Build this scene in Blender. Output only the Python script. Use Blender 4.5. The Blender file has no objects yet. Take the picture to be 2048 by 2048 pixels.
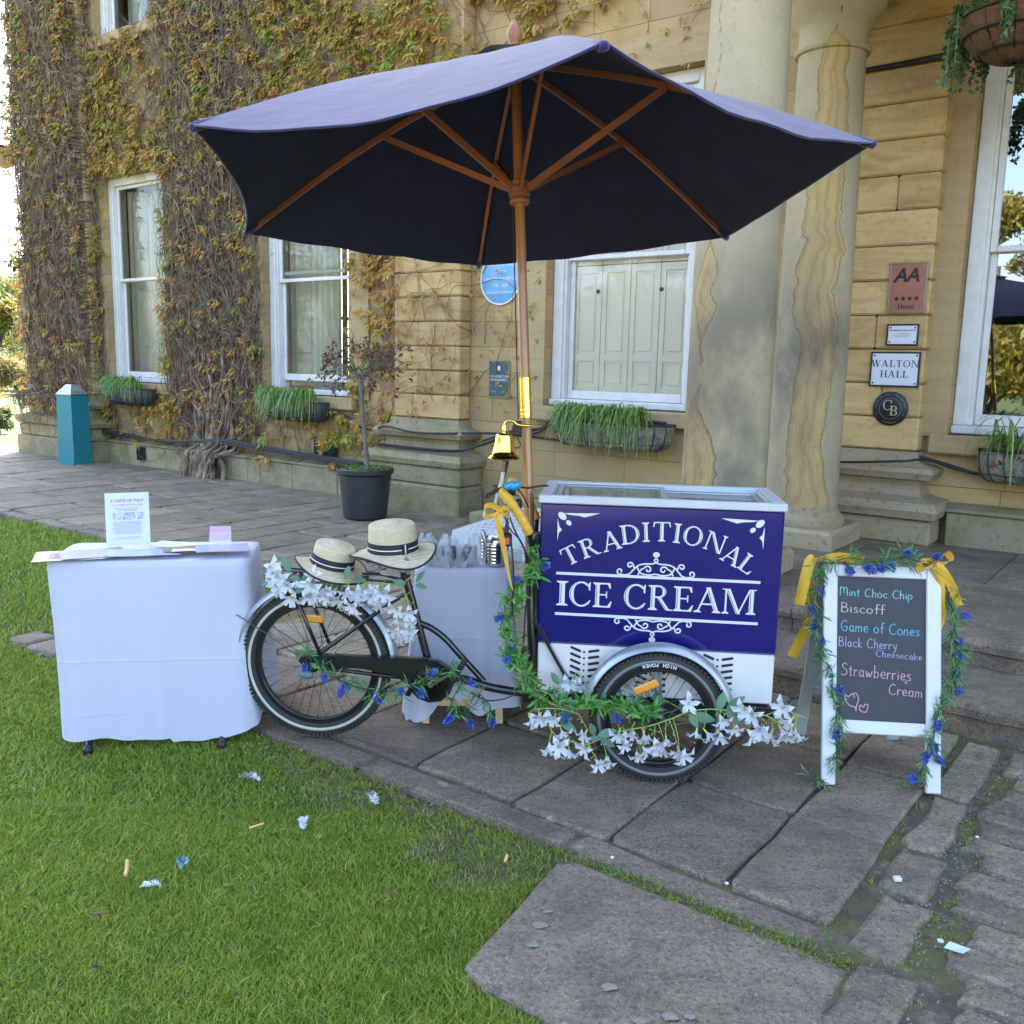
import bpy, bmesh, math, random
import numpy as np
from mathutils import Vector, Matrix
from math import sin, cos, pi, radians as rad

random.seed(7); rng = np.random.default_rng(7)
scene = bpy.context.scene
COL = scene.collection

# ------------------------------------------------------------------ camera
FPX = 1850.0; PITCH = rad(9.03); ROLL = rad(1.245); CAMH = 1.6
_F = Vector((0, cos(PITCH), -sin(PITCH))); _R = Vector((1, 0, 0)); _U = _R.cross(_F)
_R2 = cos(ROLL)*_R + sin(ROLL)*_U; _U2 = -sin(ROLL)*_R + cos(ROLL)*_U
cd = bpy.data.cameras.new("camera"); cam = bpy.data.objects.new("camera", cd); COL.objects.link(cam)
cd.sensor_width = 36; cd.lens = 36*FPX/2048; cd.clip_start = .05; cd.clip_end = 3000
_m = Matrix.Identity(4)
for i in range(3):
    _m[i][0] = _R2[i]; _m[i][1] = _U2[i]; _m[i][2] = -_F[i]
_m[2][3] = CAMH
cam.matrix_world = _m
scene.camera = cam

# ------------------------------------------------------------------ light
SUN_EL = rad(40); SUN_AZ = rad(3)      # the sun stands behind the house, a little right of straight ahead
world = bpy.data.worlds.new("World"); scene.world = world; world.use_nodes = True
wn = world.node_tree.nodes; wl = world.node_tree.links
sky = wn.new("ShaderNodeTexSky"); sky.sky_type = 'NISHITA'; sky.sun_disc = False
sky.sun_elevation = SUN_EL; sky.sun_rotation = SUN_AZ
sky.air_density = 1.0; sky.dust_density = 2.5; sky.ozone_density = 1.0
bg = wn["Background"]; bg.inputs[1].default_value = 0.15
wl.new(sky.outputs[0], bg.inputs[0])
sd = bpy.data.lights.new("sun", 'SUN'); sd.energy = 4.4; sd.angle = rad(.5); sd.color = (1, .93, .82)
sun = bpy.data.objects.new("sun", sd); COL.objects.link(sun)
_d = Vector((sin(SUN_AZ)*cos(SUN_EL), cos(SUN_AZ)*cos(SUN_EL), sin(SUN_EL)))
sun.rotation_euler = _d.to_track_quat('Z', 'Y').to_euler(); sun.location = (0, 30, 30)
vs = scene.view_settings
vs.view_transform = 'Standard'; vs.look = 'None'; vs.gamma = 1; vs.use_curve_mapping = False
vs.exposure = 3.0
scene.cycles.max_bounces = 8; scene.cycles.transparent_max_bounces = 12
scene.cycles.sample_clamp_indirect = 6

# ------------------------------------------------------------------ frames: facade (u, n, z) and cart (x, y, z)
YF = -36.8*pi/180; FX = Vector((cos(YF), sin(YF), 0)); FN = Vector((sin(YF), -cos(YF), 0)); W0 = -7.8
YC = -6.5*pi/180; CX = Vector((cos(YC), sin(YC), 0)); CY = Vector((-sin(YC), cos(YC), 0))
CO = Vector((.6038, 3.4222, 0))
def fp(u, n, z=0): return FX*u + FN*(W0+n) + Vector((0, 0, z))
def cp(x, y, z=0): return CO + CX*x + CY*y + Vector((0, 0, z))
def cq(x, y, z, y0=0.0):
    """a point at depth y in the cart frame, lifted so that it hangs in front of the spot (x, y0, z)"""
    P = cp(x, y0, z); C = Vector((0, 0, CAMH)); return P.lerp(C, (y-y0)/((C-CO).dot(CY)-y0))

# ------------------------------------------------------------------ mesh building
class MB:
    def __init__(s): s.v = []; s.f = []; s.m = []; s.mi = 0; s.uv = None
    def add(s, vs, fs):
        b = len(s.v); s.v.extend([tuple(p) for p in vs]); s.f.extend([tuple(i+b for i in f) for f in fs]); s.m.extend([s.mi]*len(fs)); return s
    def quad(s, a, b, c, d): return s.add([a, b, c, d], [(0, 1, 2, 3)])
    def box(s, x0, x1, y0, y1, z0, z1):
        v = [(x0,y0,z0),(x1,y0,z0),(x1,y1,z0),(x0,y1,z0),(x0,y0,z1),(x1,y0,z1),(x1,y1,z1),(x0,y1,z1)]
        return s.add(v, [(3,2,1,0),(4,5,6,7),(0,1,5,4),(1,2,6,5),(2,3,7,6),(3,0,4,7)])
    def bbox(s, x0, x1, y0, y1, z0, z1, b=.01):
        """box with all edges chamfered"""
        v = []; f = []
        xs = (x0, x1); ys = (y0, y1); zs = (z0, z1); ix = {}
        for i in (0, 1):
            for j in (0, 1):
                for k in (0, 1):
                    sx = b if i == 0 else -b; sy = b if j == 0 else -b; sz = b if k == 0 else -b
                    for ax, p in enumerate(((xs[i], ys[j]+sy, zs[k]+sz), (xs[i]+sx, ys[j], zs[k]+sz), (xs[i]+sx, ys[j]+sy, zs[k]))):
                        ix[(i, j, k, ax)] = len(v); v.append(p)
        I = ix
        def F(*k): f.append(tuple(I[q] for q in k))
        for i in (0, 1):
            a = [(i,0,0,0),(i,1,0,0),(i,1,1,0),(i,0,1,0)]; F(*(a if i else a[::-1]))
            a = [(0,i,0,1),(0,i,1,1),(1,i,1,1),(1,i,0,1)]; F(*(a if i else a[::-1]))
            a = [(0,0,i,2),(1,0,i,2),(1,1,i,2),(0,1,i,2)]; F(*(a if i else a[::-1]))
        for i in (0, 1):
            for j in (0, 1):
                F((i,j,0,0),(i,j,1,0),(i,j,1,1),(i,j,0,1)); F((i,0,j,0),(i,0,j,2),(i,1,j,2),(i,1,j,0)); F((0,i,j,1),(1,i,j,1),(1,i,j,2),(0,i,j,2))
                for k in (0, 1): F((i,j,k,0),(i,j,k,1),(i,j,k,2))
        return s.add(v, f)
    def tube(s, pts, r, n=8, cap=True, closed=False, sq=None):
        """tube along pts; r a number or list; sq=(w,h) makes a flat bar section"""
        P = [Vector(p) for p in pts]; k = len(P)
        if not hasattr(r, '__len__'): r = [r]*k
        T = []
        for i in range(k):
            a = P[(i-1) % k] if closed else P[max(i-1, 0)]; c = P[(i+1) % k] if closed else P[min(i+1, k-1)]
            t = c-a; T.append(t.normalized() if t.length > 1e-9 else Vector((0, 0, 1)))
        up = Vector((0, 0, 1)) if abs(T[0].z) < .9 else Vector((0, 1, 0))
        N = (up - T[0]*up.dot(T[0])).normalized(); v = []; f = []
        for i in range(k):
            N = N - T[i]*N.dot(T[i]); N = N.normalized() if N.length > 1e-6 else T[i].orthogonal().normalized()
            B = T[i].cross(N)
            for j in range(n):
                a = 2*pi*(j+.5)/n
                if sq: q = P[i] + N*(sq[1]*(1 if cos(a) > 0 else -1)) + B*(sq[0]*(1 if sin(a) > 0 else -1))
                else: q = P[i] + N*(cos(a)*r[i]) + B*(sin(a)*r[i])
                v.append(q)
        for i in range(k if closed else k-1):
            i2 = (i+1) % k
            for j in range(n): f.append((i*n+j, i*n+(j+1) % n, i2*n+(j+1) % n, i2*n+j))
        if cap and not closed: f.append(tuple(range(n))[::-1]); f.append(tuple((k-1)*n+j for j in range(n)))
        return s.add(v, f)
    def bar(s, a, b, w, h): return s.tube([a, b], 1, 4, sq=(w/2, h/2))
    def lathe(s, prof, n=24, c=(0, 0, 0), M=None, a0=0, a1=2*pi):
        full = abs(a1-a0-2*pi) < 1e-6; m = n if full else n+1
        v = []; f = []
        for (r, z) in prof:
            for j in range(m):
                a = a0+(a1-a0)*j/n; p = Vector((r*cos(a), r*sin(a), z))
                if M: p = M @ p
                v.append((p[0]+c[0], p[1]+c[1], p[2]+c[2]))
        for i in range(len(prof)-1):
            for j in range(n if full else n):
                j2 = (j+1) % m if full else j+1
                f.append((i*m+j, i*m+j2, (i+1)*m+j2, (i+1)*m+j))
        return s.add(v, f)
    def grid(s, fn, nu, nv, closeu=False):
        v = [fn(i/nu, j/nv) for i in range(nu if closeu else nu+1) for j in range(nv+1)]; f = []; w = nv+1
        for i in range(nu):
            i2 = (i+1) % nu if closeu else i+1
            for j in range(nv): f.append((i*w+j, i2*w+j, i2*w+j+1, i*w+j+1))
        return s.add(v, f)
    def prism(s, poly, z0, z1, M=None):
        """poly in xy extruded z0..z1 (convex or simple), M maps to place"""
        n = len(poly); v = [(x, y, z0) for x, y in poly]+[(x, y, z1) for x, y in poly]
        if M: v = [M @ Vector(p) for p in v]
        f = [tuple(range(n))[::-1], tuple(range(n, 2*n))]+[(i, (i+1) % n, n+(i+1) % n, n+i) for i in range(n)]
        return s.add(v, f)
    def build(s, name, mats, parent=None, loc=None, rotz=0, smooth=False, auto=None):
        me = bpy.data.meshes.new(name); me.from_pydata(s.v, [], s.f)
        if not isinstance(mats, (list, tuple)): mats = [mats]
        for m in mats: me.materials.append(m)
        if len(mats) > 1: me.polygons.foreach_set("material_index", s.m)
        if smooth: me.polygons.foreach_set("use_smooth", [True]*len(me.polygons))
        me.update()
        if smooth and auto: me.set_sharp_from_angle(angle=rad(auto))
        o = bpy.data.objects.new(name, me); COL.objects.link(o)
        if parent: o.parent = parent
        if loc is not None: o.location = loc
        o.rotation_euler.z = rotz
        return o

def empty(name, loc=(0, 0, 0), rotz=0):
    o = bpy.data.objects.new(name, None); o.empty_display_size = .1; COL.objects.link(o); o.location = loc; o.rotation_euler = (0, 0, rotz); return o
def tag(o, label, cat, group=None, kind=None):
    o['label'] = label; o['category'] = cat
    if group: o['group'] = group
    if kind: o['kind'] = kind
    return o
def struct(o, label=None, kind='structure'):
    o['kind'] = kind
    if label: o['label'] = label
    return o
def copy_tree(o, parent=None):
    c = o.copy(); COL.objects.link(c)
    if parent: c.parent = parent
    for ch in [x for x in COL.objects if x.parent == o]: copy_tree(ch, c)
    return c
def npmesh(name, V, quads=None, tris=None, mats=None, parent=None, smooth=False, loc=None, mi=None):
    """fast mesh from numpy arrays"""
    me = bpy.data.meshes.new(name); V = np.asarray(V, np.float32)
    nq = 0 if quads is None else len(quads); nt = 0 if tris is None else len(tris)
    me.vertices.add(len(V)); me.vertices.foreach_set("co", V.ravel())
    lv = []; 
    if nq: lv.append(np.asarray(quads, np.int32).ravel())
    if nt: lv.append(np.asarray(tris, np.int32).ravel())
    lv = np.concatenate(lv); me.loops.add(len(lv)); me.loops.foreach_set("vertex_index", lv)
    tot = np.concatenate([np.full(nq, 4, np.int32), np.full(nt, 3, np.int32)])
    me.polygons.add(nq+nt); st = np.concatenate([[0], np.cumsum(tot)[:-1]]).astype(np.int32)
    me.polygons.foreach_set("loop_start", st); me.polygons.foreach_set("loop_total", tot)
    for m in (mats if isinstance(mats, (list, tuple)) else [mats]): me.materials.append(m)
    if mi is not None: me.polygons.foreach_set("material_index", np.asarray(mi, np.int32))
    if smooth: me.polygons.foreach_set("use_smooth", np.ones(nq+nt, bool))
    me.update(calc_edges=True); me.validate()
    o = bpy.data.objects.new(name, me); COL.objects.link(o)
    if parent: o.parent = parent
    if loc is not None: o.location = loc
    return o

# ------------------------------------------------------------------ materials
class NT:
    def __init__(s, name):
        s.m = bpy.data.materials.new(name); s.m.use_nodes = True; s.t = s.m.node_tree; s.n = s.t.nodes
        s.b = s.n["Principled BSDF"]; s.out = s.n["Material Output"]; s._obj = None
    def N(s, typ, **k):
        n = s.n.new("ShaderNode"+typ)
        for a, b in k.items():
            if a.startswith('i_'): s.set(n.inputs[int(a[2:]) if a[2:].isdigit() else a[2:].replace('_', ' ')], b)
            else: setattr(n, a, b)
        return n
    def set(s, sock, v):
        if isinstance(v, bpy.types.NodeSocket): s.t.links.new(v, sock)
        elif isinstance(v, (tuple, list)) and len(v) == 3 and sock.type == 'RGBA': sock.default_value = (*v, 1)
        else: sock.default_value = v
    def obj(s):
        if not s._obj: s._obj = s.N("TexCoord").outputs["Object"]
        return s._obj
    def mapped(s, sc=(1, 1, 1), rot=(0, 0, 0), v=None):
        m = s.N("Mapping"); s.set(m.inputs[0], v or s.obj()); m.inputs["Scale"].default_value = sc; m.inputs["Rotation"].default_value = rot; return m.outputs[0]
    def noise(s, scale, detail=5, rough=.55, v=None, dist=0):
        n = s.N("TexNoise"); s.set(n.inputs["Vector"], v or s.obj()); n.inputs["Scale"].default_value = scale; n.inputs["Detail"].default_value = detail
        n.inputs["Roughness"].default_value = rough; n.inputs["Distortion"].default_value = dist; return n.outputs["Fac"]
    def ramp(s, fac, stops, interp='LINEAR'):
        r = s.N("ValToRGB"); s.set(r.inputs[0], fac); e = r.color_ramp.elements; r.color_ramp.interpolation = interp
        while len(e) < len(stops): e.new(.5)
        for i, (p, c) in enumerate(stops):
            e[i].position = p; e[i].color = (*c, 1) if hasattr(c, '__len__') else (c, c, c, 1)
        return r.outputs[0]
    def mix(s, fac, a, b, mode='MIX'):
        m = s.N("Mix", data_type='RGBA', blend_type=mode); s.set(m.inputs[0], fac); s.set(m.inputs[6], a); s.set(m.inputs[7], b); return m.outputs[2]
    def math(s, op, a, b=0.0, clamp=False):
        m = s.N("Math", operation=op, use_clamp=clamp); s.set(m.inputs[0], a); s.set(m.inputs[1], b); return m.outputs[0]
    def island(s): return s.N("NewGeometry").outputs["Random Per Island"]
    def bump(s, h, strength=.3, dist=.01, prev=None):
        b = s.N("Bump"); b.inputs["Strength"].default_value = strength; b.inputs["Distance"].default_value = dist; s.set(b.inputs["Height"], h)
        if prev: s.t.links.new(prev, b.inputs["Normal"])
        s.t.links.new(b.outputs[0], s.b.inputs["Normal"]); return b.outputs[0]
    def base(s, c): s.set(s.b.inputs["Base Color"], c); return s
    def pr(s, **k):
        for a, v in k.items(): s.set(s.b.inputs[a.replace('_', ' ')], v)
        return s
    def translucent(s, col, fac=.35):
        t = s.N("BsdfTranslucent"); s.set(t.inputs[0], col); mx = s.N("MixShader"); mx.inputs[0].default_value = fac
        s.t.links.new(s.b.outputs[0], mx.inputs[1]); s.t.links.new(t.outputs[0], mx.inputs[2]); s.t.links.new(mx.outputs[0], s.out.inputs[0]); return s

def mat(name, cols, rough=.6, scale=6, detail=5, bump=0, bscale=60, bdist=.004, metal=0, spec=.5, island=0, trans=0, stretch=None, coat=0, sheen=0):
    """noise between the given colours, optional per-piece variation, bump, translucency"""
    t = NT(name); v = t.mapped(stretch) if stretch else None
    if len(cols) == 1: c = None; base = cols[0]
    else:
        c = t.noise(scale, detail, v=v)
        n = len(cols); base = t.ramp(c, [(.3+.4*i/(n-1), cols[i]) for i in range(n)])
    if island:
        h = t.N("HueSaturation"); r = t.island(); t.set(h.inputs["Value"], t.math('ADD', t.math('MULTIPLY', r, 2*island), 1-island))
        r2 = t.math('FRACT', t.math('MULTIPLY', r, 7.31)); t.set(h.inputs["Hue"], t.math('ADD', t.math('MULTIPLY', r2, .07*island), .5-.035*island))
        if isinstance(base, bpy.types.NodeSocket): t.set(h.inputs["Color"], base)
        else: h.inputs["Color"].default_value = (*base, 1)
        base = h.outputs[0]
    t.base(base).pr(Roughness=rough, Metallic=metal); t.b.inputs["Specular IOR Level"].default_value = spec
    if coat: t.pr(Coat_Weight=coat, Coat_Roughness=.05)
    if sheen: t.pr(Sheen_Weight=sheen, Sheen_Roughness=.4)
    if bump: t.bump(t.noise(bscale, 4), bump, bdist)
    if trans: t.translucent(base, trans)
    return t.m
# ------------------------------------------------------------------ setting materials
def stone_wall_mat():
    t = NT("ashlar_sandstone")
    s = t.N("SeparateXYZ"); t.set(s.inputs[0], t.obj())
    cx = t.N("CombineXYZ"); t.set(cx.inputs[0], s.outputs[0]); t.set(cx.inputs[1], t.math('SUBTRACT', s.outputs[2], -.05)); 
    br = t.N("TexBrick"); t.set(br.inputs["Vector"], cx.outputs[0]); br.offset = .47; br.squash = .72; br.squash_frequency = 3
    for k, v in dict(Scale=1.0, Mortar_Size=.0035, Mortar_Smooth=.3, Bias=0.0, Brick_Width=.82, Row_Height=.262).items(): br.inputs[k.replace('_', ' ')].default_value = v
    br.inputs["Color1"].default_value = (.52, .345, .155, 1); br.inputs["Color2"].default_value = (.38, .25, .115, 1); br.inputs["Mortar"].default_value = (.16, .115, .065, 1)
    st = t.noise(3.2, 6, .6, v=t.mapped((.45, .45, 3.2), rot=(0, rad(4), 0)), dist=.8)
    c = t.mix(t.ramp(st, [(.5, 0), (.72, .55)]), br.outputs[0], (.36, .215, .085))
    big = t.noise(.55, 4, .6); c = t.mix(t.ramp(big, [(.42, 0), (.66, .55)]), c, (.22, .165, .10))
    # green damp towards the foot of the wall: the algae itself has that colour
    low = t.N("MapRange"); t.set(low.inputs[0], t.math('ADD', s.outputs[2], t.math('MULTIPLY', t.noise(2.2, 5), .55))); low.inputs[1].default_value = .3; low.inputs[2].default_value = .95; low.inputs[3].default_value = .75; low.inputs[4].default_value = 0
    c = t.mix(t.math('MULTIPLY', low.outputs[0], t.ramp(t.noise(5, 6), [(.35, .25), (.65, 1)])), c, (.20, .20, .095))
    spk = t.ramp(t.noise(38, 3), [(.60, 0), (.68, .35)]); c = t.mix(spk, c, (.20, .145, .085))
    t.base(c).pr(Roughness=.85); t.b.inputs["Specular IOR Level"].default_value = .25
    h = t.math('ADD', t.math('MULTIPLY', br.outputs[1], -1.2), t.math('MULTIPLY', t.noise(26, 6, .65), .5))
    t.bump(h, .5, .012); return t.m
def stone_mat(name, a, b, dark, rust=.45, green=None, isl=.14, stretch=(.5, .5, 3.4), speck=.3):
    t = NT(name)
    st = t.noise(3.0, 6, .62, v=t.mapped(stretch, rot=(0, rad(5), 0)), dist=1.0)
    c = t.mix(t.ramp(st, [(.3, 0), (.7, 1)]), a, b)
    c = t.mix(t.ramp(t.noise(2.1, 5, .6, v=t.mapped((1, 1, 2.2)), dist=1.6), [(.52, 0), (.62, rust)]), c, (.37, .20, .07))
    h = t.N("HueSaturation"); t.set(h.inputs["Value"], t.math('ADD', t.math('MULTIPLY', t.island(), 2*isl), 1-isl)); t.set(h.inputs["Color"], c); c = h.outputs[0]
    c = t.mix(t.ramp(t.noise(24, 5), [(.55, 0), (.72, speck)]), c, dark)
    if green: c = t.mix(t.ramp(t.noise(3.4, 6, .65), [(.42, 0), (.64, .8)]), c, green)
    t.base(c).pr(Roughness=.85); t.b.inputs["Specular IOR Level"].default_value = .25
    t.bump(t.math('ADD', t.noise(30, 6, .65), t.math('MULTIPLY', st, .6)), .45, .008); return t.m
def column_mat(name, xc, yc, a0, widths, soot):
    """grey weathered skin with a tongue where it has flaked to orange-banded stone, and dark soot blotches"""
    t = NT(name); s = t.N("SeparateXYZ"); t.set(s.inputs[0], t.obj())
    skin = t.mix(t.ramp(t.noise(2.0, 6, .6), [(.3, 0), (.7, 1)]), (.47, .37, .225), (.37, .30, .19))
    th = t.math('ARCTAN2', t.math('SUBTRACT', s.outputs[1], yc), t.math('SUBTRACT', s.outputs[0], xc))
    wig = t.math('MULTIPLY', t.math('SUBTRACT', t.noise(2.6, 4, .55, v=t.mapped((.35, .35, 1))), .5), 1.1)
    d = t.math('ABSOLUTE', t.math('ADD', t.math('SUBTRACT', th, rad(a0)), wig))
    w = t.ramp(t.math('DIVIDE', s.outputs[2], 4.4), [(z/4.4, v) for z, v in widths])
    m = t.math('ADD', t.math('SUBTRACT', w, d), t.math('MULTIPLY', t.math('SUBTRACT', t.noise(9, 5, .6), .5), .28))
    flake = t.ramp(m, [(.0, 0), (.012, 1)]); edge = t.ramp(t.math('ADD', m, .5), [(.482, 0), (.503, 1), (.53, 0)])
    ns = t.math('ADD', t.math('MULTIPLY', m, 1.0), t.math('MULTIPLY', t.noise(1.7, 3, .5, v=t.mapped((1.4, 1.4, .5))), .9))
    b1 = t.ramp(t.math('SINE', t.math('MULTIPLY', ns, 62)), [(.1, 0), (.9, 1)]); b2 = t.ramp(t.math('SINE', t.math('MULTIPLY', ns, 17)), [(.2, 0), (.9, 1)])
    inner = t.mix(t.math('MULTIPLY', b1, .38), (.50, .35, .155), (.36, .22, .09)); inner = t.mix(t.math('MULTIPLY', b2, .45), inner, (.33, .175, .07))
    inner = t.mix(t.ramp(t.noise(3, 5, .6), [(.45, 0), (.7, .5)]), inner, (.42, .335, .2))
    c = t.mix(flake, skin, inner)
    so = t.math('MULTIPLY', t.ramp(t.noise(1.5, 6, .62, v=t.mapped((1.2, 1.2, .8))), [(.42, 0), (.64, .8)]), t.ramp(t.math('DIVIDE', s.outputs[2], 4.4), [(z/4.4, v) for z, v in soot]))
    c = t.mix(so, c, (.085, .078, .072)); c = t.mix(t.math('MULTIPLY', edge, .8), c, (.17, .09, .035)); c = t.mix(t.ramp(t.noise(34, 4, .7), [(.58, 0), (.7, .4)]), c, (.19, .14, .085))
    t.base(c).pr(Roughness=.85); t.b.inputs["Specular IOR Level"].default_value = .2
    t.bump(t.math('ADD', t.math('MULTIPLY', flake, -1.0), t.math('MULTIPLY', t.noise(55, 5, .7), .45)), .5, .012); return t.m
M_wall = stone_wall_mat()
M_course = stone_mat("rusticated_sandstone", (.57, .385, .175), (.42, .275, .12), (.2, .14, .08), .5)
M_trim = stone_mat("dressed_sandstone", (.43, .305, .155), (.34, .24, .125), (.2, .15, .09), .35)
M_drybase = stone_mat('weathered_base_stone', (.34, .27, .165), (.27, .215, .14), (.10, .08, .055), .25, speck=.6)
M_plinth = stone_mat("mossy_plinth_stone", (.36, .29, .18), (.28, .23, .15), (.09, .08, .06), .15, (.17, .17, .065), speck=.7)
M_white = mat("white_gloss_paint", [(.66, .63, .61), (.58, .54, .50)], .35, 9, bump=.12, bscale=40, bdist=.003)
M_shutter = mat("cream_shutter_paint", [(.92, .84, .75), (.87, .79, .70)], .45, 3)
M_black = mat("black_plastic", [(.012, .012, .013)], .45)
M_cable = mat("black_cable", [(.013, .013, .014), (.03, .028, .028)], .5, 12)
M_dark = mat("dark_room", [(.05, .045, .04)], .9)
def glass_mat(name, tint=(.9, .95, .95), refl=1.52):
    t = NT(name); n = t.n; n.remove(t.b)
    tr = t.N("BsdfTransparent"); tr.inputs[0].default_value = (*tint, 1); gl = t.N("BsdfGlossy"); gl.inputs[1].default_value = .015
    wv = t.N("Bump"); wv.inputs[0].default_value = .03; wv.inputs[1].default_value = .05; t.set(wv.inputs["Height"], t.noise(1.6, 2)); t.t.links.new(wv.outputs[0], gl.inputs["Normal"])
    fr = t.N("Fresnel"); fr.inputs[0].default_value = refl; mx = t.N("MixShader"); t.t.links.new(fr.outputs[0], mx.inputs[0])
    t.t.links.new(tr.outputs[0], mx.inputs[1]); t.t.links.new(gl.outputs[0], mx.inputs[2]); t.t.links.new(mx.outputs[0], t.out.inputs[0]); return t.m
M_glass = glass_mat("window_glass", (.93, .95, .93), 1.65)

def flag_mat(name, cols, isl=.2, moss=.0, wet=0):
    t = NT(name)
    c = t.ramp(t.noise(1.7, 6, .62), [(.3, cols[0]), (.5, cols[1]), (.7, cols[2])])
    c = t.mix(t.ramp(t.noise(4.5, 6, .6, v=t.mapped((1, 3.2, 1), rot=(0, 0, rad(30)))), [(.42, 0), (.7, .6)]), c, (.085, .068, .05))
    h = t.N("HueSaturation"); r = t.island(); t.set(h.inputs["Value"], t.math('ADD', t.math('MULTIPLY', r, 2*isl), 1-isl)); t.set(h.inputs["Color"], c); c = h.outputs[0]
    c = t.mix(t.ramp(t.noise(60, 5, .75), [(.46, 0), (.66, .8)]), c, (.055, .048, .04)); c = t.mix(t.ramp(t.noise(95, 3, .7), [(.54, 0), (.66, .6)]), c, (.33, .29, .24))
    c = t.mix(t.ramp(t.noise(140, 2, .6), [(.64, 0), (.70, .8)]), c, (.42, .39, .34)); c = t.mix(t.ramp(t.noise(2.6, 6, .7, dist=.8), [(.48, 0), (.66, .5)]), c, (.075, .06, .045))
    c = t.mix(t.ramp(t.noise(9, 3, .5, dist=.4), [(.705, 0), (.73, .55)]), c, (.36, .34, .29))
    if moss: c = t.mix(t.ramp(t.noise(1.9, 6, .68), [(.52, 0), (.70, moss)]), c, (.12, .12, .035))
    t.base(c).pr(Roughness=.78); t.b.inputs["Specular IOR Level"].default_value = .35
    t.bump(t.math('ADD', t.noise(8, 6, .65), t.math('MULTIPLY', t.noise(70, 5, .75), .5)), .85, .014); return t.m
M_flag = flag_mat("flagstone", [(.215, .155, .098), (.265, .195, .128), (.165, .127, .09)], .24)
M_flagfar = flag_mat("mossy_flagstone", [(.27, .20, .12), (.33, .255, .16), (.23, .175, .105)], .2, .5)
M_sett = flag_mat("sett_stone", [(.22, .16, .10), (.285, .215, .14), (.17, .13, .088)], .26, .14)
M_step = flag_mat("step_stone", [(.19, .138, .09), (.25, .187, .122), (.155, .116, .08)], .14)
t = NT("joint_soil")
c = t.ramp(t.noise(16, 6, .7), [(.3, (.085, .062, .042)), (.55, (.16, .125, .085)), (.7, (.28, .235, .18))])
c = t.mix(t.ramp(t.noise(3.1, 6, .7), [(.48, 0), (.62, .85)]), c, (.16, .155, .03)); t.base(c).pr(Roughness=.95); t.bump(t.noise(70, 5, .7), .9, .02); M_soil = t.m
t = NT("lawn_soil")
c = t.ramp(t.noise(1.1, 6, .6), [(.3, (.05, .085, .016)), (.55, (.08, .125, .022)), (.75, (.115, .155, .03))])
c = t.mix(t.ramp(t.noise(45, 4, .7), [(.45, 0), (.7, .75)]), c, (.04, .05, .012)); t.base(c).pr(Roughness=.95); t.bump(t.noise(120, 4, .8), 1, .03); M_lawn = t.m

# ------------------------------------------------------------------ ground
LZ = -.045
g = MB(); g.grid(lambda a, b: (-900+1800*a, -900+1800*b, LZ-.004), 6, 6)
struct(g.build("lawn", M_lawn))
# gravel forecourt added unseen behind the camera to bounce warm light onto the front
g = MB(); g.grid(lambda a, b: tuple(fp(-30+48*a, 11.5+10*b+1.2*sin(a*7)*(1-b), LZ+.012)), 24, 2)
struct(g.build("bounce_sheet", mat("pale_bounce_gravel", [(.36, .29, .20), (.46, .38, .27)], .95, 90, bump=.8, bscale=60, bdist=.02)))
# bed of soil under the paving: terrace, jog behind the white table, kerb line, setts
bed = [(-19, 0), (-19, 3.30), (-5.0, 3.30), (-5.0, 5.33), (-1.58, 5.33), (-1.45, 6.0), (-.55, 6.0), (-.5, 9), (6, 9), (6, 0)]
g = MB(); g.add([fp(u, n, -.024) for u, n in bed], [tuple(range(len(bed)))[::-1]]); 
o = g.build("paving_bed", M_soil); struct(o)

def slab(g, corners, z=0, th=.09, bev=.012, jit=.006, seg=3, rr=random, soft=1.0):
    """one flagstone: irregular outline, rounded arris; corners in world xy"""
    pts = []
    k = len(corners)
    for i in range(k):
        a = Vector(corners[i]); b = Vector(corners[(i+1) % k])
        for j in range(seg):
            p = a.lerp(b, (j+(.12 if j == 0 else 0))/seg); pts.append(p)
        pts.append(a.lerp(b, 1-.12/seg))
    c = sum(pts, Vector((0, 0)))/len(pts)
    pts = [p+Vector((rr.uniform(-jit, jit), rr.uniform(-jit, jit))) for p in pts]
    n = len(pts); tx, ty = rr.uniform(-.006, .006), rr.uniform(-.006, .006); dz = rr.uniform(-.004, .004)
    def zz(p, d): return z+d+dz+(p.x-c.x)*tx+(p.y-c.y)*ty
    v = []
    for (ins, d) in ((0, -th), (0, -bev*.9), (bev*.35*soft, -bev*.3), (bev*soft, 0)):
        for p in pts:
            q = p+(c-p).normalized()*ins; v.append((q.x, q.y, zz(q, d)))
    f = []
    for r in range(3):
        for i in range(n): f.append((r*n+i, r*n+(i+1) % n, (r+1)*n+(i+1) % n, (r+1)*n+i))
    f.append(tuple(3*n+i for i in range(n)))
    area = sum(pts[i].x*pts[(i+1) % n].y-pts[(i+1) % n].x*pts[i].y for i in range(n))
    if area < 0: f = [q[::-1] for q in f]
    g.add(v, f)
def un2(u, n): p = fp(u, n); return (p.x, p.y)
def rslab(g, u0, u1, n0, n1, gap=.006, **k): slab(g, [un2(u0+gap, n0+gap), un2(u1-gap, n0+gap), un2(u1-gap, n1-gap), un2(u0+gap, n1-gap)], **k)

R1 = random.Random(11)
gn = MB(); gf = MB()
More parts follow.
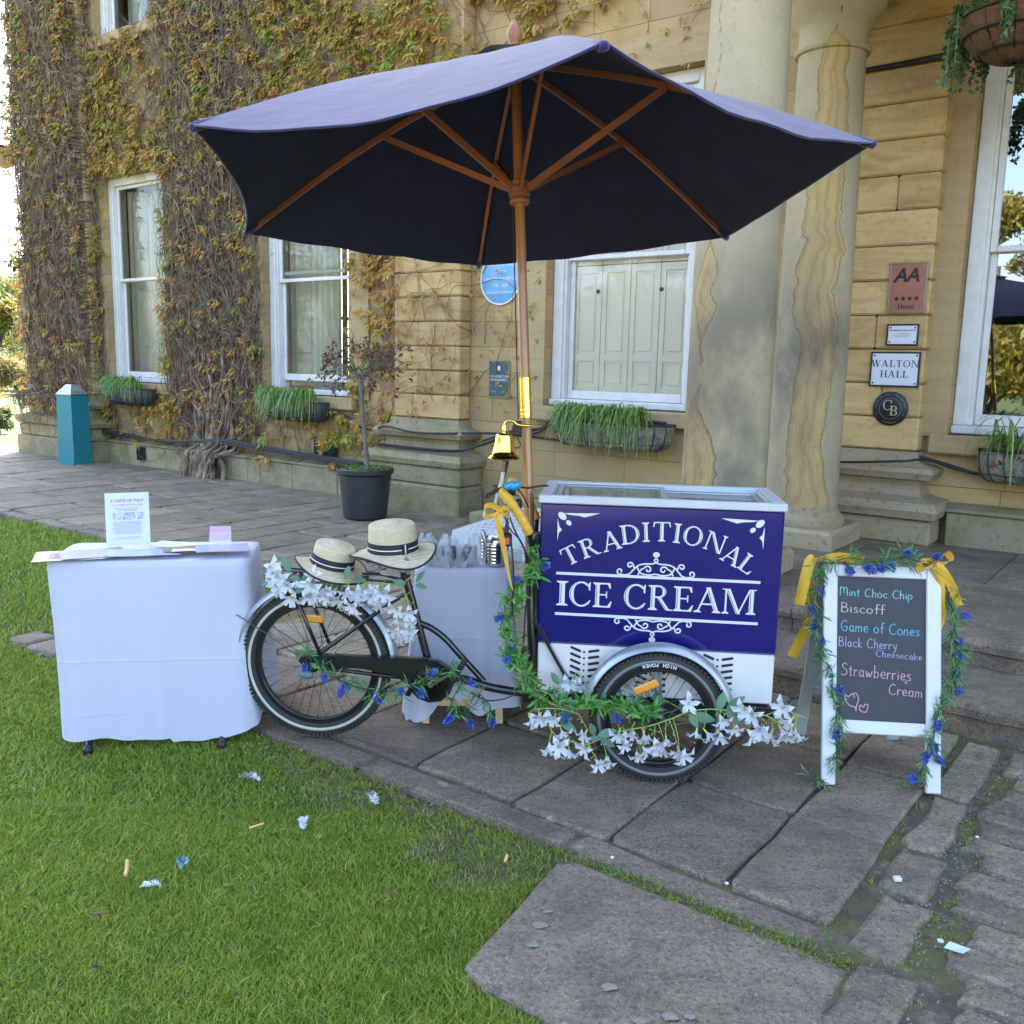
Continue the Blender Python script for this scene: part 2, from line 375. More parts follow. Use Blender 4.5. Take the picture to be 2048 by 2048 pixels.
# far terrace: courses that run out from the wall
u = -19.0
while u < -3.0:
    w = R1.uniform(.36, .62); u1 = min(u+w, -3.0); n = .16 if u < -7.6 or u > -5.9 else .16
    end = 3.30 if u < -5.0 else 4.62
    n = R1.uniform(-.4, .16)
    while n < end-.02:
        L = R1.uniform(.55, 1.25); n1 = n+L
        if end-n1 < .35: n1 = end
        rslab(gf, u, u1, max(n, .1), n1, gap=R1.uniform(.006, .013), rr=R1, jit=.009, bev=.016); n = n1
    u = u1
# near terrace between the kerb and the steps
ub = [-5.0, -4.45, -3.95, -3.42, -2.93, -2.42, -1.91, -1.50, -1.06, -.73]
for i in range(len(ub)-1):
    u0, u1 = ub[i], ub[i+1]
    if u0 >= -3.05:
        n = 2.0 if u0 < -2.9 else 3.42; br = [n, 3.55+.25*(i % 2)+R1.uniform(-.1, .1), 4.62+R1.uniform(-.04, .05)] if n < 3 else [n, 4.0+R1.uniform(-.15, .15), 4.62+R1.uniform(-.03, .04)]
        for a, b in zip(br[:-1], br[1:]): rslab(gn, u0, u1, a, b, rr=R1, gap=.006)
    rslab(gn, u0, u1, 4.62, 5.2+R1.uniform(-.02, .02), rr=R1, gap=.006)
for a, b in zip([-5.0, -3.95, -2.6, -1.60], [-3.95, -2.6, -1.60, -.74]): rslab(gn, a, b, 5.215, 5.345, rr=R1, gap=.007, z=-.012, bev=.028, jit=.01)
gf.build("terrace_paving", M_flagfar)["kind"] = 'structure'
gn.build("flagstone_path", M_flag)["kind"] = 'structure'
# kerb along the far terrace edge, and the stones that run on through the grass
g = MB(); u = -19
while u < -5.0:
    w = R1.uniform(.7, 1.2); rslab(g, u, min(u+w, -5.0), 3.31, 3.47, rr=R1, z=-.004, bev=.03, jit=.012, th=.11); u += w
for a, b in ((-5.42, -5.2), (-5.19, -4.9)): rslab(g, a, b, 5.20, 5.42, rr=R1, z=-.012, bev=.03, jit=.015, th=.08)
g.build("kerb_stone", M_flag)["kind"] = 'structure'
# the big slab set in the grass
g = MB(); big = [(-1.56, 5.43), (-1.50, 5.385), (-.63, 5.37), (-.57, 6.03), (-1.36, 6.06), (-1.46, 6.02)]
slab(g, [un2(*q) for q in big], z=-.014, th=.08, bev=.012, seg=5, jit=.004, rr=R1)
g.build("stone_slab", M_flag)["kind"] = 'structure'
# gutter stones and setts
g = MB()
for a in ((-.715, -.56, 3.42, 4.08), (-.70, -.55, 4.1, 4.58), (-.70, -.53, 4.60, 4.90), (-.66, -.50, 4.92, 5.28), (-.63, -.45, 5.31, 5.64), (-.58, -.40, 5.66, 6.02), (-.55, -.36, 6.05, 6.5)):
    rslab(g, *a, rr=R1, gap=.008, jit=.014, z=-.008, bev=.022, seg=3, soft=1.3)
n = 3.45
while n < 8.2:
    w = R1.uniform(.11, .16); u = -.53+.1*max(0, n-4.0)+R1.uniform(-.05, .06)
    while u < 3.2:
        L = R1.uniform(.17, .36)
        rslab(g, u, u+L, n, n+w, rr=R1, gap=R1.uniform(.006, .012), jit=.009, z=R1.uniform(-.008, .003), bev=.026, seg=3, soft=1.2); u += L
    n += w
g.build("sett_paving", M_sett)["kind"] = 'structure'
# porch platform and its lower step
g = MB(); u = -3.05
def stepblk(u0, u1, n0, n1, z0, z1):
    """a tread with a projecting rounded nosing"""
    prof = [(n1-.03, z0), (n1-.03, z1-.075), (n1, z1-.062), (n1+.004, z1-.03), (n1-.006, z1-.009), (n1-.025, z1), (n0, z1)]
    v = []; R = [R1.uniform(-.006, .006) for _ in range(4)]
    K = 5
    for i in range(K+1):
        uu = u0+(u1-u0)*i/K; j = R1.uniform(-.005, .005)
        for q, (n_, z_) in enumerate(prof): v.append(fp(uu, n_+(j if q < 6 else 0), z_+(R[0]+R[1]*(i-2.5)*.4 if q > 2 else 0)))
    m = len(prof); f = [(i*m+q, (i+1)*m+q, (i+1)*m+q+1, i*m+q+1) for i in range(K) for q in range(m-1)]
    f += [tuple(range(m))[::-1], tuple(K*m+q for q in range(m))]
    g.add(v, f)
for a, b in zip([-3.05, -2.0, -1.02, .15, 1.4], [-2.0, -1.02, .15, 1.4, 3.2]):
    stepblk(a+.004, b-.004, .1, 1.5, -.1, .302)
for a, b in zip([-3.05, -1.75, -.35, .9], [-1.75, -.35, .9, 3.2]):
    stepblk(a+.003, b-.003, 1.503, 2.83, -.1, .30)
for a, b in zip([-3.05, -1.9, -.86, -.30, .75], [-1.9, -.86, -.30, .75, 3.2]):
    stepblk(a+.004, b-.004, 2.78, 3.40, -.1, .15)
g.build("porch_steps", M_step)["kind"] = 'structure'
# ------------------------------------------------------------------ the house (local axes: x along the front, y into the house, z up)
house = tag(empty("country_house", fp(0, 0, 0), YF), "sandstone country house with creeper, rusticated pilasters and a columned porch", "house")
def hb(g, u0, u1, n0, n1, z0, z1, b=0):
    if b: g.bbox(u0, u1, -n1, -n0, z0, z1, b)
    else: g.box(u0, u1, -n1, -n0, z0, z1)
WIN = [(-13.64, -12.02, 1.22, 4.22), (-9.91, -8.29, 1.17, 4.24), (-5.45, -3.83, 1.20, 4.24), (-1.62, 0.0, 1.14, 4.05)]
UP = [(-13.64, -12.02, 6.15, 8.9), (-9.91, -8.29, 6.15, 8.9), (-5.45, -3.83, 6.15, 8.9), (-1.62, 0.0, 6.15, 8.9), (2.2, 3.8, 6.15, 8.9)]
UL, UR, ZT = -15.65, 9.0, 10.6
RD = .34
def skin(g, us, zs, holes, pos, flip=False):
    us = sorted(set(us)); zs = sorted(set(zs))
    for i in range(len(us)-1):
        for k in range(len(zs)-1):
            uc = (us[i]+us[i+1])/2; zc = (zs[k]+zs[k+1])/2
            if any(a < uc < b and c < zc < d for a, b, c, d in holes): continue
            q = [pos(us[i], zs[k]), pos(us[i+1], zs[k]), pos(us[i+1], zs[k+1]), pos(us[i], zs[k+1])]
            g.add(q, [(0, 1, 2, 3) if not flip else (3, 2, 1, 0)])
g = MB()
holes = WIN+UP
us = [UL, UR]+[x for w in holes for x in w[:2]]; zs = [-.1, ZT]+[x for w in holes for x in w[2:]]
skin(g, us, zs, holes, lambda u, z: (u, 0, z))
skin(g, us, zs, holes, lambda u, z: (u, RD, z), True)
for a, b, c, d in holes:
    g.quad((a, 0, c), (a, RD, c), (a, RD, d), (a, 0, d)); g.quad((b, 0, d), (b, RD, d), (b, RD, c), (b, 0, c))
    g.quad((a, 0, d), (a, RD, d), (b, RD, d), (b, 0, d)); g.quad((b, 0, c), (b, RD, c), (a, RD, c), (a, 0, c))
# end wall towards the lawn, with the far window one sees through the second window; back wall, right end and roof
eh = [(5.9, 7.15, 1.15, 4.3)]
skin(g, [0, 5.9, 7.15, 12], [-.1, 1.15, 4.3, ZT], eh, lambda y, z: (UL, y, z), True)
skin(g, [RD, 5.9, 7.15, 12], [-.1, 1.15, 4.3, ZT], eh, lambda y, z: (UL+RD, y, z))
for a, b, c, d in eh:
    for y in (a, b): g.quad((UL, y, c), (UL+RD, y, c), (UL+RD, y, d), (UL, y, d))
    for z in (c, d): g.quad((UL, a, z), (UL+RD, a, z), (UL+RD, b, z), (UL, b, z))
g.quad((UL, 12, -.1), (UR, 12, -.1), (UR, 12, ZT), (UL, 12, ZT)); g.quad((UR, 0, -.1), (UR, 12, -.1), (UR, 12, ZT), (UR, 0, ZT))
wall = g.build("wall", M_wall, house)
g = MB(); hb(g, UL-.15, UR, -12.2, .28, ZT, ZT+.35); hb(g, UL-.3, UR, -12.3, .42, ZT+.35, ZT+.55, .03)
g.build("roof", M_trim, house)
# rooms: floors, ceilings and cross walls so that windows look into real depth
M_room = mat("pale_room_paint", [(.50, .47, .36)], .8)
g = MB(); hb(g, UL+.35, UR-.1, -11.9, -RD, .60, .66); hb(g, UL+.35, UR-.1, -11.9, -RD, 4.75, 4.85); hb(g, UL+.35, UR-.1, -9.0, -8.9, .66, 4.75)
for u in (-7.0, -2.6, 1.2): hb(g, u, u+.1, -8.9, -RD, .66, 4.75)
hb(g, UL+.35, UR-.1, -11.9, -RD, 5.0, 5.06); hb(g, UL+.35, UR-.1, -4.0, -3.9, 5.06, 10.4)
g.build("interior", M_room, house)
# plinth course and its ledge
g = MB(); gaps = [(UL, -13.74), (-7.5, -5.93), (-2.9, -1.55)]
def plinth_run(a, b, zt):
    u = a
    while u < b-.01:
        w = random.uniform(.6, 1.15); e = min(u+w, b)
        if b-e < .3: e = b
        hb(g, u+.003, e-.003, .002, .15+random.uniform(-.006, .006), -.1, zt-.07, .012); u = e
    v = [(.15, zt-.07), (.165, zt-.06), (.165, zt-.035), (.02, zt)]
    g.add([(uu, -n, z) for uu in (a, b) for n, z in v], [(i, 4+i, 5+i, i+1) for i in range(3)])
plinth_run(-13.74, -7.5, .37); plinth_run(-5.93, -2.9, .33); plinth_run(-1.55, 6, .62)
hb(g, -5.93, -3.1, .17, .62, -.06, .115, .02)
g.build("plinth", M_plinth, house)

def pilaster(u0, u1, courses=True, zplat=0.0, ztop=3.87, seed=1):
    rr = random.Random(seed); p = None; nf = .2
    gg = MB()
    z = 1.0
    k = 0
    while z < ztop-.05:
        h = .261
        x0, x1 = u0, u1
        if k % 2: sp = [x0, x0+(x1-x0)*rr.choice([.38, .62, .7]), x1]
        elif rr.random() < .3: sp = [x0, x0+(x1-x0)*.3, x1]
        else: sp = [x0, x1]
        for a, b in zip(sp[:-1], sp[1:]): hb(gg, a+.001, b-.001, .003, nf+rr.uniform(-.004, .004), z+.003, z+h-.003, .016)
        z += h; k += 1
    hb(gg, u0-.01, u1+.01, .003, nf+.012, z+.004, z+.3, .012); z += .304
    hb(gg, u0, u1, .003, nf, z, ZT, .01)
    p = gg.build("pilaster", M_course, house)
    # base: block, two tori with a hollow between
    bb = MB()
    def ring(n, zz, du): return [(u0-du, 0, zz), (u0-du, -n, zz), (u1+du, -n, zz), (u1+du, 0, zz)]
    prof = [(.215, 1.0, .012), (.225, .93, .03), (.28, .90, .09), (.345, .885, .15), (.365, .85, .17), (.34, .80, .145), (.27, .785, .07), (.25, .74, .055), (.28, .665, .08), (.36, .645, .16), (.43, .63, .22), (.455, .57, .245), (.43, .51, .22), (.37, .49, .17)]
    V = []; F = []
    for n, zz, du in prof: V += ring(n, zz+zplat*.0, du)
    for i in range(len(prof)-1):
        for j in range(3): F.append((4*i+j, 4*(i+1)+j, 4*(i+1)+j+1, 4*i+j+1))
    bb.add(V, F)
    hb(bb, u0-.19, u1+.19, .003, .40, .30, .49, .02); hb(bb, u0-.21, u1+.21, .003, .45, -.1, .298, .025)
    bb.build("pilaster_base", M_drybase if u0 > -3 else M_plinth, p, smooth=False)
    return p
pilaster(-15.6, -13.78, seed=3); pilaster(-7.39, -6.43, seed=4); pilaster(-2.8, -1.79, seed=8)

def window(a, b, c, d, rail, gap=0.0, shut=None, curtain=None, blind=False, seed=0, gm=None):
    """white sash window: box frame, two sashes, glass, what hangs behind it"""
    f = MB(); n0 = -.10
    w = .115
    hb(f, a+.004, a+w, -.3, n0, c+.07, d-.004, .008); hb(f, b-w, b-.004, -.3, n0, c+.07, d-.004, .008); hb(f, a+w, b-w, -.3, n0-.004, d-w, d-.004, .006)
    hb(f, a-.0+.004, b-.004, -.3, n0+.045, c+.004, c+.07, .01)
    hb(f, a+w, a+w+.025, -.3, n0-.035, c+.072, d-w); hb(f, b-w-.025, b-w, -.3, n0-.035, c+.072, d-w)
    W = f.build("window", M_white, house)
    g = MB(); wl_ = .2 if a > -2 and c < 2 else .33
    g.add([(x, y, z) for y in (-.035, -.002) for x, z in ((a-wl_, c-.02), (a+.001, c-.02), (a+.001, d), (b-.001, d), (b-.001, c-.02), (b+wl_, c-.02), (b+wl_, d+.3), (a-wl_, d+.3))], [(0, 1, 2, 7), (2, 3, 6, 7), (3, 4, 5, 6)]+[(i, (i+1) % 8, 8+(i+1) % 8, 8+i) for i in range(8)])
    g.build("stone_surround", M_trim, W)
    g = MB(); hb(g, a-.12, b+.12, -.2, .10, c-.15, c, .015); g.build("sill", M_trim, W)
    s = MB(); x0, x1 = a+w+.026, b-w-.026
    # lower sash in front plane, upper behind
    def sash(z0, z1, n, bot):
        hb(s, x0, x0+.05, n-.04, n, z0, z1, .006); hb(s, x1-.05, x1, n-.04, n, z0, z1, .006)
        hb(s, x0+.05, x1-.05, n-.04, n+.001, z0, z0+bot, .006); hb(s, x0+.05, x1-.05, n-.04, n+.001, z1-.045, z1, .006)
    sash(c+.072+gap, rail+.02+gap, -.20, .085); sash(rail-.02, d-w-.002, -.15, .045)
    s.build("sash", M_white, W)
    p = MB(); p.quad((x0+.05, .222, c+.15+gap), (x1-.05, .222, c+.15+gap), (x1-.05, .222, rail+gap-.02), (x0+.05, .222, rail+gap-.02))
    p.quad((x0+.05, .172, rail+.02), (x1-.05, .172, rail+.02), (x1-.05, .172, d-w-.04), (x0+.05, .172, d-w-.04)); p.build("pane", gm or M_glass, W)
    def leaf(u0, u1, z0, z1, n, sh, rot=None):
        """panelled shutter leaf"""
        def B(x0_, x1_, y0, y1, za, zb, bv=.0):
            k = len(sh.v); (sh.bbox(x0_, x1_, y0, y1, za, zb, bv) if bv else sh.box(x0_, x1_, y0, y1, za, zb))
            if rot:
                for q in range(k, len(sh.v)):
                    x, y, z = sh.v[q]; sh.v[q] = (rot[0]+(x-rot[0])*cos(rot[1])-(y-rot[2])*sin(rot[1]), rot[2]+(x-rot[0])*sin(rot[1])+(y-rot[2])*cos(rot[1]), z)
        m = .055; y = -n+.02
        B(u0+.003, u0+m, y-.028, y, z0, z1, .004); B(u1-m, u1-.003, y-.028, y, z0, z1, .004)
        H = z1-z0; br = [z0, z0+.07]; cuts = [(z0+.07, z0+.33*min(1, H/1.3)), (z0+.33*min(1, H/1.3)+.07, z1-.07)]
        B(u0+m, u1-m, y-.027, y, z0, z0+.07); B(u0+m, u1-m, y-.027, y, z1-.07, z1); B(u0+m, u1-m, y-.027, y, cuts[0][1], cuts[1][0])
        for za, zb in cuts: B(u0+m+.025, u1-m-.025, y-.018, y-.002, za+.025, zb-.025, .01)
        B(u0+m, u1-m, y-.004, y+.004, z0+.07, z1-.07)
    if shut == 'closed':
        sh = MB(); k = 4; xs = [x0+.02+(x1-x0-.04)*i/k for i in range(k+1)]
        for i in range(k):
            leaf(xs[i], xs[i+1], c+.14, rail-.07, -.255, sh); leaf(xs[i], xs[i+1], rail-.062, d-.13, -.255, sh)
        S = sh.build("shutter", M_shutter, W)
        for i in (0, 2):
            kn = MB(); kn.lathe([(0, 0), (.011, .004), (.02, .014), (.02, .024), (.01, .034), (0, .036)], 12, (xs[i+1]-.035 if i == 0 else xs[i+1]+.02, .250, rail-.32), Matrix.Rotation(pi/2, 3, 'X'))
            kn.build("shutter_knob", mat("tarnished_brass", [(.10, .085, .04)], .35, metal=1), S, smooth=True)
    if shut == 'side':
        sh = MB(); leaf(x0-.02, x0+.34, c+.10, d-.15, -.34, sh, rot=(x0-.02, rad(60), .34)); sh.build("shutter", M_shutter, W)
    if curtain:
        rr = random.Random(seed)
        for (ua, ub_, m_) in curtain:
            cu = MB(); ph = rr.uniform(0, 6); K = int((ub_-ua)/.012)
            cu.grid(lambda s_, t_: (ua+(ub_-ua)*s_, .52+.035*sin(ph+s_*(ub_-ua)*46)+.018*sin(1.3+s_*(ub_-ua)*101)+.01*t_*sin(s_*31), c-.3+(d-c+.3)*t_), K, 6)
            cu.build("curtain", m_, W, smooth=True)
    if blind:
        bl = MB(); hb(bl, x0+.02, x1-.02, -.30, -.292, d-.62, d-.05); 
        for i in range(4): hb(bl, x0+.02, x1-.02, -.288, -.26, d-.64+.03*i, d-.618+.03*i, .006)
        bl.build("blind", M_cream_fabric, W)
    return W
t = NT("net_curtain"); t.base((.80, .82, .72)).pr(Roughness=.8); t.translucent((.8, .82, .70), .35); M_net = t.m
M_drape = mat("dark_curtain", [(.045, .035, .022), (.09, .065, .035)], .85, 14)
M_cream_fabric = mat("cream_fabric", [(.52, .50, .38)], .8)
window(*WIN[0], 2.74, 0, 'side', [(-13.2, -12.55, M_net), (-12.54, -12.2, M_net)], seed=1)
window(*WIN[1], 2.60, .10, 'side', [(-9.55, -9.0, M_net), (-9.0, -8.88, M_drape), (-8.40, -8.30, M_drape)], seed=2)
window(*WIN[2], 2.66, 0, 'closed', seed=3)
window(*WIN[3], 2.54, 0, None, [(-.4, 0, M_net)], blind=True, seed=4, gm=glass_mat('mirroring_window_glass', (.75, .8, .8), 3.2))
for i, w in enumerate(UP[:4]): window(*w, 7.5, 0, None, [(w[0]+.1, w[0]+.5, M_net)], seed=9+i)
# frame of the end-wall window seen through the room
g = MB()
for y0, y1, z0, z1 in ((5.9, 6.0, 1.15, 4.3), (7.05, 7.15, 1.15, 4.3), (6.0, 7.05, 1.15, 1.27), (6.0, 7.05, 4.2, 4.3), (6.0, 7.05, 2.5, 2.57)): g.bbox(UL+.1, UL+.2, y0, y1, z0, z1, .008)
g.build("end_window_frame", M_white, house)

# ------------------------------------------------------------------ porch columns and entablature
def column(u, n, cm, name="column"):
    g = MB(); zb = .30
    sh = [(.275, .58), (.268, .9)]+[(.268-.034*(t_**1.6), .9+2.9*t_) for t_ in [i/12 for i in range(1, 13)]]
    sh += [(.236, 3.84), (.258, 3.845), (.268, 3.865), (.258, 3.885), (.238, 3.89), (.238, 4.0), (.25, 4.03), (.30, 4.09), (.345, 4.15), (.355, 4.20), (.34, 4.225)]
    g.lathe(sh, 48, (u, -n, 0))
    c = g.build(name, cm, house, smooth=True, auto=40)
    b = MB(); b.lathe([(.33, .44), (.335, .47), (.33, .50), (.30, .53), (.285, .56), (.277, .59)], 40, (u, -n, 0)); hb(b, u-.37, u+.37, n-.37, n+.37, .28, .445, .025)
    b.build("column_base", M_drybase, c)
    b = MB(); hb(b, u-.36, u+.36, n-.36, n+.36, 4.226, 4.35, .012); b.build("abacus", M_trim, c)
    return c
CM_IN = column_mat("flaked_inner_column_stone", -2.47, -.76, -66, [(.3, .82), (1.0, .52), (2.2, .62), (3.2, .50), (3.85, .42), (3.95, 0)], [(0, .35), (1.0, .5), (1.7, 1), (2.3, .3), (4, .1)])
CM_OUT = column_mat("sooty_outer_column_stone", -2.47, -2.22, -112, [(.3, .62), (1.15, .48), (1.45, .02), (1.75, 0), (1.95, .34), (2.2, .30), (2.38, 0)], [(.3, .55), (1.0, .8), (1.9, .75), (2.4, .15), (4, .0)])
column(-2.47, .76, CM_IN); column(-2.47, 2.22, CM_OUT)
g = MB(); hb(g, -2.85, 4.6, .22, 2.6, 4.352, 4.42, .01); hb(g, -2.82, 4.57, .22, 2.56, 4.424, 4.95, .01); hb(g, -3.05, 4.8, .22, 2.8, 4.954, 5.12, .02)
g.build("porch_entablature", M_trim, house)
for n in (.76, 2.22): column(4.2, n, CM_IN)

# air bricks in the wall
def grille(u, n, z, w, h, label):
    g = MB(); hb(g, u-w/2, u+w/2, n, n+.012, z-h/2, z+h/2)
    k = max(3, int(w/.04))
    for i in range(k+1): hb(g, u-w/2+w*i/k-.006, u-w/2+w*i/k+.006, n+.013, n+.022, z-h/2, z+h/2)
    for i in range(5): hb(g, u-w/2, u+w/2, n+.0225, n+.027, z-h/2+h*i/4-.004, z-h/2+h*i/4+.004)
    return g.build("air_brick", M_black, house)
grille(-12.6, .157, .19, .19, .19, ""); grille(-8.73, .002, .55, .42, .22, "")
# ------------------------------------------------------------------ creeper on the front
def ivy():
    root = tag(empty("creeper", fp(-10.9, .3, 0), YF), "old woody creeper with rust and olive leaves covering the left of the house front", "climbing plant")
    R = np.random.default_rng(5)
    ou, on = -10.9, .3
    def wall_n(u, z):
        if z < .36: base = .16
        else: base = 0.0
        for a, b in ((-15.6, -13.78), (-7.39, -6.43)):
            if a <= u <= b: base = .21 if z > 1 else .46
        return base
    def in_win(u, z, m=0.0):
        for a, b, c, d in WIN+UP:
            if a+m < u < b-m and c-.02+m*.3 < z < d-m: return True
        return False
    def dens(u, z):
        """(stem, leaf) cover of the wall at u, z"""
        if in_win(u, z, .03): return (0, 0)
        if u < -13.72: return (1.0, .46 if z < 4.6 else .75) if z > .75 else (.25, .2)
        if u < -13.2 and z < 4.3: return (.9, .95)
        if z > 4.25:
            if u < -8: return (.9, .85)
            if u < -6.2: return (.8, .85)
            if u < -3.9 and z > 4.55+(.28*(u+6.2)): return (.45, .85)
            return (.05, .1) if u < -2.9 else (0, 0)
        if -12.1 < u < -9.85:
            if z < .5: return (.95 if abs(u+10.9) < .45 else .3, .15)
            return (1.0, .40) if -11.75 < u < -9.95 else (.9, .95)
        if -8.4 < u < -7.35: return (.75, .75) if z > .5 else (.25, .3)
        if -7.4 <= u < -6.4: return (.2, .35) if z > 1.0 else (0, 0)
        if -6.4 <= u < -5.5: return (.18, .38) if 1.0 < z < 3.2 else (0, 0)
        if -9.9 < u < -8.3 and z < 1.15: return (.7, .4)
        if u < -12: return (.7, .5) if z < 1.2 else (.8, .7)
        return (0, 0)
    # stems
    SV = []; SQ = []; nv = 0
    def stem(P, r0, r1, sides=4):
        nonlocal nv
        P = np.array(P); k = len(P)
        T = np.gradient(P, axis=0); T /= np.linalg.norm(T, axis=1)[:, None]+1e-9
        A = np.cross(T, [0, 1.0, .13]); A /= np.linalg.norm(A, axis=1)[:, None]+1e-9; B = np.cross(T, A)
        rr = np.linspace(r0, r1, k)[:, None]
        ring = [P+(A*cos(2*pi*j/sides)+B*sin(2*pi*j/sides))*rr for j in range(sides)]
        V = np.stack(ring, 1).reshape(-1, 3); SV.append(V)
        i = np.arange(k-1)[:, None]*sides; j = np.arange(sides)[None, :]; j2 = (j+1) % sides
        q = np.stack([i+j, i+j2, i+sides+j2, i+sides+j], -1).reshape(-1, 4)+nv; SQ.append(q); nv += len(V)
    def walk(u, z, L, ang, curl, off, step=.05):
        P = []; n = max(4, int(L/step)); da = 0
        for i in range(n):
            P.append((u-ou, -(wall_n(u, z)+off+.02*abs(sin(i*.5)))+on, z))
            da = da*.8+R.normal(0, curl); ang += da
            ang += .06*((pi/2)-ang) if curl < .2 else 0
            u += cos(ang)*step; z += sin(ang)*step
            if dens(u, z)[0] == 0 and R.random() < .5: break
        return P
    cnt = 0; tries = 0
    while cnt < 9000 and tries < 140000:
        tries += 1
        u = R.uniform(-15.75, -3.2) if tries % 2 else R.choice([R.uniform(-15.65, -13.7), R.uniform(-11.8, -9.9)]); z = R.uniform(.3, 7.2)
        s, l = dens(u, z)
        if R.random() > s: continue
        thin = s < .85
        off = R.uniform(.005, .02) if thin else abs(R.normal(0, .075))+.01
        if R.random() < .3 and not thin: P = walk(u, z, R.uniform(.4, 1.2), R.uniform(0, 6.28), .25, off+.04)
        elif thin: P = walk(u, z, R.uniform(.4, 1.6), pi/2+R.normal(-.25, .6) if u > -6.4 or z > 4.3 else pi/2+R.normal(0, .35), .10, off)
        else: P = walk(u, z, R.uniform(.7, 2.4), pi/2+R.normal(0, .25), .10, off)
        if len(P) < 4: continue
        r = R.uniform(.002, .0045) if thin else R.choice([.003, .004, .006, .009], p=[.35, .35, .22, .08])
        stem(P, r*1.2, r*.5); cnt += 1
    # heavy twisted trunks at the foot
    for i in range(60):
        u = -10.9+R.normal(0, .17); P = []; zz = -.06; top = R.uniform(.6, 2.6); ph = R.uniform(0, 6)
        spread = R.normal(0, .55)
        for k in range(24):
            t_ = k/23; z = zz+top*t_
            P.append((u+spread*t_**1.4*min(1, top)+.07*sin(ph+t_*11)+.03*sin(2.3*ph+t_*27)-ou, -(wall_n(u, z)+.06+.13*(1-t_)+.05*cos(ph+t_*7))+on, z))
        stem(P, R.uniform(.012, .040), .008, 7)
    npmesh("stems", np.concatenate(SV), quads=np.concatenate(SQ), mats=M_vine, parent=root, smooth=True)
    # leaves: drooping rosettes of pointed leaflets
    LV = []; LT = []; LM = []; nv = 0; cnt = 0; tries = 0
    while cnt < 4300 and tries < 90000:
        tries += 1
        u = R.uniform(-15.85, -3.2); z = R.uniform(.35, 7.2)
        edge = u < -15.6
        s, l = dens(max(u, -15.6), z)
        if in_win(u, z, .0) and R.random() > .12: continue
        if R.random() > l*(.62 if z < 4.3 else 1.0): continue
        if not (s < .45) and sin(u*3.1+1.7*sin(z*2.3))*sin(z*2.9+1.3*sin(u*2.1))+R.normal(0, .35) < -.42: continue
        small = s < .45
        nl = R.integers(6, 11) if small else R.integers(12, 24)
        sz = R.uniform(.04, .065) if small else R.choice([R.uniform(.05, .075), R.uniform(.075, .115)])
        if z > 4.4: sz *= .95
        if u > -6.4 and z < 3.3: sz *= .75
        c = np.array([u-ou, on-(wall_n(max(u, -15.6), z)+R.uniform(.02, .06 if small else .17)), z])
        p = R.random(); w_or = .38 if z > 4.3 else .66
        if -13.7 < u < -13.0 or -10.0 < u < -8.2: w_or = .25
        if u > -8.2 and z < 2.2: w_or = .75
        m = 0 if p < w_or else (1 if p < w_or+(1-w_or)*.86 else 2)
        if small and z < 2.0 and R.random() < .5: m = 3
        for k in range(nl):
            a = R.uniform(0, 2*pi); dr = R.uniform(.25, 1.0)
            d = np.array([cos(a)*dr, -abs(sin(a))*dr*.8-.15, -R.uniform(.25, 1.1)+.35*abs(cos(a))]); d /= np.linalg.norm(d)
            L = sz*R.uniform(.7, 1.25); side = np.cross(d, [0, -.6, .8]); side /= np.linalg.norm(side)+1e-9; nrm = np.cross(side, d)
            b = c+d*L*.12+R.normal(0, sz*.22, 3)
            LV += [b, b+d*L*.5+side*L*.17-nrm*L*.06, b+d*L-nrm*L*.12, b+d*L*.5-side*L*.17-nrm*L*.06, b+d*L*.5+nrm*L*.05]
            LT += [(nv, nv+1, nv+4), (nv+1, nv+2, nv+4), (nv+2, nv+3, nv+4), (nv+3, nv, nv+4)]; LM += [m]*4; nv += 5
        cnt += 1
    npmesh("leaves", np.array(LV), tris=np.array(LT), mats=[M_lf_or, M_lf_ol, M_lf_gr, M_lf_ru], parent=root, mi=LM)
M_vine = mat("woody_vine", [(.075, .046, .028), (.19, .13, .082), (.36, .27, .18)], .9, 7, island=.4, bump=.8, bscale=45, bdist=.01)
M_lf_or = mat("rust_orange_leaf", [(.46, .24, .05), (.60, .34, .085)], .55, 3, island=.35, trans=.4)
M_lf_ol = mat("olive_leaf", [(.36, .27, .035), (.46, .33, .05)], .55, 3, island=.35, trans=.4)
M_lf_gr = mat("young_green_leaf", [(.22, .30, .035), (.32, .36, .06)], .55, 3, island=.35, trans=.4)
M_lf_ru = mat("red_brown_leaf", [(.36, .13, .045), (.46, .19, .06)], .55, 3, island=.35, trans=.35)
ivy()

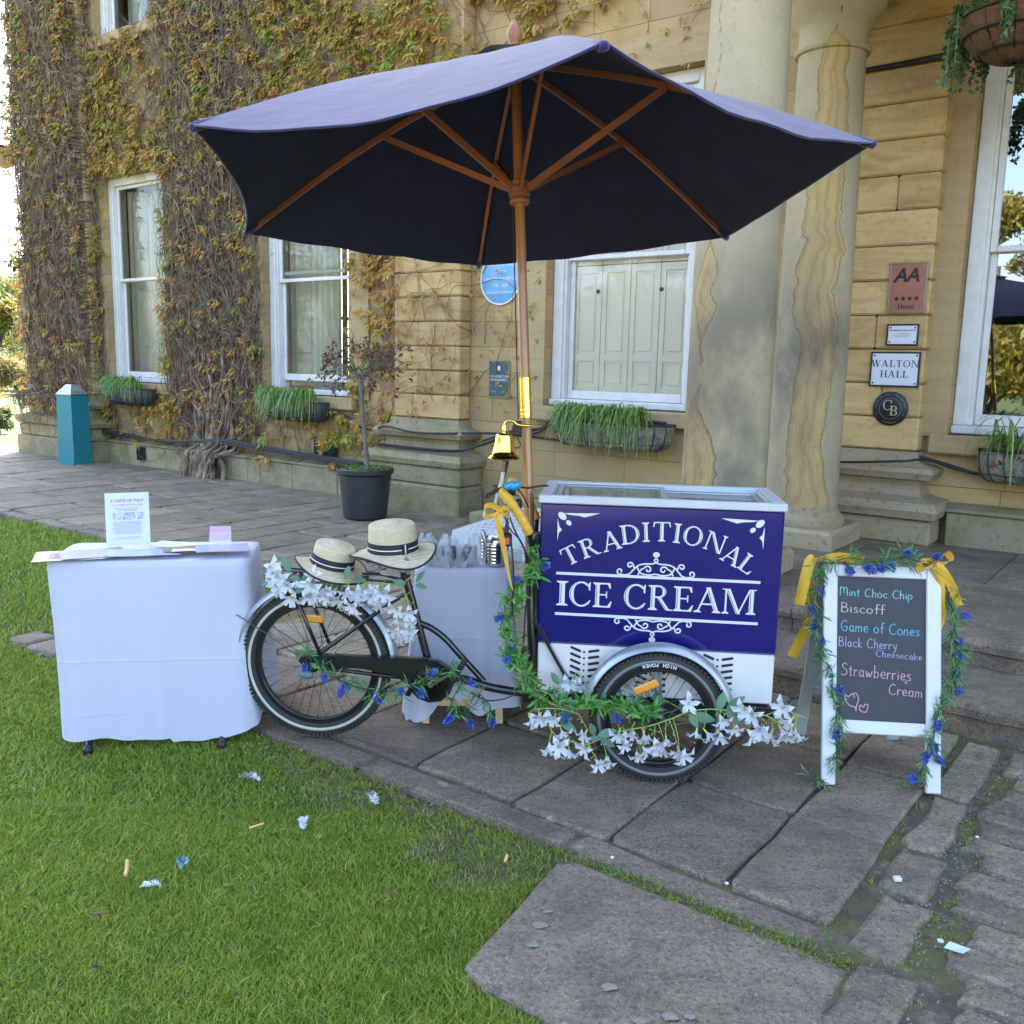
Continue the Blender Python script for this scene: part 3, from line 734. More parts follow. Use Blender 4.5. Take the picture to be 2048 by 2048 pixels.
# ------------------------------------------------------------------ trees, bushes and hedge round the lawn
M_bark = mat("bark", [(.05, .042, .033), (.11, .09, .07)], .9, 9, bump=.6, bscale=14, bdist=.03)
def tree(name, label, loc, h, r, cols, trunk_r=.22, trunk_h=.3, leaf=.22, n=2600, shape=1.0, seed=0, group=None, lobes=9, trans=.35):
    R = np.random.default_rng(seed); root = tag(empty(name, loc), label, "bush" if "bush" in name or "hedge" in name else "tree", group)
    m = mat(name+"_leaf", cols, .6, .6, 3, island=.35, trans=trans)
    tk = MB(); th = h*trunk_h
    tk.tube([(0, 0, -.2), (.05*r, 0, th*.5), (0, .04*r, th), (.03*r, 0, h*.7)], [trunk_r*1.25, trunk_r, trunk_r*.8, trunk_r*.25], 10)
    L = []
    for i in range(lobes):
        a = i*2.399+R.uniform(-.4, .4); t_ = R.uniform(.05, 1)
        zc = th+(h-th)*(.12+.76*t_); rr = r*(1-.55*abs(t_-.35)**1.3)*R.uniform(.45, .72)*shape
        c = np.array([cos(a)*rr, sin(a)*rr, zc]); L.append((c, r*R.uniform(.34, .55)*(1-.35*t_)))
        tk.tube([(0, 0, th*.8+.1*i/lobes*h), (c[0]*.5, c[1]*.5, (th+c[2])/2), tuple(c)], [trunk_r*.4, trunk_r*.25, trunk_r*.08], 6)
    tk.build("trunk", M_bark, root, smooth=True)
    C = np.array([l[0] for l in L]); S = np.array([l[1] for l in L])
    k = R.integers(0, lobes, n); d = R.normal(0, 1, (n, 3)); d /= np.linalg.norm(d, axis=1)[:, None]
    rad_ = R.random(n)**.45
    P = C[k]+d*(S[k]*rad_)[:, None]*np.array([1, 1, .8]); P[:, 2] = np.maximum(P[:, 2], .1)
    A = R.normal(0, 1, (n, 3)); A /= np.linalg.norm(A, axis=1)[:, None]; B = np.cross(A, d+R.normal(0, .5, (n, 3))); B /= np.linalg.norm(B, axis=1)[:, None]+1e-9
    sz = leaf*R.uniform(.6, 1.4, n)[:, None]
    # each spray: three small pointed leaves
    Vs = []; Ts = []
    for j, (ca, sa) in enumerate(((1, 0), (-.5, .87), (-.5, -.87))):
        D = A*ca+B*sa; E = np.cross(D, np.cross(A, B)); o = len(Vs)*0
        Vs.append(np.stack([P, P+D*sz*.55+E*sz*.22, P+D*sz+np.cross(A, B)*sz*.2, P+D*sz*.55-E*sz*.22], 1).reshape(-1, 3))
    V = np.concatenate(Vs); Q = np.arange(len(V)).reshape(-1, 4)
    npmesh("crown", V, quads=Q, mats=m, parent=root)
    return root
PALE = [(.15, .19, .045), (.20, .23, .06), (.13, .16, .04)]; DEEP = [(.045, .075, .02), (.07, .10, .03), (.05, .085, .02)]; GOLD = [(.26, .20, .03), (.22, .20, .035), (.12, .15, .03)]
# beyond the left corner of the house
tree("spreading_tree", "pale green spreading tree beyond the lawn at the left edge", (-46.0, 82, 0), 8.5, 5.5, PALE, .3, .12, .5, 3600, seed=2, lobes=14)
tree("spreading_tree", "yellow green tree with low branches, nearest the house corner", (-40.0, 78, 0), 7.2, 4.6, GOLD, .25, .1, .45, 2600, seed=3, lobes=12)
tree("spreading_tree", "bushy pale tree standing left of the other lawn trees", (-54.0, 86, 0), 9.0, 5.5, PALE, .3, .12, .5, 2600, seed=4, lobes=12)
for i, (x, y, h_, r_) in enumerate([(-80, 150, 17, 9), (-92, 155, 20, 10), (-70, 152, 14, 8), (-104, 150, 19, 10), (-84, 165, 21, 10), (-74, 162, 17, 9)]):
    tree("wood_tree", "dark distant tree in the wood beyond the lawn", (x, y, 0), h_, r_, DEEP, .4, .1, 1.1, 2000, seed=20+i, group="distant trees beyond the lawn", lobes=14)
for i, (x, y, h_, r_) in enumerate([(-20.6, 38.5, 1.5, 1.9), (-24.2, 40, 1.7, 2.1), (-22.0, 43.5, 1.9, 2.3), (-27.5, 42, 1.5, 2.2)]):
    tree("flowering_bush", ["low bush with yellow flowers on the far lawn by the house corner", "low bush with pinkish shoots beyond the sunlit lawn", "dark low bush behind the two flowering ones on the far lawn", "pale yellow bush at the frame edge beyond the sunlit lawn"][i], (x, y, 0), h_, r_, DEEP if i == 2 else [(.22, .22, .05), (.30, .24, .10), (.12, .14, .04)], .05, .1, .18, 1800, seed=40+i, lobes=10)
tree("dark_bush", "small dark bush standing on the sunlit lawn by the frame edge", (-10.75, 19.3, 0), .5, .35, DEEP, .03, .1, .08, 900, seed=60, lobes=8)
# the garden behind the photographer, mirrored in the window panes
for i, (x, y, h_, r_) in enumerate([tuple(fp(u_, n_)[:2])+(h2, r2) for u_, n_, h2, r2 in ((-3.2, 25, 6.0, 3.0), (-6.2, 27, 7.5, 3.2), (-.6, 28, 5.5, 3.0), (3.2, 27, 7.5, 3.6), (-10, 29, 8.5, 3.8), (-15, 30, 9, 4.2), (-21, 31, 10, 4.6), (-28, 32, 11, 5), (-37, 34, 12, 6), (-48, 36, 13, 6.5), (9, 30, 9, 4.5))]):
    tree("garden_tree", "golden green garden tree standing on the lawn facing the house", (x, y, 0), h_, r_, GOLD if i < 4 else PALE, .25, .05, .24, 6000, seed=80+i, group="garden trees facing the house", lobes=13)
# ------------------------------------------------------------------ grass: one sheet of many blades
def grass():
    R = np.random.default_rng(3)
    def paved(x, y):
        u = x*FX.x+y*FX.y; n = x*FN.x+y*FN.y-W0
        k = (n < 3.34) & (u < -4.98)
        k |= (n < 5.335+.03*np.sin(u*5)) & (u > -5.02)
        k |= (n > 5.17) & (n < 5.44) & (u > -5.44) & (u <= -4.88)
        lim = -1.555+(n-5.42)*.17+.012*np.sin(n*37)
        k |= (u > lim) & (n > 5.3) & (n < 6.025+.012*np.sin(u*41)+.02*np.sin(u*13)-.35*np.clip(-1.25-u, 0, 1))
        k |= (u > -.56) & (n > 5.3)
        return k
    xs = []; ys = []
    def region(N, x0, x1, y0, y1):
        x = R.uniform(x0, x1, N); y = R.uniform(y0, y1, N); ok = (x > -.62*y-.75) & (x < .62*y+.75) & ~paved(x, y); xs.append(x[ok]); ys.append(y[ok])
    region(360000, -2.7, .9, 1.75, 3.2)
    region(190000, -3.8, .0, 3.2, 5.2)
    region(70000, -6.2, -1.2, 5.2, 9.0)
    region(45000, -14, -4.5, 9.0, 20.0)
    x = np.concatenate(xs); y = np.concatenate(ys); N = len(x)
    # thin worn ground next to the kerb
    u = x*FX.x+y*FX.y; n = x*FN.x+y*FN.y-W0
    patch = np.sin(x*3.1+1.3*np.sin(y*2.3))*np.sin(y*2.7+1.1*np.sin(x*1.9))
    edge_ = .10+.26*np.clip((u+2.9)/1.2, 0, 1)+.07*np.sin(u*9)+.05*np.sin(u*23+n*14)
    bare = np.clip((5.36+edge_-n)/.10, 0, 1)*(n > 5.2)*(u > -3.3)*(u < -1.5)*np.clip((u+2.75)/.6, 0, 1)
    keep = R.random(N) > np.maximum(bare*.74, np.clip(patch-.5, 0, .5)*.5)
    x = x[keep]; y = y[keep]; n = n[keep]; N = len(x); patch = patch[keep]
    dist = np.hypot(x, y)
    h = R.uniform(.011, .031, N)*(1+.25*patch)*np.clip(dist/4.2, .9, 1.6); w = R.uniform(.0008, .0017, N)*np.clip(dist/2.6, 1, 5)
    tall = R.random(N) < .03; h[tall] *= 1.5
    a = R.uniform(0, 2*pi, N); lean = R.uniform(.1, 1.7, N)*h; ax = np.cos(a); ay = np.sin(a)
    # mowing lean shared by neighbours
    la = 1.2*np.sin(x*1.3+y*.7)+.8; ax = ax+.22*np.cos(la); ay = ay+.22*np.sin(la)
    b = R.uniform(0, 2*pi, N); wx = np.cos(b)*w; wy = np.sin(b)*w
    z0 = np.full(N, -.052)
    V = np.empty((N, 5, 3), np.float32)
    V[:, 0] = np.stack([x-wx, y-wy, z0], 1); V[:, 1] = np.stack([x+wx, y+wy, z0], 1)
    mx = x+ax*lean*.35; my = y+ay*lean*.35; mz = z0+h*.62
    V[:, 2] = np.stack([mx+wx*.8, my+wy*.8, mz], 1); V[:, 3] = np.stack([mx-wx*.8, my-wy*.8, mz], 1)
    V[:, 4] = np.stack([x+ax*lean, y+ay*lean, z0+h], 1)
    o = np.arange(N)[:, None]*5
    Q = (o+np.array([[0, 1, 2, 3]])); T = (o+np.array([[3, 2, 4]]))
    ob = npmesh("grass", V.reshape(-1, 3), quads=Q, tris=T, mats=M_grass)
    struct(ob, "short green mown grass growing on the lawn", 'stuff')
t = NT("grass_blade")
r = t.island(); c = t.ramp(r, [(0, (.08, .165, .012)), (.35, (.19, .29, .02)), (.75, (.32, .41, .045)), (.90, (.46, .49, .11)), (1, (.60, .52, .24))])
big = t.noise(1.1, 5, .6); c = t.mix(t.ramp(big, [(.35, 0), (.7, .55)]), c, (.27, .33, .03)); c = t.mix(t.ramp(t.noise(5.5, 4), [(.5, 0), (.72, .4)]), c, (.09, .18, .022))
t.base(c).pr(Roughness=.5); t.b.inputs["Specular IOR Level"].default_value = .3; t.translucent(c, .35); M_grass = t.m
grass()

g = MB(); g.add([fp(a, b, LZ-.0015) for a, b in ((-3.3, 5.34), (-3.3, 5.42), (-2.9, 5.5), (-2.4, 5.62), (-1.9, 5.74), (-1.6, 5.72), (-1.55, 5.5), (-1.58, 5.34))], [tuple(range(8))[::-1]]); struct(g.build('worn_earth', mat('dark_worn_earth', [(.045, .03, .018), (.10, .07, .042), (.17, .125, .08)], .95, 14, bump=.9, bscale=60, bdist=.02)))
# broad-leaved weeds and clover in the turf
g = MB(); rr = random.Random(31)
for i in range(120):
    y = rr.uniform(1.9, 6.0); x = rr.uniform(-.62*y-.3, .3)
    u = x*FX.x+y*FX.y; n = x*FN.x+y*FN.y-W0
    if n < 5.45 or (u > -1.62 and n > 5.2): continue
    for k in range(rr.randint(2, 5)):
        c_ = Vector((x+rr.gauss(0, .03), y+rr.gauss(0, .03), LZ+.016+.012*rr.random())); m = rr.randint(3, 6); a0 = rr.uniform(0, 6); s_ = rr.uniform(.005, .012)
        for q in range(m):
            a = a0+2*pi*q/m; d = Vector((cos(a), sin(a), rr.uniform(.0, .5))); e = Vector((-sin(a), cos(a), 0))
            g.add([c_, c_+d*s_*.6+e*s_*.35, c_+d*s_, c_+d*s_*.6-e*s_*.35], [(0, 1, 2, 3)])
struct(g.build("lawn_weeds", mat("lawn_clover", [(.06, .13, .02), (.11, .19, .035)], .7, 20, island=.4, spec=.2)), "clover and small broad leaved weeds in the turf", 'stuff')
# ------------------------------------------------------------------ lettering: cut vinyl, painted and chalked marks as thin raised shapes
class Ink:
    """collects flat shapes in a plane (a, b); each shape sits a hair above the last one so that none share a plane"""
    def __init__(s, step=.00006): s.P = []; s.k = 0; s.step = step
    def poly(s, pts): s.P.append([(x, y) for x, y in pts])
    def ribbon(s, pts, w, ends=True):
        P = [Vector((p[0], p[1])) for p in pts]; n = len(P)
        if n < 2: return
        ws = w if hasattr(w, '__len__') else [w]*n
        L = []; Rr = []
        for i in range(n):
            t_ = (P[min(i+1, n-1)]-P[max(i-1, 0)])
            t_ = t_.normalized() if t_.length > 1e-9 else Vector((1, 0)); q = Vector((-t_.y, t_.x))*ws[i]/2
            L.append(P[i]+q); Rr.append(P[i]-q)
        for i in range(n-1): s.poly([Rr[i], Rr[i+1], L[i+1], L[i]])
    def disc(s, x, y, rx, ry=None, n=20, rot=0):
        ry = ry or rx; s.poly([(x+rx*cos(a)*cos(rot)-ry*sin(a)*sin(rot), y+rx*cos(a)*sin(rot)+ry*sin(a)*cos(rot)) for a in [2*pi*i/n for i in range(n)]])
    def put(s, o, x=0, y=0, sc=1, rot=0, sx=1):
        c, d = cos(rot), sin(rot)
        for p in o.P: s.P.append([(x+sc*(a*sx*c-b*d), y+sc*(a*sx*d+b*c)) for a, b in p])
    def build(s, name, m, parent, fn):
        """fn(a, b, h) -> point; h = height above the surface"""
        v = []; f = []; h = .0006; run = None
        for p in s.P:
            h += s.step
            if h > .0022: h = .0006+s.step*.37
            b = len(v); v += [tuple(fn(x, y, h)) for x, y in p]; f.append(tuple(range(b, b+len(p))))
        me = bpy.data.meshes.new(name); me.from_pydata(v, [], f); me.materials.append(m); me.update()
        o = bpy.data.objects.new(name, me); COL.objects.link(o)
        if parent: o.parent = parent
        return o

def arc(cx, cy, rx, ry, a0, a1, n=18): return [(cx+rx*cos(rad(a0+(a1-a0)*i/n)), cy+ry*sin(rad(a0+(a1-a0)*i/n))) for i in range(n+1)]
def bez(p, n=14):
    out = []
    for i in range(n+1):
        t_ = i/n; q = [Vector(x) for x in p]
        while len(q) > 1: q = [a.lerp(b, t_) for a, b in zip(q[:-1], q[1:])]
        out.append((q[0].x, q[0].y))
    return out
def serif_glyph(ch, inline=True, bold=1.0):
    """roman capital, cap height 1, returns Ink and advance width"""
    g = Ink(); T = .17*bold; t = .062*bold; sf = .05; sp = .10
    def stem(x, w=T, y0=0, y1=1):
        if inline and w > .12:
            g.poly([(x, y0), (x+w*.20, y0), (x+w*.20, y1), (x, y1)]); g.poly([(x+w*.34, y0), (x+w, y0), (x+w, y1), (x+w*.34, y1)])
        else: g.poly([(x, y0), (x+w, y0), (x+w, y1), (x, y1)])
    def serif(x, w, y, up):
        s_ = 1 if up else -1
        g.poly([(x-sp, y), (x+w+sp, y), (x+w+sp, y+s_*sf*.7), (x+w, y+s_*sf*2), (x, y+s_*sf*2), (x-sp, y+s_*sf*.7)][::s_])
    def diag(x0, x1, w, y0=0, y1=1):
        if inline and w > .12:
            for a, b in ((0, .2), (.34, 1)): g.poly([(x0+w*a, y0), (x0+w*b, y0), (x1+w*b, y1), (x1+w*a, y1)])
        else: g.poly([(x0, y0), (x0+w, y0), (x1+w, y1), (x1, y1)])
    def bowl(cx, cy, rx, ry, a0, a1, thin=t, thick=T, n=26, inl=inline):
        for i in range(n):
            P = []
            for a in (a0+(a1-a0)*i/n, a0+(a1-a0)*(i+1)/n):
                c, s_ = cos(rad(a)), sin(rad(a)); k = thin+(thick-thin)*abs(c)**1.3
                P.append([(cx+(rx-k*f)*c, cy+(ry-min(k, thin+.02)*f)*s_) for f in (0, .2, .34, 1)])
            if inl and abs(cos(rad(a0+(a1-a0)*(i+.5)/n))) > .35:
                g.poly([P[0][0], P[1][0], P[1][1], P[0][1]]); g.poly([P[0][2], P[1][2], P[1][3], P[0][3]])
            else: g.poly([P[0][0], P[1][0], P[1][3], P[0][3]])
    if ch == 'I': stem(sp); serif(sp, T, 0, True); serif(sp, T, 1, False); w = T+2*sp
    elif ch == 'T':
        stem(.36); serif(.36, T, 0, True); g.poly([(.03, 1-t), (.86, 1-t), (.86, 1), (.03, 1)]); g.poly([(0, .74), (.05, .74), (.10, 1-t), (.03, 1)]); g.poly([(.84, .74), (.89, .74), (.86, 1), (.79, 1-t)]); w = .89
    elif ch == 'L':
        stem(sp); serif(sp, T, 0, True); serif(sp, T, 1, False); g.poly([(sp, 0), (.72, 0), (.70, t), (sp, t)]); g.poly([(.72, 0), (.78, .27), (.735, .27), (.60, t)]); w = .78
    elif ch == 'E':
        stem(sp); serif(sp, T, 0, True); serif(sp, T, 1, False)
        g.poly([(sp, 0), (.72, 0), (.70, t), (sp, t)]); g.poly([(.72, 0), (.79, .26), (.745, .26), (.60, t)])
        g.poly([(sp, 1-t), (.70, 1-t), (.71, 1), (sp, 1)]); g.poly([(.69, .77), (.735, .77), (.71, 1), (.60, 1-t)])
        g.poly([(sp+T, .49), (.56, .49), (.56, .545), (sp+T, .545)]); g.poly([(.54, .38), (.585, .38), (.585, .655), (.54, .655)]); w = .80
    elif ch == 'C':
        bowl(.50, .5, .47, .515, 48, 312); g.poly([(.80, .66), (.845, .66), (.86, 1.0), (.82, 1.0), (.76, .86)]); g.poly([(.79, .10), (.87, .25), (.83, .27), (.74, .17)]); w = .90
    elif ch == 'O': bowl(.52, .5, .50, .52, 0, 360, n=40); w = 1.04
    elif ch == 'D':
        stem(sp); serif(sp, T, 0, True); serif(sp, T, 1, False); bowl(.40, .5, .56, .5, -90, 90); g.poly([(sp, 0), (.42, 0), (.42, t), (sp, t)]); g.poly([(sp, 1-t), (.42, 1-t), (.42, 1), (sp, 1)]); w = .98
    elif ch == 'R':
        stem(sp); serif(sp, T, 0, True); serif(sp, T, 1, False); bowl(.42, .745, .30, .255, -90, 90, thick=.15*bold, n=18); g.poly([(sp, 1-t), (.43, 1-t), (.43, 1), (sp, 1)]); g.poly([(sp+T, .49), (.43, .49), (.43, .49+t), (sp+T, .49+t)])
        diag(.70, .36, .165*bold, .03, .5); g.poly([(.70, .03), (.78, 0), (1.0, 0), (1.0, .035), (.88, .06)]); w = .98
    elif ch == 'A':
        diag(.76, .42, T, .02, 1.02); g.poly([(.10, .02), (.165, .02), (.53, .94), (.475, 1.0)]); g.poly([(.26, .31), (.74, .31), (.72, .31+t), (.285, .31+t)])
        serif(.09, .08, 0, True); serif(.78, .12, 0, True); w = 1.08
    elif ch == 'N':
        stem(sp, t+.01); serif(sp, t, 0, True); stem(.88, t+.01); serif(.88, t, 1, False); diag(.77, .12, T, .0, 1); g.poly([(-.02, 1-sf*.7), (.2, 1-sf), (.3, 1), (-.02, 1)]); w = 1.04
    elif ch == 'M':
        stem(.10, t+.01); serif(.10, t, 0, True); stem(1.03, T); serif(1.03, T, 0, True); diag(.55, .13, T*.95, .0, 1); g.poly([(.60, .0), (.66, .0), (1.08, .98), (1.02, 1)]); g.poly([(-.0, 1-sf*.7), (.2, 1-sf), (.32, 1), (-.0, 1)]); g.poly([(1.0, 1), (1.1, 1-sf), (1.3, 1-sf*.7), (1.3, 1)]); w = 1.32
    elif ch == 'W':
        diag(.30, .05, T, .0, 1); g.poly([(.36, 0), (.42, 0), (.70, 1), (.64, 1)]); diag(.80, .58, T, .0, 1); g.poly([(.88, 0), (.94, 0), (1.24, 1), (1.18, 1)]); serif(.08, .12, 1, False); serif(.6, .1, 1, False); serif(1.17, .06, 1, False); w = 1.3
    elif ch == 'H':
        stem(sp); serif(sp, T, 0, True); serif(sp, T, 1, False); stem(.72); serif(.72, T, 0, True); serif(.72, T, 1, False); g.poly([(sp+T, .48), (.72, .48), (.72, .48+t), (sp+T, .48+t)]); w = .99
    elif ch == 'G':
        bowl(.50, .5, .47, .515, 48, 330); g.poly([(.80, .66), (.845, .66), (.86, 1.0), (.82, 1.0), (.76, .86)]); stem(.74, .13, .02, .42); serif(.74, .13, .42, False); w = .98
    elif ch == 'B':
        stem(sp); serif(sp, T, 0, True); serif(sp, T, 1, False); bowl(.42, .75, .27, .25, -90, 90, n=16); bowl(.42, .255, .33, .255, -90, 90, n=16); 
        for yy in (0, 1-t, .49): g.poly([(sp, yy), (.43, yy), (.43, yy+t), (sp, yy+t)])
        w = .8
    else: w = .45
    return g, w
def serif_line(txt, inline=True, gap=.10, bold=1.0):
    o = Ink(); x = 0
    for c in txt:
        g, w = serif_glyph(c, inline, bold)
        o.put(g, x, 0); x += w+(gap if c != ' ' else 0)
    return o, x-gap
# handwriting: pen strokes, x-height .55, cap height 1
HAND = {
 'M': ([[(0, 0), (.03, .95), (.10, 1.0)], [(.03, .85), (.16, 1.0), (.28, .85), (.29, .35)], [(.29, .8), (.42, .98), (.54, .85), (.56, 0)]], .66),
 'i': ([[(.05, 0), (.05, .42)], [(.05, .62), (.055, .66)]], .16), 'I': ([[(.05, 0), (.05, .55)]], .16),
 'n': ([[(0, 0), (.02, .5)], [(.02, .35), (.12, .52), (.24, .45), (.26, 0)]], .36), 'm': ([[(0, 0), (.02, .5)], [(.02, .35), (.1, .5), (.2, .42), (.21, 0)], [(.21, .38), (.31, .5), (.4, .42), (.42, 0)]], .52),
 't': ([[(.1, .78), (.1, .08), (.18, 0)], [(0, .52), (.22, .54)]], .28), 'C': ([[(.42, .86), (.28, .98), (.1, .8), (.02, .45), (.1, .1), (.28, 0), (.46, .1)]], .54),
 'h': ([[(.02, 1), (.02, 0)], [(.02, .38), (.14, .55), (.26, .45), (.27, 0)]], .37), 'o': ([arc(.16, .26, .16, .26, 80, 450, 14)], .41), 'c': ([[(.28, .46), (.16, .54), (.03, .36), (.04, .12), (.16, 0), (.3, .06)]], .37),
 'p': ([[(.02, .5), (.02, -.38)], [(.02, .42), (.18, .55), (.31, .34), (.22, .06), (.03, .1)]], .40), 'B': ([[(.03, 0), (.03, 1)], [(.03, 1), (.28, .92), (.28, .62), (.05, .52)], [(.05, .52), (.36, .42), (.34, .06), (.03, 0)]], .47),
 's': ([[(.24, .48), (.1, .54), (.04, .38), (.2, .24), (.22, .06), (.02, .02)]], .32), 'f': ([[(.28, .95), (.16, .98), (.12, .8), (.11, 0)], [(0, .5), (.26, .52)]], .28),
 'G': ([[(.4, .86), (.24, 1), (.06, .78), (.02, .4), (.14, .05), (.36, .02), (.42, .42), (.22, .42)]], .54), 'a': ([[(.28, .46), (.12, .52), (.02, .26), (.12, 0), (.27, .14)], [(.28, .5), (.28, .06), (.34, 0)]], .41),
 'e': ([[(.03, .26), (.28, .3), (.24, .48), (.1, .52), (.02, .28), (.1, .03), (.3, .06)]], .37), 'l': ([[(.04, 1), (.04, 0)]], .15), 'k': ([[(.02, 1), (.02, 0)], [(.26, .5), (.03, .22), (.28, 0)]], .35),
 'r': ([[(.02, .5), (.02, 0)], [(.02, .32), (.12, .5), (.24, .47)]], .29), 'y': ([[(.02, .5), (.08, .18), (.24, .14)], [(.28, .5), (.2, -.1), (.06, -.36)]], .37), 'S': ([[(.38, .9), (.2, 1), (.05, .8), (.16, .58), (.34, .42), (.34, .12), (.14, 0), (0, .1)]], .46),
 'w': ([[(0, .5), (.08, .02), (.18, .36), (.28, .02), (.4, .5)]], .48), 'b': ([[(.02, 1), (.02, 0)], [(.02, .4), (.18, .5), (.3, .26), (.2, .02), (.02, .06)]], .40),
 '+': ([[(.16, .5), (.16, .02)], [(.02, .27), (.3, .29)]], .36), ' ': ([], .26)}
def hand_line(txt, w=.075, rr=random):
    o = Ink(); x = 0
    for c in txt:
        st, adv = HAND[c]
        for s_ in st:
            q = s_ if len(s_) < 3 else sm(s_)
            o.ribbon([(x+a+rr.uniform(-.006, .006), b+rr.uniform(-.006, .006)) for a, b in q], [w*rr.uniform(.8, 1.15) for _ in q])
            for e in (q[0], q[-1]): o.disc(x+e[0], e[1], w*.5, n=8)
        x += adv+.05
    return o, x
def sm(p, n=5):
    """Catmull-Rom through the points"""
    P = [Vector((q[0], q[1])) for q in p]; P = [P[0]*2-P[1]]+P+[P[-1]*2-P[-2]]; out = []
    for i in range(1, len(P)-2):
        for j in range(n):
            t_ = j/n; a, b, c, d = P[i-1], P[i], P[i+1], P[i+2]
            v = .5*((2*b)+(c-a)*t_+(2*a-5*b+4*c-d)*t_*t_+(3*b-a-3*c+d)*t_**3); out.append((v.x, v.y))
    out.append((P[-2].x, P[-2].y)); return out
def sm3(p, n=6):
    P = [Vector(q) for q in p]; P = [P[0]*2-P[1]]+P+[P[-1]*2-P[-2]]; out = []
    for i in range(1, len(P)-2):
        for j in range(n):
            t_ = j/n; a, b, c, d = P[i-1], P[i], P[i+1], P[i+2]
            out.append(.5*((2*b)+(c-a)*t_+(2*a-5*b+4*c-d)*t_*t_+(3*b-a-3*c+d)*t_**3))
    out.append(P[-2]); return out
def sans(txt, size, align='CENTER', bold=0.0, shear=0.0, space=1.0):
    """plain built-in letters as flat shapes"""
    c = bpy.data.curves.new("letters", 'FONT'); c.body = txt; c.size = size; c.align_x = align; c.offset = bold; c.shear = shear; c.space_character = space; c.resolution_u = 3
    o = bpy.data.objects.new("letters", c); COL.objects.link(o); bpy.context.view_layer.update()
    me = bpy.data.meshes.new_from_object(o.evaluated_get(bpy.context.evaluated_depsgraph_get()))
    k = Ink()
    for p in me.polygons: k.P.append([(me.vertices[i].co.x, me.vertices[i].co.y) for i in p.vertices])
    bpy.data.objects.remove(o); bpy.data.curves.remove(c); bpy.data.meshes.remove(me); return k
def star(x, y, r): return [(x+(r if i % 2 == 0 else r*.42)*sin(pi*i/5), y+(r if i % 2 == 0 else r*.42)*cos(pi*i/5)) for i in range(10)]
def fstar(k, x, y, r):
    s_ = star(x, y, r)
    for i in range(0, 10, 2): k.poly([(x, y), s_[i-1], s_[i], s_[(i+1) % 10]])
def spiral(cx, cy, r0, r1, a0, a1, n=22): return [(cx+(r0+(r1-r0)*i/n)*cos(rad(a0+(a1-a0)*i/n)), cy+(r0+(r1-r0)*i/n)*sin(rad(a0+(a1-a0)*i/n))) for i in range(n+1)]
# ------------------------------------------------------------------ the ice cream tricycle (local axes = cart frame)
trike = tag(empty("ice_cream_tricycle", cp(0, 0, 0), YC), "black delivery tricycle with navy blue ice cream freezer box lettered in white", "tricycle")
M_frame = mat("black_enamel", [(.010, .010, .011)], .28, coat=.6)
M_tyre = mat("tyre_rubber", [(.018, .018, .019), (.035, .034, .032)], .75, 7, bump=.3, bscale=90)
M_rim = mat("black_rim", [(.02, .02, .022)], .3, metal=.4)
M_steel = mat("bright_steel", [(.62, .63, .64)], .22, metal=1)
M_silver = mat("silver_fender_paint", [(.42, .44, .47), (.50, .51, .54)], .35, 3, metal=.75)
M_cream = mat("cream_sidewall", [(.50, .47, .38), (.42, .39, .32)], .6, 9)
M_amber = mat("amber_reflector", [(.75, .30, .02)], .2, coat=1)
t = NT("navy_vinyl"); c = t.mix(t.ramp(t.noise(1.6, 4), [(.35, 0), (.7, 1)]), (.007, .007, .105), (.011, .008, .12)); t.base(c).pr(Roughness=.16, Coat_Weight=.6, Coat_Roughness=.06); t.b.inputs['Specular IOR Level'].default_value = .3; t.bump(t.noise(3.2, 3), .06, .02); M_navy = t.m
M_fwhite = mat("white_powder_coat", [(.70, .655, .63), (.62, .575, .55)], .4, 5)
M_vinyl = mat("white_vinyl", [(.62, .61, .64)], .35)
M_grey = mat("pale_grey_plastic", [(.52, .54, .55), (.46, .47, .48)], .4, 6)
M_fglass = glass_mat("freezer_lid_glass", (.82, .93, .90), 1.9)
M_yellow = None
t = NT("yellow_satin_ribbon"); c = t.mix(t.ramp(t.noise(9, 4), [(.35, 0), (.7, 1)]), (.78, .42, .015), (.86, .52, .05)); t.base(c).pr(Roughness=.38, Sheen_Weight=.5); t.bump(t.noise(40, 3, v=t.mapped((1, 1, 4))), .15, .003); t.translucent((.8, .45, .03), .25); M_yellow = t.m

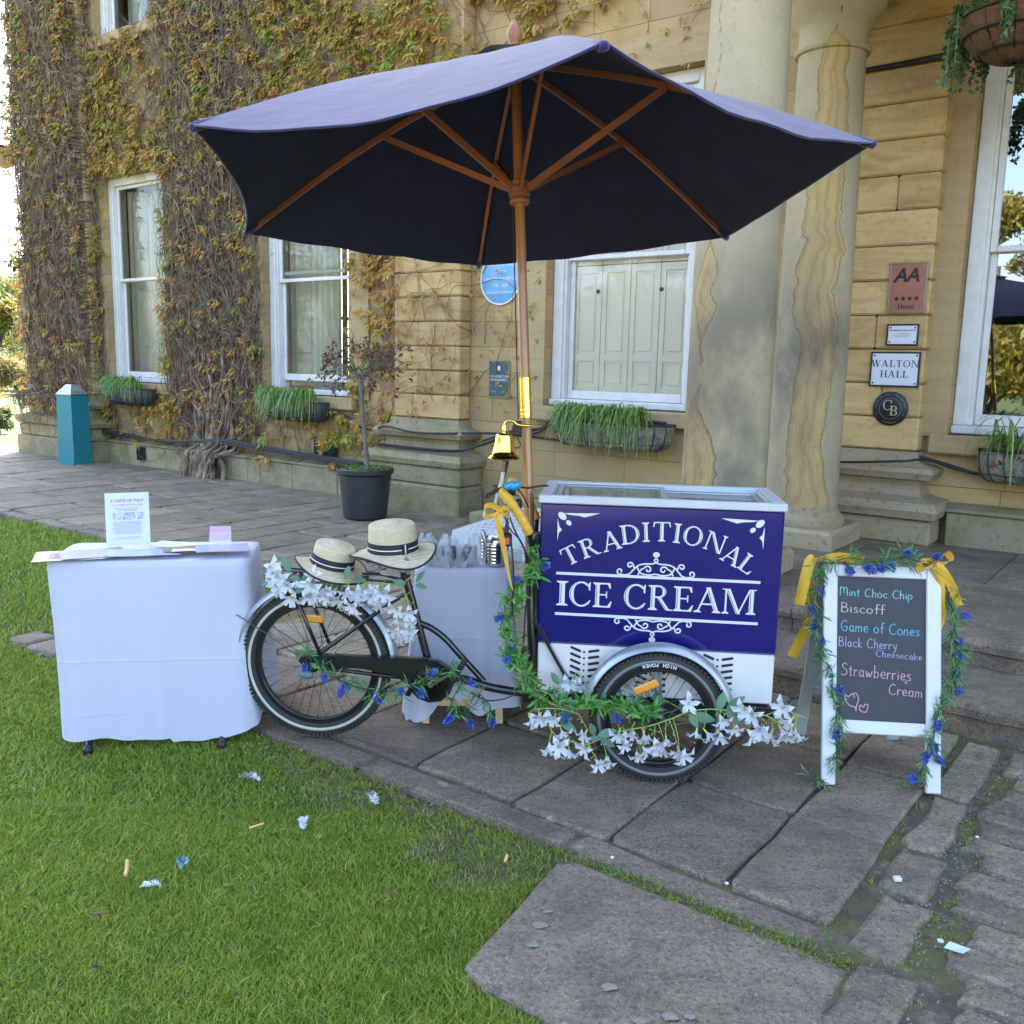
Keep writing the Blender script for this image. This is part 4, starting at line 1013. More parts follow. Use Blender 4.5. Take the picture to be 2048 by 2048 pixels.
M_darkhub = mat('dark_hub_metal', [(.08, .08, .085)], .35, metal=.8)
def wheel(c, R, w, rimw, stripe=None, refl=None, nsp=32, seed=0, face=-1):
    """tyre with knobbly tread, rim, spokes and hub; axis along y"""
    x, y, z = c; RX = Matrix.Rotation(pi/2, 3, 'X')
    rim = MB(); r0 = R-.062
    rim.lathe([(r0-.018, -.011), (r0-.014, -.013), (r0, -.012), (r0+.006, -.013), (r0+.006, .013), (r0, .012), (r0-.014, .013), (r0-.018, .011), (r0-.018, -.011)], 72, c, RX)
    W = rim.build("wheel", M_rim, trike, smooth=True, auto=30)
    ty = MB(); prof = []
    for i in range(13):
        a = pi*(-.12+1.24*i/12); prof.append((R-.030+.030*sin(a)*1.0-.003, -w/2*cos(a)))
    ty.lathe(prof, 96, c, RX)
    ty.lathe([(prof[0][0], prof[0][1]), (r0+.004, -.012), (r0+.004, .012), (prof[-1][0], prof[-1][1])], 96, c, RX)
    rr = random.Random(seed)
    nk = int(2*pi*R/.019)
    for k in range(nk):
        for row, off in ((-.017, 0), (0, .5), (.017, 0)):
            a = 2*pi*(k+off)/nk; rad_ = R-.005-(.004 if row else 0); M_ = Matrix.Rotation(-a, 3, 'Y')
            b = MB(); b.box(-.006, .006, row-.007, row+.007, rad_-.006, rad_+.006); ty.add([tuple(M_ @ Vector(p)+Vector(c)) for p in b.v], b.f)
    ty.build("tyre", M_tyre, W, smooth=False)
    if stripe:
        s_ = MB()
        for sg in (-1, 1):
            pr = [(R-.043, sg*(w/2*.93)), (R-.0405, sg*(w/2*.985+.0012)), (R-.034, sg*(w/2+.0012)), (R-.031, sg*(w/2*.99))]
            s_.lathe(pr, 96, c, RX)
        s_.build("sidewall_stripe", stripe, W, smooth=True)
    sp = MB(); hub = MB()
    hub.lathe([(.008, -.075), (.012, -.07), (.014, -.05), (.028, -.046), (.028, -.042), (.016, -.036), (.016, .036), (.028, .042), (.028, .046), (.014, .05), (.012, .075), (0, .075)], 20, c, RX)
    hub.build("hub", M_darkhub, W, smooth=True, auto=40)
    for k in range(nsp):
        a = 2*pi*k/nsp; sgn = 1 if k % 2 else -1; cr = .9 if (k//2) % 2 else -.9
        sp.tube([(x+.026*cos(a+cr), y+sgn*.044, z+.026*sin(a+cr)), (x+(r0-.016)*cos(a), y+sgn*.004, z+(r0-.016)*sin(a))], .0013, 5, cap=False)
        sp.tube([(x+(r0-.032)*cos(a), y+sgn*.006, z+(r0-.032)*sin(a)), (x+(r0-.014)*cos(a), y+sgn*.004, z+(r0-.014)*sin(a))], .0026, 5)
    sp.build("spokes", M_steel if face > 0 else M_spoke, W)
    if refl:
        ang, rr_, L = refl; f = MB(); f.bbox(-L/2, L/2, -.012, .0, -.016, .016, .006); f.lathe([(.008, -.0135), (.008, -.012)], 12, (0, 0, 0), Matrix.Rotation(pi/2, 3, 'X'))
        M_ = Matrix.Rotation(-ang[1], 3, 'Y'); P = Vector((x+rr_*cos(ang[0]), y-.022, z+rr_*sin(ang[0])))
        f.v = [tuple(M_ @ Vector(p)+P) for p in f.v]; ob = f.build("reflector", M_amber, W)
    # rim lettering
    tx = Ink(); tw = "HIGH POWER"; hs = .013
    rt = r0-.004
    return W, r0
M_spoke = mat("dark_spoke", [(.10, .10, .10)], .35, metal=.9)
YB = .215
rear, rr0 = wheel((-1.459, YB, .326), .326, .052, .02, stripe=M_cream, refl=((rad(92), 0), .20, .095), nsp=36, seed=1)
M_greyline = mat("grey_sidewall_line", [(.16, .165, .17)], .5)
fw, fr0 = wheel((-.022, 0, .264), .264, .050, .02, stripe=M_greyline, refl=((rad(112), rad(27)), .135, .10), nsp=32, seed=2)
fw2, _ = wheel((-.022, .645, .264), .264, .050, .02, stripe=M_greyline, nsp=32, seed=3)
# letters round the rims, upside down as in the picture
def rim_text(W, c, r, a_mid, txt, h, m):
    k = Ink(); n = len(txt); st = h*.95/r
    for i, ch in enumerate(txt):
        if ch == ' ': continue
        a = a_mid+(i-(n-1)/2)*st
        k.put(sans(ch, h*1.35, bold=.0006), (r+h*.5)*cos(a), (r+h*.5)*sin(a), 1, a+pi/2+0.0)
    return k.build("rim_lettering", m, W, lambda a, b, d: (c[0]+a, c[1]-.0135-d, c[2]+b))
rim_text(rear, (-1.459, YB-.0125, .326), rr0-.002+.014, rad(72), "HIGH POWER", .017, M_vinyl)
rim_text(fw, (-.022, -.0115, .264), fr0+.013, rad(91), "HIGH POWER", .014, M_vinyl)

def fender(c, R, w, a0, a1, stay=True, name="fender", parent=trike):
    g = MB(); n = 36
    def P(s_, t_):
        a = rad(a0+(a1-a0)*s_); u = (t_-.5); rr_ = R-.022*(2*abs(u))**2.4
        return (c[0]+rr_*cos(a), c[1]+u*w, c[2]+rr_*sin(a))
    g.grid(P, n, 10)
    def P2(s_, t_):
        p = P(s_, t_); a = rad(a0+(a1-a0)*s_); return (p[0]-.0025*cos(a), p[1], p[2]-.0025*sin(a))
    k = MB(); k.grid(P2, n, 10); g.add(k.v, [f[::-1] for f in k.f])
    f = g.build(name, M_silver, parent, smooth=True)
    return f
fender((-.022, 0, .264), .298, .075, 5, 175)
fender((-.022, .645, .264), .302, .085, 4, 176)
ff = fender((-1.459, YB, .326), .362, .07, 6, 166)
g = MB()
for s_ in (-1, 1): g.tube([(-1.459, YB+s_*.06, .33), (-1.66, YB+s_*.045, .455), (-1.795, YB+s_*.036, .53)], .0024, 6)
g.build("fender_stay", M_darkhub, ff)

# frame tubes
g = MB()
st0, st1 = (-1.075, YB, .735), (-.955, YB, .295)
g.tube([st0, st1], .017, 14)
g.tube(sm3([(-1.025, YB, .53), (-.96, YB, .505), (-.90, YB, .462), (-.842, YB, .40), (-.79, YB, .345), (-.735, YB, .288)]), .0135, 12)
g.tube(sm3([(-.965, YB, .295), (-.88, YB, .30), (-.80, YB, .287), (-.70, YB, .262), (-.56, YB, .248), (-.50, YB, .248)]), .0185, 14)
for s_ in (-1, 1):
    g.tube([(-1.06, YB+s_*.03, .655), (-1.12, YB+s_*.04, .62), (-1.478, YB+s_*.062, .345)], .0085, 10)
    g.tube([(-.955, YB+s_*.03, .29), (-1.12, YB+s_*.045, .30), (-1.478, YB+s_*.062, .33)], .0085, 10)
    g.bbox(-1.50, -1.455, YB+s_*.062-.004, YB+s_*.062+.004, .305, .36, .003)
g.tube([(-1.10, YB-.042, .632), (-1.10, YB+.042, .632)], .007, 8)
g.lathe([(.022, -.04), (.026, -.036), (.026, .036), (.022, .04)], 16, (-.955, YB, .29), Matrix.Rotation(pi/2, 3, 'X'))
g.lathe([(.021, -.012), (.021, .012)], 16, (-1.073, YB, .725))
g.build("frame", M_frame, trike, smooth=True, auto=50)
# carrier frame under and beside the freezer, steering column
g = MB()
g.bbox(-.56, .445, .10, .14, .245, .292, .004); g.bbox(-.56, .445, .50, .54, .245, .292, .004); g.bbox(-.56, -.52, .14, .50, .248, .29, .004); g.bbox(.405, .445, .14, .50, .248, .29, .004)
g.tube([(-.022, .03, .264), (-.022, .60, .264)], .011, 10)
g.bbox(-.552, -.532, .19, .24, .225, .905, .004); g.bbox(-.532, -.512, .17, .26, .255, .93, .004)
g.bar((-.515, .082, .60), (-.36, .082, .335), .034, .012)
g.bar((-.515, .17, .60), (-.515, .075, .60), .02, .03)
for z in (.35, .47, .62, .78): g.lathe([(.007, -.004), (.007, .0), (0, .001)], 6, (-.542, .186, z), Matrix.Rotation(pi/2, 3, 'X'))
g.tube([(-.022, -.012, .264), (-.022, .09, .264)], .009, 8); g.bbox(-.06, .02, .05, .09, .235, .30, .005)
g.bar((-.022, .05, .30), (-.022, .11, .50), .03, .008)
g.build("carrier_frame", M_frame, trike)
# chain case, ring, crank, pedals
g = MB(); yc_ = YB-.052
cc = [(-1.515, .352), (-1.505, .372), (-1.475, .384), (-1.20, .386), (-.985, .392), (-.915, .385), (-.862, .35), (-.85, .295), (-.868, .245), (-.905, .212), (-.955, .203), (-1.0, .218), (-1.035, .255), (-1.06, .292), (-1.12, .318), (-1.25, .338), (-1.46, .332), (-1.50, .338)]
v = [(x, yc_-.014, z) for x, z in cc]+[(x, yc_+.014, z) for x, z in cc]; n = len(cc)
inn = [(x+(-1.15-x)*.012, yc_-.020, z+(.30-z)*.05) for x, z in cc]; v += inn
g.add(v, [(i, (i+1) % n, n+(i+1) % n, n+i) for i in range(n)]+[(2*n+i, 2*n+(i+1) % n, (i+1) % n, i) for i in range(n)]+[tuple(2*n+i for i in range(n)), tuple(n+i for i in range(n))[::-1]])
ccs = g.build("chain_case", M_frame, trike)
g = MB(); g.lathe([(.0, .004), (.07, .004), (.078, .0), (.078, -.006)], 32, (-.945, yc_-.016, .288), Matrix.Rotation(pi/2, 3, 'X')); g.build('chain_guard_disc', M_frame, ccs, smooth=True)
g = MB(); g.tube([(-.945, yc_-.035, .288), (-.945, YB+.1, .288)], .012, 10)
g.bar((-.945, yc_-.036, .288), (-.825, yc_-.044, .372), .018, .012); g.bar((-.945, YB+.085, .288), (-1.065, YB+.092, .204), .018, .012)
cr = g.build("crank", M_steel, trike)
for (x, y, z) in ((-.818, yc_-.09, .376), (-1.07, YB+.145, .20)):
    g = MB()
    for s_ in (-1, 1): g.bbox(x+s_*.032-.011, x+s_*.032+.011, y-.042, y+.042, z-.012, z+.012, .004)
    for s_ in (-1, 0, 1): g.bbox(x-.03, x+.03, y+s_*.034-.005, y+s_*.034+.005, z-.009, z+.009, .002)
    g.v = [(x+(p[0]-x)*.45-(p[2]-z)*.9, p[1], z+(p[2]-z)*.45+(p[0]-x)*.9) for p in g.v]
    g.build("pedal", M_black, trike)
g = MB(); g.lathe([(0, -.012), (.02, -.011), (.026, -.002), (.02, .008), (0, .01)], 20, (0, 0, 0), Matrix.Rotation(pi/2, 3, 'X')); g.v = [(-1.472+p[0]*1.35, YB-.095+p[1], .302+p[2]*.75) for p in g.v]; g.build("axle_cap", mat("grey_rubber", [(.14, .16, .18)], .5), trike, smooth=True)
# rear rack
g = MB(); zr = .712
lp = [(-1.20, YB-.062, zr), (-1.40, YB-.066, zr), (-1.56, YB-.066, zr+.004), (-1.635, YB-.06, zr+.012), (-1.662, YB-.03, zr+.016), (-1.662, YB+.03, zr+.016), (-1.635, YB+.06, zr+.012), (-1.56, YB+.066, zr+.004), (-1.40, YB+.066, zr), (-1.20, YB+.062, zr)]
g.tube(sm3(lp, 4), .0075, 8)
for x in (-1.55, -1.42, -1.29): g.tube([(x, YB-.064, zr), (x, YB+.064, zr)], .005, 6)
for y in (-.025, .025): g.tube([(-1.22, YB+y, zr+.005), (-1.64, YB+y, zr+.02)], .005, 6)
for s_ in (-1, 1):
    g.tube([(-1.535, YB+s_*.066, .66), (-1.475, YB+s_*.07, .52), (-1.42, YB+s_*.066, .385)], .008, 8); g.tube([(-1.535, YB+s_*.066, .66), (-1.55, YB+s_*.066, zr)], .008, 8)
    g.tube([(-1.20, YB+s_*.062, zr), (-1.08, YB+s_*.02, .70)], .006, 8)
g.build("rear_rack", M_frame, trike, smooth=True)
# saddle with springs on its post
g = MB(); g.tube([(-1.072, YB, .70), (-1.098, YB, .80)], .0135, 12); 
for s_ in (-1, 1): g.tube([(-1.07, YB+s_*.02, .802), (-1.12, YB+s_*.03, .788), (-1.19, YB+s_*.05, .80)], .004, 6)
for s_ in (-1, 1):
    g.tube([(-1.18+.016*cos(a), YB+s_*.055+.016*sin(a), .765+.04*i/40) for i, a in enumerate([i*.55 for i in range(41)])], .0035, 6)
g.bbox(-1.112, -1.085, YB-.016, YB+.016, .775, .80, .004)
sp_ = g.build("seat_post", M_steel, trike, smooth=True)
g = MB()
g.grid(lambda s_, t_: (-1.215+.20*s_, YB+(.080*(1-s_)**.8*(1-.25*s_)+.018)*(2*t_-1), .828-.03*(2*t_-1)**2-.012*s_), 12, 10)
g.grid(lambda s_, t_: (-1.215+.20*s_, YB+(.080*(1-s_)**.8*(1-.25*s_)+.018)*(1-2*t_), .795-.012*s_), 12, 10)
g.build("saddle", M_black, trike, smooth=True)

# freezer box
FXX = (-.506, .424); FY = (.09, .56)
g = MB(); g.bbox(FXX[0], FXX[1], FY[0], FY[1], .507, 1.074, .008)
fz = g.build("freezer_box", M_navy, trike)
g = MB(); g.bbox(FXX[0]+.004, FXX[1]-.002, FY[0]+.003, FY[1]-.003, .305, .505, .006); fb = g.build("freezer_base", M_fwhite, fz)
g = MB(); o_ = .008
x0, x1, y0, y1 = FXX[0]-o_, FXX[1]+o_, FY[0]-o_, FY[1]+o_
for a in ((x0, x1, y0, y0+.035), (x0, x1, y1-.035, y1), (x0, x0+.045, y0+.035, y1-.035), (x1-.045, x1, y0+.035, y1-.035)): g.bbox(*a, 1.072, 1.103, .004)
g.bbox(x0+.045, x0+.055, y0+.035, y1-.035, 1.07, 1.094, .002); g.bbox(x1-.055, x1-.045, y0+.035, y1-.035, 1.07, 1.094, .002)
lf = g.build("lid_frame", M_grey, fz)
g = MB(); xm = (x0+x1)/2+.01
def lidframe(a, b, z):
    for q in ((a, b, y0+.037, y0+.06), (a, b, y1-.06, y1-.037), (a, a+.022, y0+.06, y1-.06), (b-.022, b, y0+.06, y1-.06)): g.bbox(*q, z, z+.012, .003)
lidframe(x0+.058, xm+.02, 1.083); lidframe(xm-.02, x1-.058, 1.070)
g.build("sliding_lid", M_silver, fz)
g = MB(); g.quad((x0+.08, y0+.06, 1.089), (xm, y0+.06, 1.089), (xm, y1-.06, 1.089), (x0+.08, y1-.06, 1.089)); g.quad((xm, y0+.06, 1.076), (x1-.08, y0+.06, 1.076), (x1-.08, y1-.06, 1.076), (xm, y1-.06, 1.076)); g.build("lid_glass", M_fglass, fz)
g = MB()
for i, x in enumerate([x0+.09+.19*k for k in range(4)]): g.bbox(x, x+.175, y0+.07, y1-.07, 1.0745, 1.0752, .0001)
g.build("tub_lid", M_fwhite, fz)
# vents: slanted slots and dots
def slot(k, x, z, a, L=.036, w=.011):
    c_, s_ = cos(a)*L/2, sin(a)*L/2; k.ribbon([(x-c_, z-s_), (x+c_, z+s_)], w); k.disc(x-c_, z-s_, w/2, n=10); k.disc(x+c_, z+s_, w/2, n=10)
for x, z0 in ((-.315, .488), (.207, .486), (-.05, .488)):
    k = Ink()
    for i in range(7):
        z = z0-.0255*i; slot(k, x-.036, z, -.38); slot(k, x+.036, z-.004, .20); k.disc(x-.002, z-.01, .0045)
    k.build("vent", M_black, fb, lambda a, b, h: (a, FY[0]+.003-h, b))
# lettering on the front
L = Ink()
def ux(X): return -.4375+(X-133)*.000479
def uz(X, Y): return .795+(750+(X-133)*.0457-Y)*.000490
for ch, X, Y, a, h in (('T', 243, 605, 29, .072), ('R', 398, 540, 22.5, .074), ('A', 575, 488, 17, .075), ('D', 722, 436, 9.5, .076), ('I', 848, 420, 4.5, .076), ('T', 975, 417, 1, .076), ('I', 1098, 430, -4, .076), ('O', 1224, 452, -9, .074), ('N', 1402, 505, -18, .074), ('A', 1547, 610, -27.5, .073), ('L', 1668, 676, -33, .072)):
    gl, w = serif_glyph(ch); a = rad(a); cx_, cz_ = ux(X), uz(X, Y)
    L.put(gl, cx_-h*(w/2*cos(a)-.5*sin(a)), cz_-h*(w/2*sin(a)+.5*cos(a)), h, a)
for ch, X0, X1 in (('I', 140, 235), ('C', 240, 428), ('E', 440, 598), ('C', 687, 875), ('R', 890, 1085), ('E', 1093, 1255), ('A', 1260, 1490), ('M', 1482, 1755)):
    gl, w = serif_glyph(ch); L.put(gl, ux(X0), .6655, .099, 0, (ux(X1)-ux(X0))/(w*.099))
for z in (.795, .631): L.poly([(-.4375, z-.0055), (.349, z-.0055), (.349, z+.0055), (-.4375, z+.0055)])
def scroll(cx_, z0, up):
    s_ = .000485 if up else -.00046
    def R_(pts, w=12):
        for m_ in (-1, 1): L.ribbon([(cx_+m_*p[0]*.000485, z0+p[1]*s_) for p in pts], [w*.000485]*len(pts))
    R_(sm([(0, 112), (35, 100), (90, 98), (140, 82), (178, 45), (205, 12)])); R_(sm([(205, 12), (240, 0), (285, 6)]))
    R_(spiral(205, 82, 27, 9, 200, -190)); R_(sm([(140, 82), (160, 66), (180, 72)])); R_(spiral(283, 30, 27, 8, -80, 250)); R_(sm([(150, 72), (120, 22), (60, 8), (0, 18)])); R_(spiral(62, 52, 32, 8, 20, 380)); R_(sm([(92, 62), (118, 48), (140, 6)]))
    R_(sm([(0, 150), (14, 130), (0, 112)]), 11); L.disc(cx_, z0+176*s_, 27*.000485, 22*.000485)
scroll(-.051, .800, True); scroll(-.053, .626, False)
def corner(x, z, m_):
    q = lambda p: [(x+m_*a, z+b) for a, b in p]
    L.poly(q([(.022, .0), (.165, .004), (.105, -.014), (.085, -.009), (.045, -.006)][::(1 if m_ > 0 else -1)]))
    L.poly(q([(.0, -.022), (.008, -.055), (.018, -.066), (.006, -.08), (.001, -.112)])); L.disc(x+m_*.018, z-.012, .019, .0125, rot=-.75*m_); L.disc(x+m_*.044, z-.038, .012, .009, rot=-.75*m_)
corner(-.438, 1.035, 1); corner(.352, 1.035, -1)
L.build("lettering", M_vinyl, fz, lambda a, b, h: (a, FY[0]-h, b))

# handlebars with yellow ribbon-wrapped grips, brake levers, cables
M_blue = mat("bright_blue_plastic", [(.01, .25, .55)], .25, coat=.6)
def hbar(s_):
    y = .215+s_*.17
    P = [(-.542, .215+s_*.05, .86), (-.543, .215+s_*.10, .90), (-.545, y-.01*s_, .955), (-.575, y+.005*s_, 1.015), (-.615, y+.01*s_, 1.075), (-.648, y, 1.108), (-.655, y-.02*s_, 1.115)]
    return P
g = MB(); g.tube(sm3(hbar(-1)[:3]), .011, 10); g.tube(sm3(hbar(1)[:3]), .011, 10); g.tube([(-.542, .14, .86), (-.542, .29, .86)], .011, 10)
hb_ = g.build("handlebar", M_frame, trike, smooth=True)
for s_ in (-1, 1):
    g = MB(); P = sm3(hbar(s_)[2:], 10); g.tube(P, [.0185+.0016*((i % 5) > 2) for i in range(len(P))], 14); g.build("grip", M_yellow, hb_, smooth=True)
g = MB(); g.lathe([(.0, -.02), (.024, -.018), (.026, .012), (.018, .02), (0, .02)], 14, (-.628, .06, 1.118), Matrix.Rotation(.8, 3, 'Y')); g.tube(sm3([(-.63, .07, 1.12), (-.66, .05, 1.125), (-.70, .03, 1.105), (-.715, .02, 1.095)]), [.008]*18+[.004], 8) 
g.tube(sm3([(-.62, .07, 1.12), (-.59, .09, 1.13), (-.56, .15, 1.12), (-.53, .3, 1.11), (-.50, .36, 1.105)]), .004, 8); g.bbox(-.60, -.575, .03, .055, 1.03, 1.09, .006)
g.build("brake_lever", M_black, hb_, smooth=True, auto=40)
g = MB()
for a in (-.60, -.622): g.lathe([(0, -.02), (.014, -.018), (.016, 0), (.014, .018), (0, .02)], 14, (a, .035, 1.142), Matrix.Rotation(1.2, 3, 'Y'))
g.bbox(-.625, -.595, .025, .05, 1.128, 1.15, .006); g.build("clip_light", M_blue, hb_, smooth=True, auto=40)
g = MB()
g.tube(sm3([(-.625, .06, 1.10), (-.64, .02, 1.04), (-.615, .0, .98), (-.57, .03, .92), (-.545, .10, .80), (-.56, .12, .60), (-.565, .13, .34)]), .003, 6)
g.tube(sm3([(-.60, .07, 1.13), (-.57, .05, 1.10), (-.555, .10, 1.05)]), .003, 6)
g.tube(sm3([(-.635, .03, 1.06), (-.60, .01, .98), (-.56, .02, .90), (-.55, .06, .84)]), .0035, 6)
g.tube(sm3([(-.555, .13, .34), (-.60, .12, .27), (-.70, .12, .24), (-.78, .14, .262)]), .003, 6)
g.build("brake_cable", M_cable, hb_)
# ------------------------------------------------------------------ parasol, leaning a little, its pole strapped to the steering column
M_teak = mat("varnished_teak", [(.27, .105, .03), (.38, .165, .055)], .32, 4, stretch=(6, 6, .7), coat=.4)
M_teakrib = mat("reddish_hardwood", [(.25, .08, .032), (.33, .12, .045)], .4, 5)
M_brass = mat("polished_brass", [(.86, .58, .14), (.80, .52, .12)], .16, 4, metal=1)
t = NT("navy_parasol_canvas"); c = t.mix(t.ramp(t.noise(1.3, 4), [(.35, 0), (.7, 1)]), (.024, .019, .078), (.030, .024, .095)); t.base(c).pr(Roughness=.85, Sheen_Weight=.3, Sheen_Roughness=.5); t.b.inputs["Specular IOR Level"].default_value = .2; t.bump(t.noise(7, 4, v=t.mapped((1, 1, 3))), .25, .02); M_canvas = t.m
M_undershade = mat("canvas_underside_shade", [(.011, .012, .034), (.016, .018, .048)], .9)  # same canvas seen from below, its shade put into a darker colour
AX = Vector((-.05345, .10646, .99288)).normalized(); PB = cp(-.557, .225, .9)
E1 = Vector((0, 1, 0)).cross(AX).normalized(); E2 = AX.cross(E1)
par = tag(empty("parasol", PB-AX*.62), "large navy blue six-sided wooden parasol open over the ice cream tricycle", "parasol")
OP = PB-AX*.62
def pp(r, ph, h): return PB-OP+AX*h+(E1*cos(ph)+E2*sin(ph))*r      # local to the parasol empty
MA = Matrix((E1, E2, AX)).transposed()
TR, TA, RR, PH = 1.3994, 1.9725, 1.3039, 4.8790
TIPDZ = [.0]*6
g = MB(); g.tube([pp(0, 0, -.12), pp(0, 0, .50)], .0205, 20); g.tube([pp(0, 0, .50), pp(0, 0, 1.93)], .0205, 20); 
pole = g.build("pole", M_teak, par, smooth=True, auto=40)
base_ = PB-OP
g = MB(); g.tube([pp(0, 0, -.62), pp(0, 0, -.06)], .0245, 20); g.build("socket", M_frame, par, smooth=True, auto=40)
g = MB(); g.lathe([(.0215, .49), (.0235, .492), (.0235, .655), (.0215, .657), (.0215, .49)], 28, base_, MA); g.lathe([(.0245, .52), (.025, .523), (.0245, .526)], 28, base_, MA); g.lathe([(.0245, .505), (.025, .508), (.0245, .511)], 28, base_, MA); g.build("ferrule", M_brass, pole, smooth=True, auto=40)
g = MB(); g.lathe([(.0, 1.90), (.020, 1.91), (.022, 1.945), (.025, 1.955), (.019, 1.965), (.022, 1.978), (.031, 1.997), (.032, 2.01), (.027, 2.03), (.017, 2.046), (.012, 2.054), (.0105, 2.062), (0, 2.068)], 24, base_, MA); g.build("finial", M_teakrib, par, smooth=True, auto=50)
HZ = 1.405
g = MB(); g.lathe([(.0212, HZ-.06), (.036, HZ-.06), (.041, HZ-.052), (.041, HZ-.04), (.036, HZ-.034), (.043, HZ-.026), (.043, HZ+.004), (.036, HZ+.012), (.041, HZ+.02), (.041, HZ+.028), (.0212, HZ+.03)], 28, base_, MA)
g.build("hub", M_teakrib, par, smooth=True, auto=40)
g = MB(); g.lathe([(.0212, TA-.10), (.04, TA-.10), (.042, TA-.06), (.0212, TA-.05)], 28, base_, MA); g.build("crown_ring", M_teakrib, par, smooth=True, auto=40)
def rib_pt(k, s_):
    ph = PH+k*pi/3
    h = TA-.07+(TR-(TA-.07))*s_+.045*sin(pi*s_)
    return pp(.035+(RR-.03)*s_, ph, h)
ribs = []
for k in range(6):
    ph = PH+k*pi/3
    g = MB(); g.tube([rib_pt(k, i/14)-AX*.016 for i in range(15)], 1, 4, sq=(.0075, .011)); rb = g.build("rib", M_teakrib, par)
    g = MB(); a = pp(.032, ph, HZ); b = rib_pt(k, .44)-AX*.026; g.tube([a, b], 1, 4, sq=(.0065, .0125)); g.build("strut", M_teakrib, rb)
# canopy: six panels hung between the ribs, loose between the tips
def canopy_pt(k, a, s_, drop=0.0):
    """a 0..1 across a panel, s_ 0..1 from the top out to the rim"""
    A = rib_pt(k, s_); B = rib_pt((k+1) % 6, s_); p = A.lerp(B, a); w = 4*a*(1-a)
    mid = base_+AX*((p-base_).dot(AX))
    sag, pull = ((.075, .01), (.03, -.035), (.022, -.03), (.022, -.03), (.01, -.055), (.095, .015))[k]
    p = p-AX*(sag*w*s_**2.2-.010*w*sin(pi*s_))+(p-mid)*(pull*w*s_**3)
    q = .006*sin(a*21+k*2.1)*s_*sin(s_*5+k)*w
    return p+AX*(q-drop)
g = MB(); S0 = .045
for k in range(6): g.grid(lambda a, s_: canopy_pt(k, a, S0+(1.012-S0)*s_), 16, 22)
can = g.build("canopy", M_canvas, par, smooth=True)
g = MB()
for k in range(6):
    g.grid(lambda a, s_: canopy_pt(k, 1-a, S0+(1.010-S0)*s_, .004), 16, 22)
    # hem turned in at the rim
g.build("shaded_underside", M_undershade, can, smooth=True)
g = MB()
for k in range(6): g.tube([canopy_pt(k, i/16, 1.011, .002) for i in range(17)], .0042, 6)
g.build("hem", M_canvas, can, smooth=True)
# pockets over the rib ends
g = MB()
for k in range(6):
    p = rib_pt(k, 1.0); d = (rib_pt(k, 1.0)-rib_pt(k, .9)).normalized(); c_ = d.cross(AX).normalized()
    g.tube([p-d*.07-AX*.012, p-d*.02-AX*.014, p+d*.014-AX*.012, p+d*.024-AX*.006], [.013, .0165, .015, .006], 8)
g.build("tip_pocket", M_canvas, can, smooth=True)
# top cap over the vent
g = MB()
for k in range(6):
    def cap(a, s_, dz=0): 
        A = pp(.028+.19*s_, PH+k*pi/3, TA-.030-.075*s_); B = pp(.028+.19*s_, PH+(k+1)*pi/3, TA-.030-.075*s_); w = 4*a*(1-a); return A.lerp(B, a)+AX*(.028*w*s_**2+.004*sin(9*a+k)*s_+dz)
    g.grid(cap, 10, 6); 
    n0 = len(g.v); h_ = MB(); h_.grid(lambda a, s_: cap(1-a, s_, -.004), 10, 6); g.add(h_.v, h_.f)
g.build("vent_cap", M_canvas, can, smooth=True)
# pull cord, down from the hub to the cleat
g = MB(); g.tube(sm3([pp(.03, 2.3, TA-.10), pp(.028, 2.4, HZ+.03)]), .0022, 6); a = pp(.034, 2.5, HZ-.06); b = pp(.038, 2.6, .49)
g.tube([a, b], .0025, 6); g.build("pull_cord", mat("dark_red_cord", [(.07, .012, .015), (.12, .03, .03)], .8, 90), par)
g = MB(); q = pp(.03, 2.75, .47); M_ = Matrix.Rotation(.1, 3, 'Y')
g.bbox(q.x-.026, q.x+.012, q.y-.012, q.y+.012, q.z-.035, q.z+.012, .003); g.lathe([(.0, -.006), (.011, -.005), (.008, 0), (.011, .005), (0, .006)], 12, (q.x-.02, q.y-.012, q.z-.012), Matrix.Rotation(pi/2, 3, 'X')); g.build("cleat", M_black, par)
# braided cord ends hanging from the cleat
g = MB(); R_ = random.Random(4)
P = [(-.0, 0, -.01), (-.012, -.004, -.045), (-.016, -.004, -.09), (-.026, -.006, -.13), (-.028, -.006, -.165), (-.036, -.004, -.20), (-.046, 0, -.235)]
for ph in (0, 2.1, 4.2): g.tube([q+Vector((-.02, -.012, 0))+Vector(p_)+Vector((.0045*cos(i*1.1+ph), .0045*sin(i*1.1+ph), 0)) for i, p_ in enumerate(sm3(P, 6))], .0034, 6)
g.tube(sm3([tuple(q+Vector((-.025, -.01, -.10))), tuple(q+Vector((.005, -.025, -.085))), tuple(q+Vector((-.02, -.02, -.03)))]), .0026, 6)
g.build("cord_braid", bpy.data.materials["dark_red_cord"], par, smooth=True)

